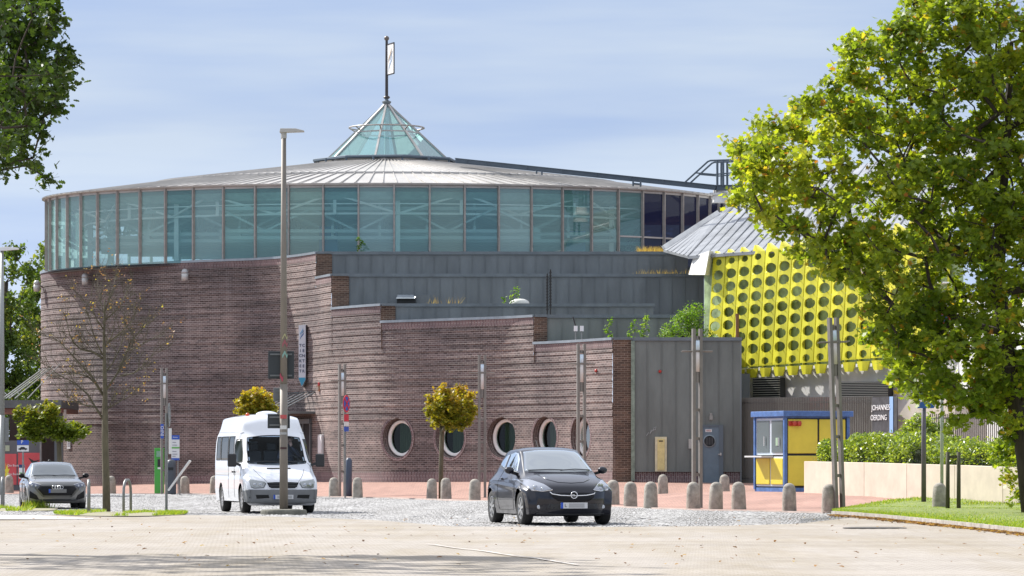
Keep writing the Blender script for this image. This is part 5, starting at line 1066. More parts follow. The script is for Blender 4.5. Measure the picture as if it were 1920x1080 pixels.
# signpost, round sign pole and tree stakes on the right lawn
D = 100; x0 = WX(1732, D); t = thing('direction_signpost', 'dark signpost with blue direction arms at the back of the lawn', 'signpost', (x0, D, .05)); MB().cyl((0,0,0), (0,0,WZ(720,D)), .068, .06, 12).build('post', mat('post_purple_grey', (.12,.11,.125), .55, .2, var=.2), t, True)
for a, b, y0_, y1_ in ((1715,1748,727,739),(1719,1748,741,754),(1716,1750,757,769)):
    MB().prism([((a-1732)/F*D, -.12, WZ(y1_,D)),((b-1732)/F*D, -.12, WZ(y1_,D)),((b+3-1732)/F*D, -.12, WZ((y0_+y1_)/2,D)),((b-1732)/F*D, -.12, WZ(y0_,D)),((a-1732)/F*D, -.12, WZ(y0_,D))], (0,.03,0)).build('direction_arm', mat('arm_blue', (.03,.10,.34), .4), t)
D = 97; x0 = WX(1766, D); t = thing('sign_pole', 'pale thin pole with a red and blue round sign hidden in the leaves', 'road sign', (x0, D, .05)); MB().cyl((0,0,0), (0,0,WZ(590,D)), .045, .045, 10).build('pole', mat('pale_pole', (.42,.45,.42), .5, .2, var=.1), t, True)
d1 = disc((0,-.06,WZ(608,D)), .24, .02).build('disc', M_sred, t); disc((0,-.081,WZ(608,D)), .19, .004).build('blue_field', M_sblue, d1); MB().obox((0,-.09,WZ(608,D)), (.14,0,-.14), (0,.003,0), (.02,0,.02)).build('slash', M_sred, d1)
D = 92.5; t = thing('tree_stake', 'dark wooden two-post tree stake frame on the lawn', 'tree stake', (WX(1788,D), D, .05))
M_wood = mat('stake_wood', (.085,.08,.05), .85, var=.3, vscale=6, stretch=(1,1,.1))
for a in (1777, 1797.5): MB().cyl(((a-1788)/F*D,0,0), ((a-1788)/F*D,0,WZ(851,D)), .055, .05, 10).build('stake', M_wood, t, True)
MB().box((1778-1788)/F*D, (1797-1788)/F*D, -.03, .03, WZ(863,D), WZ(858,D)).build('crossbar', M_wood, t)

# chalk scribble on the zinc wall
D = 141.1; q = [P(x, y, D)-Vector((0,.05,0)) for x, y in ((1212,817),(1216,811),(1219,813),(1221,806),(1225,808),(1226,802),(1230,800),(1229,806),(1224,806),(1219,812))]
MB().tube(q, .012, 4).build('chalk_scribble', mat('chalk', (.36,.38,.38), .9), bl, world=True)

# ------------------------------------------------------------- trees and plants
M_bark = mat('bark_dark', (.055,.042,.032), .9, var=.35, vscale=12, bump=.4, bscale=25, stretch=(1,1,.25))
M_bark2 = mat('bark_olive', (.11,.095,.06), .9, var=.35, vscale=9, bump=.4, bscale=25, stretch=(1,1,.3))
L_maple = leafmat('maple_leaf', [(0,(.065,.12,.016)),(.35,(.145,.215,.026)),(.62,(.26,.325,.04)),(.84,(.39,.39,.045)),(.93,(.44,.31,.05)),(1,(.32,.13,.03))], .52, .3, .42)
L_oak = leafmat('oak_leaf', [(0,(.022,.045,.010)),(.6,(.045,.085,.014)),(1,(.10,.16,.02))], .38, .3, .45)
L_back = leafmat('poplar_leaf', [(0,(.045,.085,.02)),(.5,(.09,.15,.03)),(.85,(.17,.22,.045)),(1,(.26,.27,.07))], .4, .3, .5)
L_gold = leafmat('turning_maple_leaf', [(0,(.09,.12,.015)),(.3,(.17,.20,.02)),(.6,(.30,.27,.03)),(.85,(.34,.20,.035)),(1,(.25,.09,.03))], .42, .3, .45)
L_hedge = leafmat('hedge_leaf', [(0,(.07,.12,.02)),(.5,(.17,.25,.04)),(.85,(.29,.38,.07)),(1,(.36,.42,.12))], .42, .45, .35)
L_herb = leafmat('herb_leaf', [(0,(.07,.16,.015)),(.6,(.14,.27,.025)),(1,(.25,.33,.06))], .45, .3)
L_straw = leafmat('straw', [(0,(.22,.15,.06)),(.6,(.40,.30,.13)),(1,(.5,.42,.2))], .4, .2)

def inside(poly, x, y):
    c = False; n = len(poly); j = n-1
    for i in range(n):
        xi, yi = poly[i]; xj, yj = poly[j]
        if (yi > y) != (yj > y) and x < (xj-xi)*(y-yi)/(yj-yi+1e-9)+xi: c = not c
        j = i
    return c
def clumps(poly, D, dd, n, mind, seed=1, tries=60):
    rr = random.Random(seed); xs = [p[0] for p in poly]; ys = [p[1] for p in poly]; out_ = []
    for _ in range(n*tries):
        x, y = rr.uniform(min(xs), max(xs)), rr.uniform(min(ys), max(ys))
        if not inside(poly, x, y): continue
        d = D+rr.uniform(-dd, dd); p = P(x, y, d)
        if all((p-q).length > mind for q in out_): out_.append(p)
        if len(out_) >= n: break
    return out_

# big maple on the right
D = 86
poly = [(1374,264),(1430,236),(1462,178),(1500,205),(1560,150),(1590,95),(1610,80),(1690,48),(1720,-10),(1740,-60),(2080,-80),(2120,0),(2120,420),(2100,700),(2020,790),(1930,770),(1905,850),(1870,800),(1800,790),(1742,740),(1690,735),(1640,660),(1600,630),(1575,560),(1500,480),(1440,440),(1392,400),(1364,350),(1390,312)]
tg_ = clumps(poly, D, 2.6, 660, .38, 4)
tr_ = [G(1932, D)+Vector((0,0,-.1)), P(1921, 860, D), P(1905, 760, D), P(1884, 640, D), P(1872, 520, D), P(1880, 380, D), P(1890, 240, D), P(1895, 80, D)]
def mcol(lp, lc):
    n = .5+.5*np.sin(lp[:, 0]*1.3+2*np.sin(lp[:, 2]*.9))*np.sin(lp[:, 2]*1.1+lp[:, 1]); px = lp[:, 0]/lp[:, 1]*F+960; warm = np.clip((1720-px)/400, 0, 1)
    r = RNG.random(len(lp)); return np.clip(.30*r+.28*lc+.12*n+.22*warm+.1, 0, 1)*(r < .96)+(r >= .96)*(.85+.15*RNG.random(len(lp)))
tree('maple_tree', 'large green maple with yellowing leaves filling the right of the picture', 'tree', tr_, tg_, M_bark, L_maple, 70000, .138, MAPLE, .40, 8, r_trunk=(.19,.07), up=.25, r_tip=.010, colnoise=mcol, leaf_jit=.085, twr=.005, flat=.75)
# low suckers / shrub at its foot
def bush(name, label, poly, D, dd, n, mind, nl, ls, shape, lm, foot, cr=.3, cat='bush', up=.4, group=None, ntw=7, seed=2, **k):
    tg2 = clumps(poly, D, dd, n, mind, seed); f = Vector(foot); return tree(name, label, cat, [f, f+Vector((0,0,.12)), f+Vector((0,.05,.3))], tg2, M_bark, lm, nl, ls, shape, cr, ntw, group, up=up, r_tip=.006, step=.3, **k)
bush('maple_sucker', 'leafy low growth at the right edge under the maple', [(1872,810),(1900,790),(2010,800),(2020,940),(1900,935),(1868,900)], 90, .5, 26, .22, 2600, .11, MAPLE, L_maple, G(1930, 90), .28, 'shrub')
# oak branches hanging in at top left
D = 55
poly = [(-760,-400),(40,-300),(80,-60),(98,20),(126,60),(130,110),(118,170),(102,230),(62,262),(80,300),(66,325),(52,292),(28,262),(10,300),(-40,310),(-200,350),(-520,360),(-800,200)]
tg_ = clumps(poly, 52.5, 3.6, 330, .36, 9); tg_ += clumps([(-20,-60),(60,-60),(95,20),(125,60),(140,110),(124,170),(104,230),(66,262),(96,318),(80,350),(56,322),(30,290),(4,330),(-20,300)], D, .9, 110, .20, 19)
tr_ = [Vector((WX(-420, D), D, 0)), P(-415, 600, D), P(-400, 300, D), P(-390, 0, D), P(-380, -300, D)]
tree('oak_tree', 'dark oak whose leafy boughs hang in at the top left', 'tree', tr_, tg_, M_bark, L_oak, 24000, .105, OAK, .25, 8, r_trunk=(.28,.12), up=.2, leaf_jit=.05, r_tip=.008, step=.3, twr=.004, flat=.8)
# bare tree
D = 96.5
bt = [G(200, D)+Vector((0,0,-.05)), P(199, 900, D), P(197, 830, D), P(197, 780, D), P(197, 735, D), P(196, 680, D), P(195, 630, D), P(196, 590, D)]
LIMBS = [[(194,787),(178,762),(165,740),(140,718),(112,704),(92,688)],[(193,740),(180,720),(165,706),(145,700),(122,702)],[(190,735),(172,705),(150,682),(130,660),(112,641),(98,634)],[(193,672),(175,660),(152,655),(138,643),(130,625),(124,600)],
 [(192,665),(180,640),(172,614),(166,590)],[(200,730),(220,700),(235,665),(245,640),(268,615),(287,598)],[(235,660),(262,648),(292,632)],[(205,640),(225,625),(240,610),(254,588)],[(197,600),(215,585),(228,570),(236,552)],[(203,765),(220,755),(240,744)],
 [(225,705),(250,700),(275,680),(294,655)],[(196,590),(190,570),(184,542)],[(196,585),(205,560),(212,540),(216,522)],[(196,620),(182,600),(172,578),(160,566)],[(196,700),(212,680),(226,650),(232,620)],[(178,762),(160,760),(138,750),(124,742)],[(197,650),(210,630),(216,600)]]
t = thing('bare_tree', 'almost bare young tree with a few dry leaves on the grass strip', 'tree', tuple(bt[0])); rr = random.Random(5)
MB().tube(bt+[P(196, 562, D)], [.105,.095,.088,.08,.062,.048,.036,.028,.012], 10).build('trunk', M_bark2, t, True, True)
bb = MB(); lp = []
def shoot(p, d, L_, r, lv):
    n = 4; q = p.copy(); dd = d.copy()
    for k in range(n):
        dd = (dd+Vector((rr.gauss(0,.16), rr.gauss(0,.16), rr.gauss(.05,.14)))).normalized(); e = q+dd*L_/n; bb.cyl(q, e, r*(1-k/n*.6), r*(1-(k+1)/n*.6), 4, False); q = e
        if lv and rr.random() < .9:
            for _ in range(1+(lv > 1)): s_ = Vector((rr.gauss(0,1), rr.gauss(0,1), rr.gauss(.5,.6))).normalized(); shoot(q, (dd*1.1+s_*.9).normalized(), L_*rr.uniform(.4,.7), r*.55, lv-1)
    if rr.random() < .05: lp.extend([q+Vector((rr.gauss(0,.04), rr.gauss(0,.04), rr.gauss(-.03,.04))) for _ in range(3)])
for lm in LIMBS:
    dy = rr.uniform(-1.0, 1.0); q = [P(x, y, D+dy*(i/(len(lm)-1))**1.2) for i, (x, y) in enumerate(lm)]; n = len(q); r0 = .034 if n > 4 else .024
    bb.tube(q, [r0*(1-.78*i/(n-1)) for i in range(n)], 6)
    for i in range(n-1):
        for k in range(3):
            f_ = rr.random(); p = q[i]*(1-f_)+q[i+1]*f_; dd = (q[i+1]-q[i]).normalized(); s_ = Vector((rr.gauss(0,1), rr.gauss(0,1), rr.gauss(.35,.6))).normalized()
            shoot(p, (dd*1.0+s_).normalized(), rr.uniform(.3,.75), .009, 2 if rr.random() < .5 else 1)
    shoot(q[-1], (q[-1]-q[-2]).normalized(), .5, .009, 2)
bb.build('branches', M_bark2, t, True, True)
cl_ = P(146, 748, D); lp += [cl_+Vector((rr.gauss(0,.09), rr.gauss(0,.09), rr.gauss(0,.09))) for _ in range(26)]
leaves('crown', np.array([tuple(p) for p in lp]), .06, OVAL, leafmat('withered_leaf', [(0,(.24,.11,.07)),(.6,(.40,.24,.14)),(1,(.42,.38,.08))], .3, .2), t, .2, tuple(bt[0]))
# small round maples
def ballcrown(poly, D, dd, n, mind, seed): return clumps(poly, D, dd, n, mind, seed)
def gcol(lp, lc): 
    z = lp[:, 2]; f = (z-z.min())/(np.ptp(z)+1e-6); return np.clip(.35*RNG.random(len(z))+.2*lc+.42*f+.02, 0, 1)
D = 131.5; c = [(805,790),(800,765),(810,742),(835,730),(862,730),(885,745),(892,768),(880,790),(868,798),(838,802),(815,798)]
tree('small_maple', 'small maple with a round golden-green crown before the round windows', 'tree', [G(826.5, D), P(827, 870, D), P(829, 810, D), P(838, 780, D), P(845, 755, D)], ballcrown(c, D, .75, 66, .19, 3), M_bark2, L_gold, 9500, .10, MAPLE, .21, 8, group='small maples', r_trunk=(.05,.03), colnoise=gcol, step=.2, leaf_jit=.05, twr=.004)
D = 133; c = [(450,780),(448,755),(462,742),(490,736),(508,748),(512,775),(500,786),(520,790),(548,800),(545,812),(520,806),(495,800),(470,790)]
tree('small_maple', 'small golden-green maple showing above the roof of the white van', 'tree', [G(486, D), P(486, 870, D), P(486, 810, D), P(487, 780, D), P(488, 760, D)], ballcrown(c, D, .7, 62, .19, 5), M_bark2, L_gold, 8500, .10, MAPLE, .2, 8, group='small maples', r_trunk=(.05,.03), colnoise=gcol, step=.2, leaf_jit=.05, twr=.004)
D = 139; c = [(36,800),(32,775),(50,768),(75,775),(90,762),(105,765),(108,785),(125,800),(150,795),(162,812),(150,820),(120,822),(90,822),(60,822),(42,815)]
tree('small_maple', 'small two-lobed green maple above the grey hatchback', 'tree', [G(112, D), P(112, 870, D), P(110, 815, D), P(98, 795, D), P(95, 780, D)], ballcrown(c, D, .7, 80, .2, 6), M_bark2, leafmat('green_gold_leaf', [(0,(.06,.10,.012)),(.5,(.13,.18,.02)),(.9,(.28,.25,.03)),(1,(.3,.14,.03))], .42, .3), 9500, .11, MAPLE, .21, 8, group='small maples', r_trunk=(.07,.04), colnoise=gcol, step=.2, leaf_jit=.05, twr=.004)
# tall background trees far left
for nm, poly, D, n, nl, fx, lab, seed in (('first', [(-160,900),(-160,520),(-40,500),(18,462),(52,455),(60,500),(52,560),(58,640),(54,760),(40,880)], 232, 150, 15000, 5, 'tall leafy tree behind the left street lamp', 31),
      ('second', [(48,860),(50,640),(44,560),(60,520),(72,490),(86,462),(110,470),(140,560),(150,860)], 240, 110, 11000, 80, 'tall leafy tree right against the left side of the brick drum', 32)):
    tg_ = clumps(poly, D, 3.5, n, .75, seed); b = Vector((WX(fx, D), D, .5))
    tree('tall_tree', lab, 'tree', [b, b+Vector((0,0,4)), b+Vector((0,0,8)), b+Vector((.2,0,12))], tg_, M_bark, L_back, int(nl*1.7), .28, OVAL, .85, 7, group='trees behind the hall', r_trunk=(.3,.15), up=.1, droop=.8, leaf_jit=.14, r_tip=.02, step=1.0)
bush('dark_thicket', 'dark thicket behind the left canopy', [(-100,900),(-100,745),(10,735),(75,745),(78,900)], 196, 1.5, 60, .5, 4500, .17, OVAL, L_oak, G(20, 196), .5, 'bush')
# hedge on the retaining wall, ivy bush, terrace weeds
def hedge(name, label, pts, h, wd, nl, ls, foot, cat='hedge'):
    t = thing(name, label, cat, foot); t_ = RNG.random(nl)*(len(pts)-1); i = t_.astype(int); r = (t_-i)[:, None]; A = np.array([p[:2] for p in pts]); zb = np.array([p[2] for p in pts]); hh = np.array([p[3] for p in pts])
    c = A[i]*(1-r)+A[i+1]*r; z0 = zb[i]*(1-r[:, 0])+zb[i+1]*r[:, 0]; ht = hh[i]*(1-r[:, 0])+hh[i+1]*r[:, 0]
    d = A[i+1]-A[i]; d = d/np.linalg.norm(d, axis=1)[:, None]; nrm = np.stack([d[:, 1], -d[:, 0]], 1); nrm *= np.where(nrm[:, :1] > 0, -1, 1)
    a = RNG.random(nl)*PI; wob = 1+.13*np.sin(c[:, 1]*1.6)+.08*np.sin(c[:, 1]*4.3+a*3); rad = (.78+.3*RNG.random(nl))*wob
    off = np.sign(np.cos(a))*np.abs(np.cos(a))**.5*wd*rad; zz_ = np.abs(np.sin(a))**.55*ht*rad
    p = np.concatenate([c+nrm*(off+wd*.95)[:, None]*-1, (z0+zz_)[:, None]], 1)
    m_ = MB(); q = []
    for k in range(len(pts)):
        j = min(k, len(pts)-2); dd = Vector((A[j+1]-A[j]).tolist()+[0]).normalized(); nn = Vector((dd.y, -dd.x, 0)); nn = nn if nn.x < 0 else -nn; cc = Vector((A[k][0], A[k][1], zb[k]))-nn*wd*.95
        q.append([cc+nn*wd*.7*math.cos(b)+Vector((0,0,hh[k]*.78*abs(math.sin(b))**.6)) for b in np.linspace(0, PI, 9)])
    m_.grid(q); m_.build('dark_core', mat('hedge_core', (.018,.028,.01), .95), t, world=True)  # solid dark core fills the hedge behind its leaf layer
    # fine-grained body of leaves
    leaves('foliage', p, ls, OVAL, L_hedge, t, .35, foot); return t
hpz = [(WX(px, D)+.25, D+.35, z-.05, h) for px, D, z, h in ((1522,114.3,1.3,.60),(1560,112.2,1.29,.76),(1620,109.4,1.27,.82),(1700,106,1.24,.74))]
hedge('clipped_hedge', 'rounded bright green hedge on the left half of the cream wall', hpz, .9, .8, 19000, .085, hpz[0][:3])
hpz = [(WX(px, D)+.25, D+.35, z-.05, h) for px, D, z, h in ((1712,105.6,1.24,.6),(1760,103.6,1.22,.62),(1830,101,1.19,.72),(1900,98.8,1.16,.7),(1990,96.5,1.13,.7))]
hedge('clipped_hedge', 'lower green hedge on the right half of the cream wall under the maple', hpz, .7, .8, 15000, .085, hpz[0][:3])
bush('ivy_bush', 'dark upright ivy bush behind the signpost', [(1700,860),(1702,800),(1722,782),(1760,800),(1790,810),(1792,860)], 114, .5, 50, .2, 4200, .10, OVAL, L_hedge, G(1740, 114), .24)
for px, D, zb_, y0_, n, nl, lab, seed in ((674,162.5,9.9,452,6,220,'small bright green seedling growing at the foot of the glass drum',1),(955,153.2,7.6,548,7,150,'arching green weed beside the white roof dome',2),(1138,143.8,5.9,604,8,130,'small green weed left of the others on the low parapet',3),(1188,143.8,5.9,608,6,130,'small green weed in the middle of the low parapet',4),(1210,143.8,5.9,600,8,200,'upright green weed on the low parapet',5)):
    z1 = WZ(y0_, D); w_ = 9 if px != 955 else 14; q = [P(px+random.uniform(-w_,w_)*(1-i/n*.5)+(i/n*12 if px in (955,1138) else 0), HOR-(zb_+.15+(z1-zb_)*(i+.5)/n-EYE)*F/D, D+random.uniform(-.15,.15)) for i in range(n)]
    f = Vector((WX(px,D), D, zb_-.15)); tree('wild_plant', lab, 'plant', [f, f+Vector((0,0,.1)), f+Vector((0,0,.2))], q, M_bark2, L_herb, nl, .09, OVAL, .13, 5, r_tip=.004, twr=.003, leaf_jit=.03, step=.15)
D = 143.6; c = [(1240,632),(1262,600),(1280,585),(1300,575),(1318,570),(1312,600),(1318,632)]
bush('terrace_shrub', 'bushy light green shrub growing on the zinc box roof', c, D, .5, 55, .13, 3600, .075, OVAL, L_herb, (WX(1278,D), D, 5.7), .2, 'shrub')
bush('terrace_weed', 'small green weed right of the lamp on the zinc box roof', [(1322,632),(1328,615),(1336,622),(1336,632)], 143.6, .2, 6, .1, 150, .075, OVAL, L_herb, (WX(1329,D), D, 5.7), .12, 'plant')
def straw(label, px0, px1, D, z, h, n):
    p = np.stack([WX(px0, D)+(WX(px1, D)-WX(px0, D))*RNG.random(n), D+RNG.random(n)*.6, np.full(n, z)], 1); N = n; hh = h*(.3+.9*RNG.random(N)); lean = RNG.normal(size=(N, 2))*.35*hh[:, None]
    V = np.zeros((N, 3, 3)); V[:] = p[:, None]; V[:, 0, 0] -= .012; V[:, 1, 0] += .012; V[:, 2, :2] += lean; V[:, 2, 2] += hh
    tag(mesh_np('dry_grass', V.reshape(-1, 3), np.arange(3*N), np.full(N, 3), L_straw, None, RNG.random(N)), label, 'grass', kind='stuff')
straw('tuft of straw-coloured grass on the top terrace below the purple glass', 1196, 1288, 159.6, 10.1, .42, 1400)
straw('sparse dry weeds on the second terrace', 1190, 1310, 157.2, 9.0, .4, 260)
straw('sparse dry weeds on the third terrace', 800, 860, 153.2, 7.6, .5, 40)

# ------------------------------------------------------------- vehicles (front towards -y, centre line x = 0)
def paint(name, col, metal=.3, rough=.3, coat=1.0):
    return mat(name, col, rough, metal, coat=coat)
M_carglass = glass('car_glass', (.10,.12,.13), .01, .10, 1.55)
M_tyre = mat('tyre_rubber', (.018,.018,.018), .8); M_plastic = mat('black_plastic', (.025,.026,.028), .55); M_gloss = mat('gloss_black', (.006,.006,.008), .35, spec=.25)
M_chrome = mat('chrome', (.75,.75,.76), .15, 1.0); M_rim = mat('rim_silver', (.5,.5,.5), .3, .7); M_lampglass = glass('headlamp_lens', (.75,.8,.85), .02, .12, 1.5)
M_lampin = mat('lamp_reflector', (.5,.52,.55), .25, .8); M_under = mat('underbody', (.012,.012,.012), .9); M_seat = mat('seat_fabric', (.04,.045,.05), .9)
M_plate = mat('number_plate', (.62,.62,.62), .4); M_eu = mat('plate_blue', (.02,.08,.45), .4); M_amber = mat('amber', (.6,.2,.02), .3)

def car_body(prof, secf, sill, arches, ni=150, nv=22, nk=44):
    """prof rows: y, z, edge half width, edge dy, edge dz, blend depth, blend power, sill y ; secf(y,z)= body half width"""
    Pp = np.array(prof, float); d = np.r_[0, np.cumsum(np.linalg.norm(np.diff(Pp[:, :2], axis=0), axis=1))]; A = pchip(d, Pp, np.linspace(0, d[-1], ni))
    y, z, E, dy, dz, bl, q, ys = A.T
    v = np.linspace(0, 1, nv+1)[None]; t = v**3.2
    top = np.stack([E[:, None]*v, y[:, None]+dy[:, None]*t, z[:, None]+dz[:, None]*t], -1)
    ye, ze = y+dy, z+dz; k = np.linspace(0, 1, nk+1)[None]
    Y = ye[:, None]*(1-k)+ys[:, None]*k; Z = ze[:, None]*(1-k)+sill*k
    dist = np.hypot(Y-ye[:, None], Z-ze[:, None]); tt = np.clip(dist/bl[:, None], 0, 1); f = 1-(1-tt)**q[:, None]
    W = secf(Y, Z); X = E[:, None]+(W-E[:, None])*f
    dead = np.zeros(X.shape, bool)
    for yc, zc, r in arches:
        rr = np.hypot(Y-yc, Z-zc); sn = (np.abs(rr-r) < .028); kk = r/np.maximum(rr, 1e-6)
        Y = np.where(sn, yc+(Y-yc)*kk, Y); Z = np.where(sn, zc+(Z-zc)*kk, Z)
    W2 = secf(Y, Z); side = np.stack([X, Y, Z], -1)
    mb = MB(); faces = []
    ncol = nv+1+nk; grid = np.concatenate([top, side[:, 1:]], 1)
    for s in (1, -1):
        Gd = grid.copy(); Gd[..., 0] *= s; n0 = len(mb.v); mb.v += [tuple(p) for p in Gd.reshape(-1, 3)]
        for i in range(ni-1):
            for j in range(ncol-1):
                c = (Gd[i, j]+Gd[i+1, j+1]+Gd[i+1, j]+Gd[i, j+1])/4
                if j >= nv and any(math.hypot(c[1]-yc, c[2]-zc) < r-.002 for yc, zc, r in arches): continue
                a = [n0+i*ncol+j, n0+(i+1)*ncol+j, n0+(i+1)*ncol+j+1, n0+i*ncol+j+1]
                mb.f.append(tuple(a if s > 0 else a[::-1]))
    return mb
class Shell:
    def __init__(s, mb): s.mb = mb; s.bvh = BVHTree.FromPolygons([Vector(v) for v in mb.v], mb.f)
    def hit(s, a, b, mode, side=1, c=None):
        if mode == 'front': o, d = Vector((a, -3, b)), Vector((0, 1, 0))
        elif mode == 'rear': o, d = Vector((a, 9, b)), Vector((0, -1, 0))
        elif mode == 'side': o, d = Vector((side*3, a, b)), Vector((-side, 0, 0))
        elif mode == 'top': o, d = Vector((a, b, 5)), Vector((0, 0, -1))
        loc, n, _, _ = s.bvh.ray_cast(o, d)
        if loc is None: loc, n, _, _ = s.bvh.find_nearest(o+d*(2.8 if mode != 'top' else 3.6))
        if n.dot(d) > 0: n = -n
        return loc, n
    def patch(s, poly, mode, off=.004, side=1, rings=6, seg=.03, edge=.012):
        """star-shaped outline laid on the shell, slightly proud"""
        pts = []
        for i, p in enumerate(poly):
            q = poly[(i+1) % len(poly)]; n = max(1, int(math.dist(p, q)/seg)); pts += [(p[0]+(q[0]-p[0])*k/n, p[1]+(q[1]-p[1])*k/n) for k in range(n)]
        cx = sum(p[0] for p in pts)/len(pts); cy = sum(p[1] for p in pts)/len(pts); m = MB(); n = len(pts); V = []
        l0, n0 = s.hit(cx, cy, mode, side); V.append(l0+n0*off)
        for r in range(1, rings+1):
            for p in pts: l, nn = s.hit(cx+(p[0]-cx)*r/rings, cy+(p[1]-cy)*r/rings, mode, side); V.append(l+nn*off)
        for p in pts: l, nn = s.hit(p[0], p[1], mode, side); V.append(l-nn*edge)
        f = [(0, 1+i, 1+(i+1) % n) for i in range(n)]
        for r in range(rings): a, b = 1+r*n, 1+(r+1)*n; f += [(a+i, b+i, b+(i+1) % n, a+(i+1) % n) for i in range(n)]
        return m.add(V, f)
    def line(s, pts, mode, r=.006, off=0, side=1, seg=.05):
        q = []
        for a, b in zip(pts[:-1], pts[1:]):
            n = max(1, int(math.dist(a, b)/seg)); q += [(a[0]+(b[0]-a[0])*k/n, a[1]+(b[1]-a[1])*k/n) for k in range(n)]
        q.append(pts[-1]); V = []
        for p in q: l, nn = s.hit(p[0], p[1], mode, side); V.append(l+nn*off)
        return MB().tube(V, r, 5)
    def cut(s, poly, mode, side=1, shrink=.97, ymax=None):
        cx = sum(p[0] for p in poly)/len(poly); cy = sum(p[1] for p in poly)/len(poly); q = [(cx+(a-cx)*shrink, cy+(b-cy)*shrink) for a, b in poly]; keep = []
        for f in s.mb.f:
            c = sum((Vector(s.mb.v[i]) for i in f), Vector())/len(f); a = (c.x, c.z) if mode == 'front' else (c.y, c.z)
            ok = (mode == 'front' and (ymax is None or c.y < ymax)) or (mode == 'side' and c.x*side > .3)
            if ok and inside(q, *a): continue
            keep.append(f)
        s.mb.f = keep
def wheel(t, x, y, r, wd, spokes, rimr=.72, side=1, hub=M_rim, name='wheel'):
    o = bpy.data.objects.new(name, None); COL.objects.link(o); o.parent = t; o.location = (x, y, r); o.empty_display_size = .1
    h = wd/2; R_ = rimr*r
    MB().lathe([(R_,-h*.9),(r*.93,-h),(r*.985,-h*.8),(r,-h*.4),(r,h*.4),(r*.985,h*.8),(r*.93,h),(R_,h*.9),(R_,-h*.9)], (0,0,0), 36, 'x', False).build('tyre', M_tyre, o, True)
    f = side*h*.82
    MB().lathe([(R_*1.01, f*.95),(R_*.97, f*1.08),(R_*.9, f*.98),(R_*.86, f*.2),(.01, f*.15)], (0,0,0), 36, 'x', False).build('rim_well', mat('rim_shadow', (.05,.05,.05), .5, .5) if 'rim_shadow' not in bpy.data.materials else bpy.data.materials['rim_shadow'], o, True)
    m = MB()
    for k in range(spokes):
        a = 2*PI*k/spokes+.3; c, s_ = math.cos(a), math.sin(a); tx = Vector((0, -s_, c)); rd = Vector((0, c, s_))
        m.obox(Vector((f*.93, 0, 0))+rd*R_*.53, rd*R_*.42, tx*R_*.115, (.012, 0, 0))
    m.lathe([(R_*1.0, f*.9),(R_*1.0, f*1.05),(R_*.9, f*1.07),(R_*.88, f*.9)], (0,0,0), 36, 'x', False).lathe([(R_*.2, f*.8),(R_*.2, f*1.05),(.01, f*1.1)], (0,0,0), 14, 'x')
    m.build('rim', hub, o, False)
    return o
def place_car(t, px, D, rz, sc): t.location = (WX(px, D), D, gz(WX(px, D), D)); t.rotation_euler.z = R(rz); t.scale = (sc, sc, sc)
def mirror_pair(t, x, y, z, w_, h_, m_, arm=M_plastic):
    for s in (1, -1):
        o = MB().ball((s*x, y, z), 1, 14, (w_/2, .07, h_/2)).build('mirror', m_, t, True); MB().beam((s*(x-w_*.3), y+.02, z-h_*.3), (s*(x-w_*.95), y+.1, z-h_*.55), .05, .05).build('arm', arm, o); MB().ball((s*x, y+.045, z), 1, 12, (w_/2*.85, .035, h_/2*.8)).build('mirror_glass', M_chrome, o, True)

# ---- black three-door hatchback
t = thing('parked_car', 'shiny black three-door hatchback standing on the setts with blue-edged number plate', 'car')
prof = [(.16,.17,.60,.20,.0,.10,2,.30),(.05,.24,.62,.22,.0,.10,2,.32),(.01,.36,.64,.24,.0,.12,2,.34),(.0,.50,.66,.26,.0,.14,2,.36),(.02,.62,.68,.28,.0,.14,2,.38),(.07,.71,.70,.28,.0,.14,2,.40),(.17,.775,.71,.26,-.02,.16,2,.45),
 (.36,.845,.72,.20,-.04,.18,2,.55),(.62,.915,.72,.12,-.055,.2,2,.7),(.88,.965,.70,.08,-.06,.2,2,.92),(1.02,.995,.69,.07,-.05,.22,1.8,1.02),(1.22,1.095,.665,.13,-.03,.28,1.5,1.3),(1.5,1.25,.62,.15,-.03,.42,1.35,1.6),(1.76,1.375,.58,.14,-.03,.52,1.3,1.85),
 (2.0,1.445,.565,.06,-.035,.56,1.3,2.05),(2.35,1.475,.56,.0,-.045,.58,1.3,2.35),(2.8,1.465,.56,0,-.05,.58,1.3,2.8),(3.2,1.43,.55,-.02,-.05,.55,1.3,3.15),(3.5,1.375,.53,-.06,-.05,.52,1.3,3.4),(3.66,1.27,.55,-.12,-.03,.45,1.4,3.5),(3.80,1.06,.62,-.17,-.01,.3,1.6,3.62),(3.9,.88,.67,-.2,0,.2,2,3.7),(3.98,.62,.68,-.22,0,.15,2,3.74),(3.99,.45,.66,-.24,0,.12,2,3.74),(3.93,.25,.63,-.24,0,.1,2,3.72)]
def sec(Y, Z):
    plan = .868-.20*np.clip((.75-Y)/.75, 0, 1)**2.6-.10*np.clip((Y-3.2)/.8, 0, 1)**2
    zz = np.clip((Z-.62)/.38, 0, 1); lo = np.clip((.5-Z)/.35, 0, 1)
    crease = .016*np.exp(-((Z-(.70+.05*(Y-1)))/.05)**2)
    return plan*(1-.10*zz**1.6-.045*lo**1.5)+crease+.022*(np.exp(-((Y-.80)/.33)**2)+np.exp(-((Y-3.28)/.36)**2))*np.clip((Z-.2)/.2, 0, 1)*np.clip((.95-Z)/.3, 0, 1)
AR = [(.80,.325,.365),(3.28,.325,.365)]
sh = Shell(car_body(prof, sec, .20, AR)); M_cb = mat('black_paint', (.006,.007,.014), .3, 0, coat=.8, spec=.2)
scr = [(-.665,1.012),(0,1.0),(.665,1.012),(.60,1.19),(.525,1.385),(.3,1.415),(0,1.425),(-.3,1.415),(-.525,1.385),(-.60,1.19)]
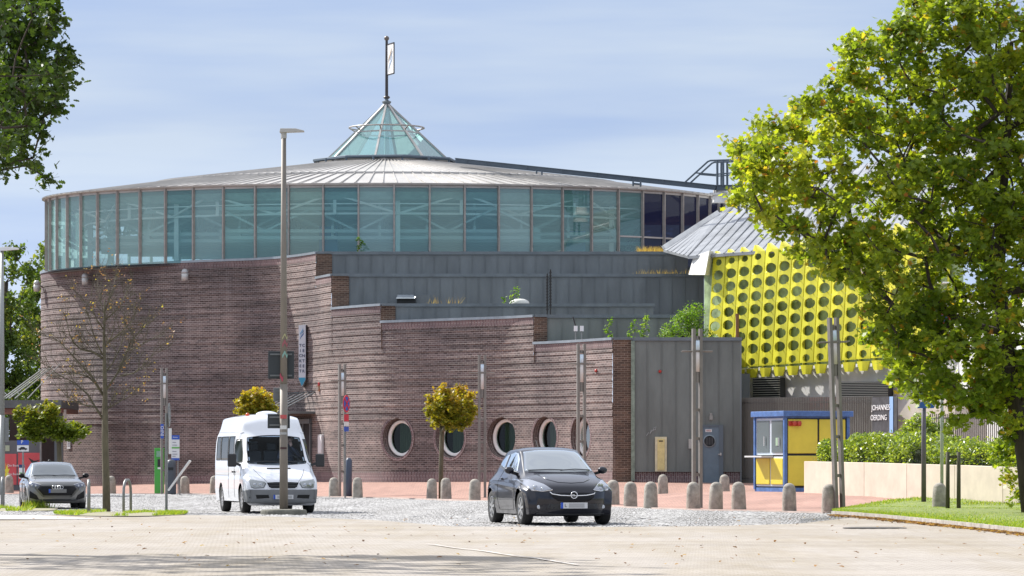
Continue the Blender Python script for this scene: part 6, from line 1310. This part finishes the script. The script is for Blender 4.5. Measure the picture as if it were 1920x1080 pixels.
sh.mb.build('body', M_cb, t, True)
sh.patch(scr, 'front', .004, rings=10).build('windscreen', glass('dark_reflecting_glass', (0,0,0), .04, .40, 1.5), t, True); M_dg = bpy.data.materials['dark_reflecting_glass']
M_trim = M_plastic
for s in (1, -1):
    sh.patch([(1.60,1.00),(2.0,1.01),(2.62,1.055),(2.66,1.33),(2.3,1.375),(2.05,1.355),(1.8,1.24)], 'side', .004, s).build('side_window', M_dg, t, True)
    sh.patch([(2.72,1.065),(3.28,1.14),(3.24,1.22),(3.0,1.31),(2.75,1.325)], 'side', .004, s).build('rear_side_window', M_dg, t, True)
    sh.line([(1.42,.98),(2.0,.985),(2.66,1.03),(3.3,1.115)], 'side', .010, 0, s).build('waist_strip', M_trim, t)
    sh.line([(1.33,.94),(1.28,.6),(1.34,.28),(2.55,.27),(2.68,.5),(2.70,1.05)], 'side', .006, -.001, s).build('door_seam', M_under, t)
    sh.patch([(2.40,.845),(2.58,.855),(2.58,.885),(2.40,.875)], 'side', .028, s, 2).build('door_handle', M_cb, t, True)
    hd = [(s*.40,.67),(s*.55,.635),(s*.74,.645),(s*.815,.74),(s*.82,.86),(s*.70,.85),(s*.52,.765)]
    h = sh.patch(hd, 'front', .012, rings=8, seg=.02).build('headlight', mat('headlamp_clear', (.34,.36,.40), .12, .5, coat=1), t, True)
    for a, b, r in ((s*.56,.685,.035),(s*.67,.71,.045)):
        l, n = sh.hit(a, b, 'front'); MB().lathe([(r,0),(r*.9,-.012),(r*.4,-.006),(.003,-.012)], l+Vector((0,-.012,0)), 16, 'y').build('lamp', M_lampin, h, True)
    sh.line([(s*.39,.66),(s*.55,.635),(s*.74,.66)], 'front', .008, .01).build('lamp_rim', M_chrome, h)
    l, n = sh.hit(s*.62, .34, 'front'); MB().lathe([(.04,0),(.03,-.01)], l+Vector((0,-.006,0)), 14, 'y').build('fog_lamp', M_lampin, t)
sh.patch([(-.42,.60),(-.40,.52),(-.30,.455),(0,.43),(.30,.455),(.40,.52),(.42,.60),(.2,.612),(-.2,.612)], 'front', .003, rings=8).build('grille', M_gloss, t, True)
sh.line([(-.44,.625),(-.40,.585),(-.25,.558),(0,.548),(.25,.558),(.40,.585),(.44,.625)], 'front', .012, .008).build('grille_bar', M_chrome, t, True)
l, n = sh.hit(0, .565, 'front'); c = l+Vector((0,-.028,0)); bd = MB().tube([(c.x+.062*math.cos(a), c.y, c.z+.062*math.sin(a)) for a in np.linspace(0, 2*PI, 24, False)], .010, 6, True).build('badge', M_chrome, t, True)
MB().prism([(c.x+a, c.y, c.z+b) for a, b in ((-.085,.012),(.02,.012),(-.005,.0),(.085,-.012),(-.02,-.012),(.005,.0))], (0,.008,0)).build('bolt', M_chrome, bd)
sh.patch([(-.5,.30),(.5,.30),(.46,.40),(-.46,.40)], 'front', .002, rings=6).build('lower_grille', M_plastic, t, True)
sh.line([(-.66,.215),(-.3,.205),(.3,.205),(.66,.215)], 'front', .018, -.002).build('lip', M_plastic, t, True)
l, n = sh.hit(0, .36, 'front'); yp = l.y-.02; pt = MB().box(-.26,.26,yp-.012,yp,.315,.425).build('number_plate', M_plate, t); MB().box(-.26,-.212,yp-.015,yp-.012,.315,.425).build('blue_band', M_eu, pt); text('registration', 'L', .085, M_blk, pt, (-.165,yp-.014,.37), (PI/2,0,0))
MB().box(-.10,.2,yp-.016,yp-.012,.33,.41).build('blurred_characters', mat('plate_smear', (.38,.38,.38), .5), pt)
for s in (1, -1): 
    m_ = sh.line([(s*.30-.25*s,.84+.0),(s*.42,.86),(s*.50,.91),(s*.52,.97)], 'front', .006, .001)
m_ = sh.line([(-.50,.96),(-.42,.86),(-.25,.805),(0,.79),(.25,.805),(.42,.86),(.50,.96)], 'front', .007, .002).build('bonnet_crease', mat('crease_sheen', (.02,.022,.03), .15, .2, coat=1), t, True)
sh.line([(-.60,1.015),(-.2,1.03),(.05,1.02)], 'front', .010, .02).build('wiper', M_plastic, t); sh.line([(.0,1.015),(.3,1.035),(.6,1.02)], 'front', .010, .02).build('wiper', M_plastic, t)
for s in (1, -1):
    for a, r0 in ((.80,.325),(3.28,.325)): wheel(t, s*.755, a, .315, .205, 7, .68, s)
mirror_pair(t, .92, 1.42, 1.03, .19, .14, M_cb)
MB().box(-.60,.60,.5,3.7,.16,.55).build('underbody', M_under, t)
MB().cyl((0,2.9,1.46), (0,3.1,1.62), .006).build('antenna', M_plastic, t)
place_car(t, 1076, 76.2, 13.0, 1.085)

# ---- grey hatchback
t = thing('parked_car', 'grey hatchback with wide black grille and four linked rings parked on the left', 'car')
prof = [(.14,.19,.64,.16,0,.10,2,.30),(.05,.26,.66,.18,0,.10,2,.32),(.01,.40,.68,.2,0,.12,2,.34),(0,.55,.70,.22,0,.14,2,.36),(.01,.68,.71,.24,0,.14,2,.38),(.05,.76,.72,.24,0,.14,2,.4),(.16,.815,.73,.2,-.01,.14,2,.45),(.4,.865,.74,.15,-.025,.16,2,.55),(.75,.915,.735,.08,-.04,.18,2,.8),(1.1,.95,.72,.05,-.04,.2,2,1.08),
 (1.3,1.02,.69,.08,-.03,.25,1.6,1.32),(1.6,1.18,.64,.12,-.03,.36,1.4,1.66),(1.88,1.31,.60,.11,-.03,.46,1.3,1.95),(2.1,1.375,.58,.05,-.035,.5,1.3,2.14),(2.5,1.405,.575,0,-.04,.5,1.3,2.5),(2.9,1.395,.57,0,-.04,.5,1.3,2.9),(3.3,1.35,.56,-.03,-.04,.48,1.3,3.25),(3.6,1.28,.56,-.08,-.04,.42,1.3,3.45),(3.85,1.02,.64,-.14,0,.25,1.6,3.66),(3.95,.8,.68,-.18,0,.18,2,3.74),(4.0,.55,.69,-.2,0,.15,2,3.78),(3.96,.3,.66,-.22,0,.1,2,3.76)]
def sec2(Y, Z):
    plan = .872-.13*np.clip((.7-Y)/.7, 0, 1)**2.6-.08*np.clip((Y-3.2)/.8, 0, 1)**2; zz = np.clip((Z-.62)/.38, 0, 1); lo = np.clip((.5-Z)/.35, 0, 1)
    return plan*(1-.09*zz**1.6-.04*lo**1.5)+.014*np.exp(-((Z-.77)/.035)**2)+.022*(np.exp(-((Y-.76)/.33)**2)+np.exp(-((Y-3.3)/.36)**2))*np.clip((Z-.2)/.2, 0, 1)*np.clip((.95-Z)/.3, 0, 1)
sh = Shell(car_body(prof, sec2, .2, [(.76,.325,.37),(3.3,.325,.37)])); M_gp = paint('grey_paint', (.15,.15,.145), .4, .32)
sh.mb.build('body', M_gp, t, True)
sh.patch([(-.68,.975),(0,.965),(.68,.975),(.62,1.13),(.55,1.305),(.3,1.34),(0,1.35),(-.3,1.34),(-.55,1.305),(-.62,1.13)], 'front', .004, rings=10).build('windscreen', glass('smoked_glass', (0,0,0), .05, .20, 1.5), t, True)
sh.patch([(-.63,.70),(-.50,.715),(.50,.715),(.63,.70),(.66,.62),(.46,.40),(.40,.36),(-.40,.36),(-.46,.40),(-.66,.62)][::1], 'front', .004, rings=8).build('grille_frame', mat('grille_frame_grey', (.13,.13,.125), .35, .6), t, True)
g_ = sh.patch([(-.50,.685),(.50,.685),(.57,.60),(.41,.41),(-.41,.41),(-.57,.60)], 'front', .009, rings=8).build('grille', M_gloss, t, True)
m_ = MB(); l, n = sh.hit(0, .645, 'front')
for k in range(4): cx = -.112+.075*k; m_.tube([(cx+.049*math.cos(a), l.y-.03, .648+.049*math.sin(a)) for a in np.linspace(0, 2*PI, 20, False)], .0085, 5, True)
m_.build('badge', M_chrome, t, True)
pt = MB().box(-.26,.26,l.y-.032,l.y-.018,.49,.60).build('number_plate', mat('plate_dim', (.16,.16,.16), .5), t); MB().box(-.26,-.21,l.y-.035,l.y-.032,.49,.60).build('blue_band', M_eu, pt)
for s in (1, -1):
    h = sh.patch([(s*.47,.72),(s*.60,.645),(s*.78,.66),(s*.83,.72),(s*.83,.80),(s*.70,.775)], 'front', .010, rings=8, seg=.02).build('headlight', mat('headlamp_dark', (.10,.11,.15), .08, .3, coat=1), t, True)
    sh.line([(s*.47,.722),(s*.66,.775),(s*.83,.80)], 'front', .008, .008).build('lamp_rim', M_chrome, h); 
    for a, b in ((s*.62,.695),(s*.73,.71)): l2, n = sh.hit(a, b, 'front'); MB().lathe([(.035,0),(.03,-.012),(.003,-.008)], l2+Vector((0,-.01,0)), 14, 'y').build('lamp', M_lampin, h, True)
    sh.patch([(s*.60,.42),(s*.80,.55),(s*.80,.34),(s*.66,.30),(s*.54,.30)], 'front', .005).build('side_intake', M_gloss, t, True)
    sh.patch([(1.66,.98),(2.2,.985),(3.2,1.05),(3.12,1.22),(2.6,1.30),(2.2,1.29),(1.95,1.22)], 'side', .004, s).build('side_window', M_dg, t, True)
    sh.line([(1.30,.92),(1.27,.6),(1.35,.28),(2.4,.27),(2.45,1.25)], 'side', .006, -.001, s).build('door_seam', M_under, t)
    sh.patch([(2.15,.83),(2.33,.835),(2.33,.865),(2.15,.86)], 'side', .026, s, 2).build('door_handle', M_gp, t, True)
    for a in (.76, 3.3): wheel(t, s*.765, a, .32, .21, 5, .72, s, mat('rim_dark', (.25,.25,.25), .35, .6) if 'rim_dark' not in bpy.data.materials else bpy.data.materials['rim_dark'])
sh.line([(-.62,.29),(-.3,.27),(.3,.27),(.62,.29)], 'front', .02, -.004).build('lip', M_plastic, t, True)
sh.patch([(-.42,.30),(.42,.30),(.36,.25),(-.36,.25)], 'front', .003).build('lower_intake', M_gloss, t, True)
sh.line([(-.6,.985),(-.2,.995),(.1,.985)], 'front', .010, .018).build('wiper', M_plastic, t); sh.line([(-.05,.98),(.3,.997),(.62,.985)], 'front', .010, .018).build('wiper', M_plastic, t)
sh.line([(-.66,.83),(-.6,.87),(-.58,.93)], 'front', .005, 0).build('bonnet_seam', M_under, t); sh.line([(-.70,.80),(0,.80),(.70,.80)], 'front', .005, 0).build('bonnet_edge', M_under, t)
mirror_pair(t, .95, 1.42, .99, .20, .15, M_gloss); MB().box(-.60,.60,.5,3.7,.17,.6).build('underbody', M_under, t)
MB().box(-.16,.16,2.9,3.5,1.38,1.42).build('roof_fin_base', M_plastic, t); MB().ball((0,3.1,1.42), .05, 10).build('antenna', M_plastic, t, True)
place_car(t, 108, 101.5, 11.5, .925)

# ---- white minibus van
def zm(z): return float(np.interp(z, [0, .3, .45, 1.15, 1.4, 2.1, 2.6], [-.05, .22, .33, 1.03, 1.32, 2.02, 2.6]))
class VShell(Shell):
    def hit(s, a, b, mode, side=1, c=None): return Shell.hit(s, a, zm(b) if mode == 'front' else b, mode, side)
    def cut(s, poly, mode, side=1, shrink=.97, ymax=None): Shell.cut(s, [(a, zm(b)) for a, b in poly] if mode == 'front' else poly, mode, side, shrink, ymax)
t = thing('minibus', 'white high-roof minibus van with driver inside, standing on the setts', 'van')
prof = [(.20,.28,.80,.10,0,.10,2,.30),(.06,.33,.82,.12,0,.10,2,.32),(.0,.45,.84,.13,0,.10,2,.34),(.0,.62,.85,.13,0,.10,2,.36),(.02,.78,.85,.12,0,.10,2,.38),(.05,.88,.84,.11,0,.12,2,.42),(.12,.98,.83,.10,0,.12,2,.46),(.26,1.07,.82,.09,-.01,.14,2,.52),(.5,1.18,.81,.07,-.015,.16,2,.62),(.78,1.29,.80,.05,-.02,.2,1.8,.80),
 (.9,1.37,.79,.06,-.015,.25,1.6,.95),(1.15,1.66,.76,.12,-.02,.35,1.5,1.25),(1.42,1.98,.765,.14,-.02,.5,1.4,1.55),(1.53,2.08,.76,.14,-.02,.55,1.4,1.66),(1.62,2.18,.75,.15,-.03,.6,1.4,1.76),(1.80,2.42,.75,.12,-.05,.6,1.4,1.9),(1.98,2.53,.74,.08,-.07,.6,1.4,2.04),(2.3,2.58,.76,.0,-.09,.62,1.45,2.3),(3.2,2.60,.78,0,-.09,.62,1.45,3.2),(4.4,2.59,.78,0,-.09,.62,1.45,4.4),(5.15,2.55,.78,-.02,-.08,.6,1.45,5.1),(5.32,2.48,.78,-.05,-.05,.7,1.5,5.2),(5.40,2.2,.82,-.06,0,.3,2,5.26),(5.46,1.4,.84,-.06,0,.1,2,5.34),(5.48,.6,.86,-.06,0,.1,2,5.36),(5.44,.38,.85,-.06,0,.1,2,5.34)]
prof = [(r[0], zm(r[1]))+tuple(r[2:]) for r in prof]
def sec3(Y, Z):
    plan = .965-.09*np.clip((.8-Y)/.8, 0, 1)**2.4; zz = np.clip((Z-1.15)/1.45, 0, 1); lo = np.clip((.6-Z)/.3, 0, 1)
    return plan*(1-.10*zz**1.9-.03*lo)-.010*np.exp(-((Z-.98)/.04)**2)+.012*np.exp(-((Z-2.03)/.03)**2)*(Y > 1.7)
sh = VShell(car_body(prof, sec3, .30, [(.98,.36,.42),(4.35,.36,.42)], 170, 22, 60)); M_wp = paint('white_paint', (.74,.76,.80), 0, .35)
scr = [(-.745,1.375),(-.3,1.345),(0,1.34),(.3,1.345),(.745,1.375),(.735,1.70),(.69,2.04),(.3,2.09),(0,2.10),(-.3,2.09),(-.69,2.04),(-.735,1.70)]
sw = [[(1.16,1.32),(1.62,1.30),(1.92,1.30),(1.92,1.92),(1.70,1.92),(1.40,1.60)],[(2.12,1.36),(2.95,1.38),(2.95,2.0),(2.12,2.0)],[(3.10,1.38),(4.35,1.38),(4.35,2.0),(3.10,2.0)],[(4.48,1.38),(5.15,1.38),(5.10,2.0),(4.48,2.0)]]
import copy as _c
body = MB(); body.v = list(sh.mb.v); body.f = list(sh.mb.f); bs = VShell.__new__(VShell); bs.mb = body; bs.bvh = sh.bvh
bs.cut(scr, 'front', shrink=.965, ymax=1.9)
for s in (1, -1):
    for q in sw: bs.cut(q, 'side', s, .95)
body.build('body', M_wp, t, True)
M_vg = glass('van_glass', (.80,.90,.98), .01, .0, 1.22); M_vs = mat('van_side_glass', (.018,.024,.020), .15, spec=.07)
sh.patch(scr, 'front', .003, rings=10, edge=.004).build('windscreen', M_vg, t, True)
m_ = sh.line(scr+[scr[0]], 'front', .014, .0); m_.build('windscreen_seal', M_plastic, t, True)
for s in (1, -1):
    for k, q in enumerate(sw):
        nm = 'front_side_window' if k == 0 else 'side_window'; w_ = sh.patch(q, 'side', .003, s, edge=.004).build(nm, M_vs, t, True); sh.line(q+[q[0]], 'side', .012, .0, s).build('seal', M_plastic, w_)
    for q in ([(2.0,.40),(2.0,1.95)], [(3.02,.40),(3.02,1.95)], [(1.0,.80),(1.02,1.3)], [(3.05,.98),(5.3,.98)]): sh.line(q, 'side', .007, 0, s).build('panel_seam', mat('seam_grey', (.12,.12,.13), .6) if 'seam_grey' not in bpy.data.materials else bpy.data.materials['seam_grey'], t)
    for y_ in (1.84, 2.12): sh.patch([(y_,1.05),(y_+.14,1.05),(y_+.14,1.09),(y_,1.09)], 'side', .035, s, 2).build('door_handle', M_plastic, t, True)
    sh.line([(1.78,2.10),(5.3,2.13)], 'side', .012, .004, s).build('rain_gutter', M_wp, t, True)
    h = sh.patch([(s*.42,.93),(s*.50,.78),(s*.74,.77),(s*.82,.80),(s*.85,.93),(s*.84,1.0),(s*.66,.97)], 'front', .010, rings=8, seg=.03).build('headlight', mat('headlamp_grey', (.30,.32,.32), .08, .4, coat=1), t, True)
    for a, b, r in ((s*.58,.855,.055),(s*.72,.86,.05)): l2, n = sh.hit(a, b, 'front'); MB().lathe([(r,0),(r*.9,-.015),(r*.3,-.005),(.003,-.01)], l2+Vector((0,-.012,0)), 16, 'y').build('lamp', M_lampin, h, True)
    sh.line([(s*.42,.93),(s*.50,.78),(s*.74,.77),(s*.82,.80)], 'front', .008, .006).build('lamp_seal', M_plastic, h)
    sh.patch([(s*.36,.52),(s*.68,.50),(s*.70,.60),(s*.38,.60)], 'front', .012).build('bumper_slot', M_under, t, True)
    for a in (.98, 4.35): wheel(t, s*.83, a, .345, .22, 8, .62, s)
    for k in (0, 1): pass
    MB().box(s*1.16-.115, s*1.16+.115, 1.06, 1.17, 1.20, 1.54).build('mirror', M_plastic, t, bevel=.035); MB().beam((s*1.08,1.14,1.30), (s*.88,1.2,1.22), .06, .06).build('mirror_arm', M_plastic, t); MB().box(s*1.16-.09, s*1.16+.09, 1.17, 1.18, 1.24, 1.50).build('mirror_glass', M_chrome, t, True)
M_bump = mat('grey_bumper', (.17,.175,.18), .55, var=.1)
bumper = [(-.93,.74),(-.6,.735),(0,.73),(.6,.735),(.93,.74),(.95,.5),(.86,.37),(.4,.33),(-.4,.33),(-.86,.37),(-.95,.5)]
b_ = sh.patch(bumper, 'front', .008, rings=10, seg=.05); b_.build('bumper', M_bump, t, True)
for s in (1, -1): sh.patch([(.12,.62),(.60,.58),(.575,.44),(.62,.30),(.12,.26)], 'side', .010, s).build('bumper_corner', M_bump, t, True)
gr = sh.patch([(-.42,.915),(-.36,.80),(-.30,.765),(.30,.765),(.36,.80),(.42,.915),(.2,.925),(-.2,.925)], 'front', .006, rings=6).build('grille', M_under, t, True)
for z in (.80,.84,.88): sh.line([(-.37,z),(0,z-.008),(.37,z)], 'front', .007, .012).build('slat', mat('grille_slat', (.06,.06,.065), .4) if 'grille_slat' not in bpy.data.materials else bpy.data.materials['grille_slat'], gr)
sh.line([(-.44,.93),(-.37,.79),(-.30,.752),(.30,.752),(.37,.79),(.44,.93)], 'front', .014, .004).build('grille_surround', M_wp, t, True)
l, n = sh.hit(0, .85, 'front'); bd = MB().tube([(.078*math.cos(a), l.y-.03, .73+.078*math.sin(a)) for a in np.linspace(0, 2*PI, 24, False)], .009, 6, True)
for k in range(3): a = PI/2+k*2*PI/3; bd.cyl((0, l.y-.03, .73), (.076*math.cos(a), l.y-.03, .73+.076*math.sin(a)), .011, .004, 6)
bd.build('badge', M_chrome, t, True)
sh.patch([(-.32,1.245),(.32,1.245),(.30,1.275),(-.30,1.275)], 'front', .004, rings=3).build('cowl_vent', M_under, t, True)
for s in (1, -1): sh.line([(s*.42,.94),(s*.56,1.10),(s*.66,1.24)], 'front', .006, 0).build('bonnet_seam', bpy.data.materials['seam_grey'], t)
l, n = sh.hit(0, .58, 'front'); pt = MB().box(-.26,.26,l.y-.04,l.y-.02,.37,.48).build('number_plate', M_plate, t); MB().box(-.26,-.21,l.y-.043,l.y-.04,.37,.48).build('blue_band', M_eu, pt); MB().box(-.16,.22,l.y-.043,l.y-.04,.39,.46).build('blurred_characters', bpy.data.materials['plate_smear'], pt)
sh.line([(-.66,1.385),(-.2,1.41),(.02,1.375)], 'front', .011, .02).build('wiper', M_plastic, t); sh.line([(.0,1.375),(.3,1.40),(.66,1.385)], 'front', .011, .02).build('wiper', M_plastic, t)
MB().box(-.62,.62,.5,5.2,.25,.6).build('underbody', M_under, t)
MB().box(-.78,.78,1.0,1.25,1.1,1.36).box(-.8,.8,1.25,5.2,.55,.62).build('dashboard', M_seat, t)
MB().add([(-.85,3.6,.6),(.85,3.6,.6),(.72,3.6,2.3),(-.72,3.6,2.3)], [(0,1,2,3)]).build('bulkhead', mat('interior_dark', (.035,.045,.05), .9), t)
for x_ in (-.45,.02,.45):
    m_ = MB().box(x_-.22,x_+.22,1.55,2.05,.9,1.08).box(x_-.21,x_+.21,1.98,2.12,1.05,1.62).box(x_-.12,x_+.12,1.98,2.08,1.64,1.82); m_.build('seat', M_seat, t, bevel=.03)
MB().box(-.55,-.1,3.55,3.58,1.7,1.88).build('painted_window_light', mat('painted_rear_daylight', (.35,.42,.45), .6), t)  # opaque pale panel stands in for daylight through the rear window
MB().tube([(.45+.19*math.cos(a), 1.30+.07*math.sin(a), 1.32+.17*math.sin(a)) for a in np.linspace(0, 2*PI, 24, False)], .014, 6, True).cyl((.45,1.2,1.2), (.45,1.31,1.33), .03).build('steering_wheel', M_plastic, t)
MB().lathe([(.05,-.01),(.052,.03),(.035,.06),(.01,.07)], (-.55,2.4,2.55), 12).build('beacon', mat('beacon_orange', (.6,.08,.03), .3), t, True)
MB().ball((.02,2.75,2.58), 1, 16, (.30,.34,.10)).build('roof_vent', M_wp, t, True)
van = t; place_car(t, 531, 93.8, 13.0, .975)
VX, VY, VR = van.location.x, van.location.y, van.rotation_euler.z
ORIGIN[van.name] = Matrix.Translation(van.location) @ Matrix.Rotation(VR, 4, 'Z')

# driver: one skinned body, head with face, hand at the chin
pl = ORIGIN[van.name] @ Vector((.45, 1.85, 1.08)); dr = thing('person', 'grey-haired person in dark clothes driving the white minibus, hand at the chin', 'person', pl, VR)
def skin(name, pts, edges, rad, m, parent, sub=1):
    me = bpy.data.meshes.new(name); me.from_pydata(pts, edges, []); o = bpy.data.objects.new(name, me); COL.objects.link(o)
    sk = o.modifiers.new('skin', 'SKIN'); me.skin_vertices.new() if not me.skin_vertices else None
    for v, r in zip(me.skin_vertices[0].data, rad): v.radius = (r, r) if not isinstance(r, tuple) else r
    me.skin_vertices[0].data[0].use_root = True; sb = o.modifiers.new('sub', 'SUBSURF'); sb.levels = sub; sb.render_levels = sub
    ev = o.evaluated_get(bpy.context.evaluated_depsgraph_get()); m2 = bpy.data.meshes.new_from_object(ev); bpy.data.objects.remove(o); m2.materials.clear(); m2.materials.append(m)
    m2.polygons.foreach_set('use_smooth', [True]*len(m2.polygons)); q = bpy.data.objects.new(name, m2); COL.objects.link(q); q.parent = parent; return q
M_skin = mat('skin', (.75,.46,.36), .5); M_cloth = mat('dark_jacket', (.035,.045,.07), .8)
pts = [(0,0,.05),(0,.03,.22),(0,.04,.42),(0,.0,.55),(0,-.03,.64),(0,-.05,.74),(-.19,.0,.50),(-.30,-.16,.30),(-.17,-.36,.30),(.19,0,.50),(.27,-.20,.32),(.08,-.24,.52),(.03,-.19,.60),(-.1,-.25,.03),(.1,-.25,.03),(-.11,-.45,-.02),(.11,-.45,-.02)]
ed = [(0,1),(1,2),(2,3),(3,4),(4,5),(3,6),(6,7),(7,8),(3,9),(9,10),(10,11),(11,12),(0,13),(0,14),(13,15),(14,16)]
skin('body', pts, ed, [.15,.15,.17,.10,.055,.06,.075,.05,.035,.075,.05,.035,.028,.09,.09,.07,.07], M_cloth, dr, 2)
hd = MB().ball((0,-.07,.79), 1, 20, (.078,.098,.118)); hd.ball((0,-.168,.775), 1, 8, (.014,.02,.022)); hd.ball((.078,-.06,.78), 1, 8, (.012,.02,.03)); hd.ball((-.078,-.06,.78), 1, 8, (.012,.02,.03))
ho = hd.build('head', M_skin, dr, True)
MB().ball((0,-.045,.83), 1, 16, (.086,.098,.092)).build('hair', mat('grey_hair', (.20,.18,.16), .8), dr, True)
MB().ball((.03,-.158,.80), .010, 8).ball((-.03,-.158,.80), .010, 8).build('eyes', M_blk, ho, True); MB().ball((0,-.16,.735), 1, 8, (.026,.010,.006)).build('mouth', mat('lips', (.3,.1,.09), .5), ho, True)
hp_ = [(.03,-.19,.60),(.02,-.195,.65),(-.02,-.20,.665),(-.045,-.19,.69),(.0,-.205,.69),(-.02,-.20,.72),(.02,-.205,.69),(.01,-.2,.73),(.04,-.2,.68),(.04,-.195,.72),(.055,-.18,.65),(.06,-.16,.69)]
skin('hand', hp_, [(0,1),(1,2),(2,3),(1,4),(4,5),(1,6),(6,7),(1,8),(8,9),(1,10),(10,11)], [.028,.03,.011,.009,.011,.009,.011,.009,.011,.008,.012,.009], M_skin, dr, 1)
hp2 = [(-.17,-.36,.30),(-.14,-.42,.31),(-.12,-.47,.31),(-.10,-.49,.29),(-.14,-.48,.32),(-.12,-.50,.30),(-.16,-.48,.32),(-.15,-.505,.30),(-.175,-.47,.32),(-.175,-.5,.30),(-.11,-.43,.34),(-.09,-.45,.35)]
skin('hand', hp2, [(0,1),(1,2),(2,3),(1,4),(4,5),(1,6),(6,7),(1,8),(8,9),(1,10),(10,11)], [.028,.03,.011,.009,.011,.009,.011,.009,.011,.008,.012,.009], M_skin, dr, 1)
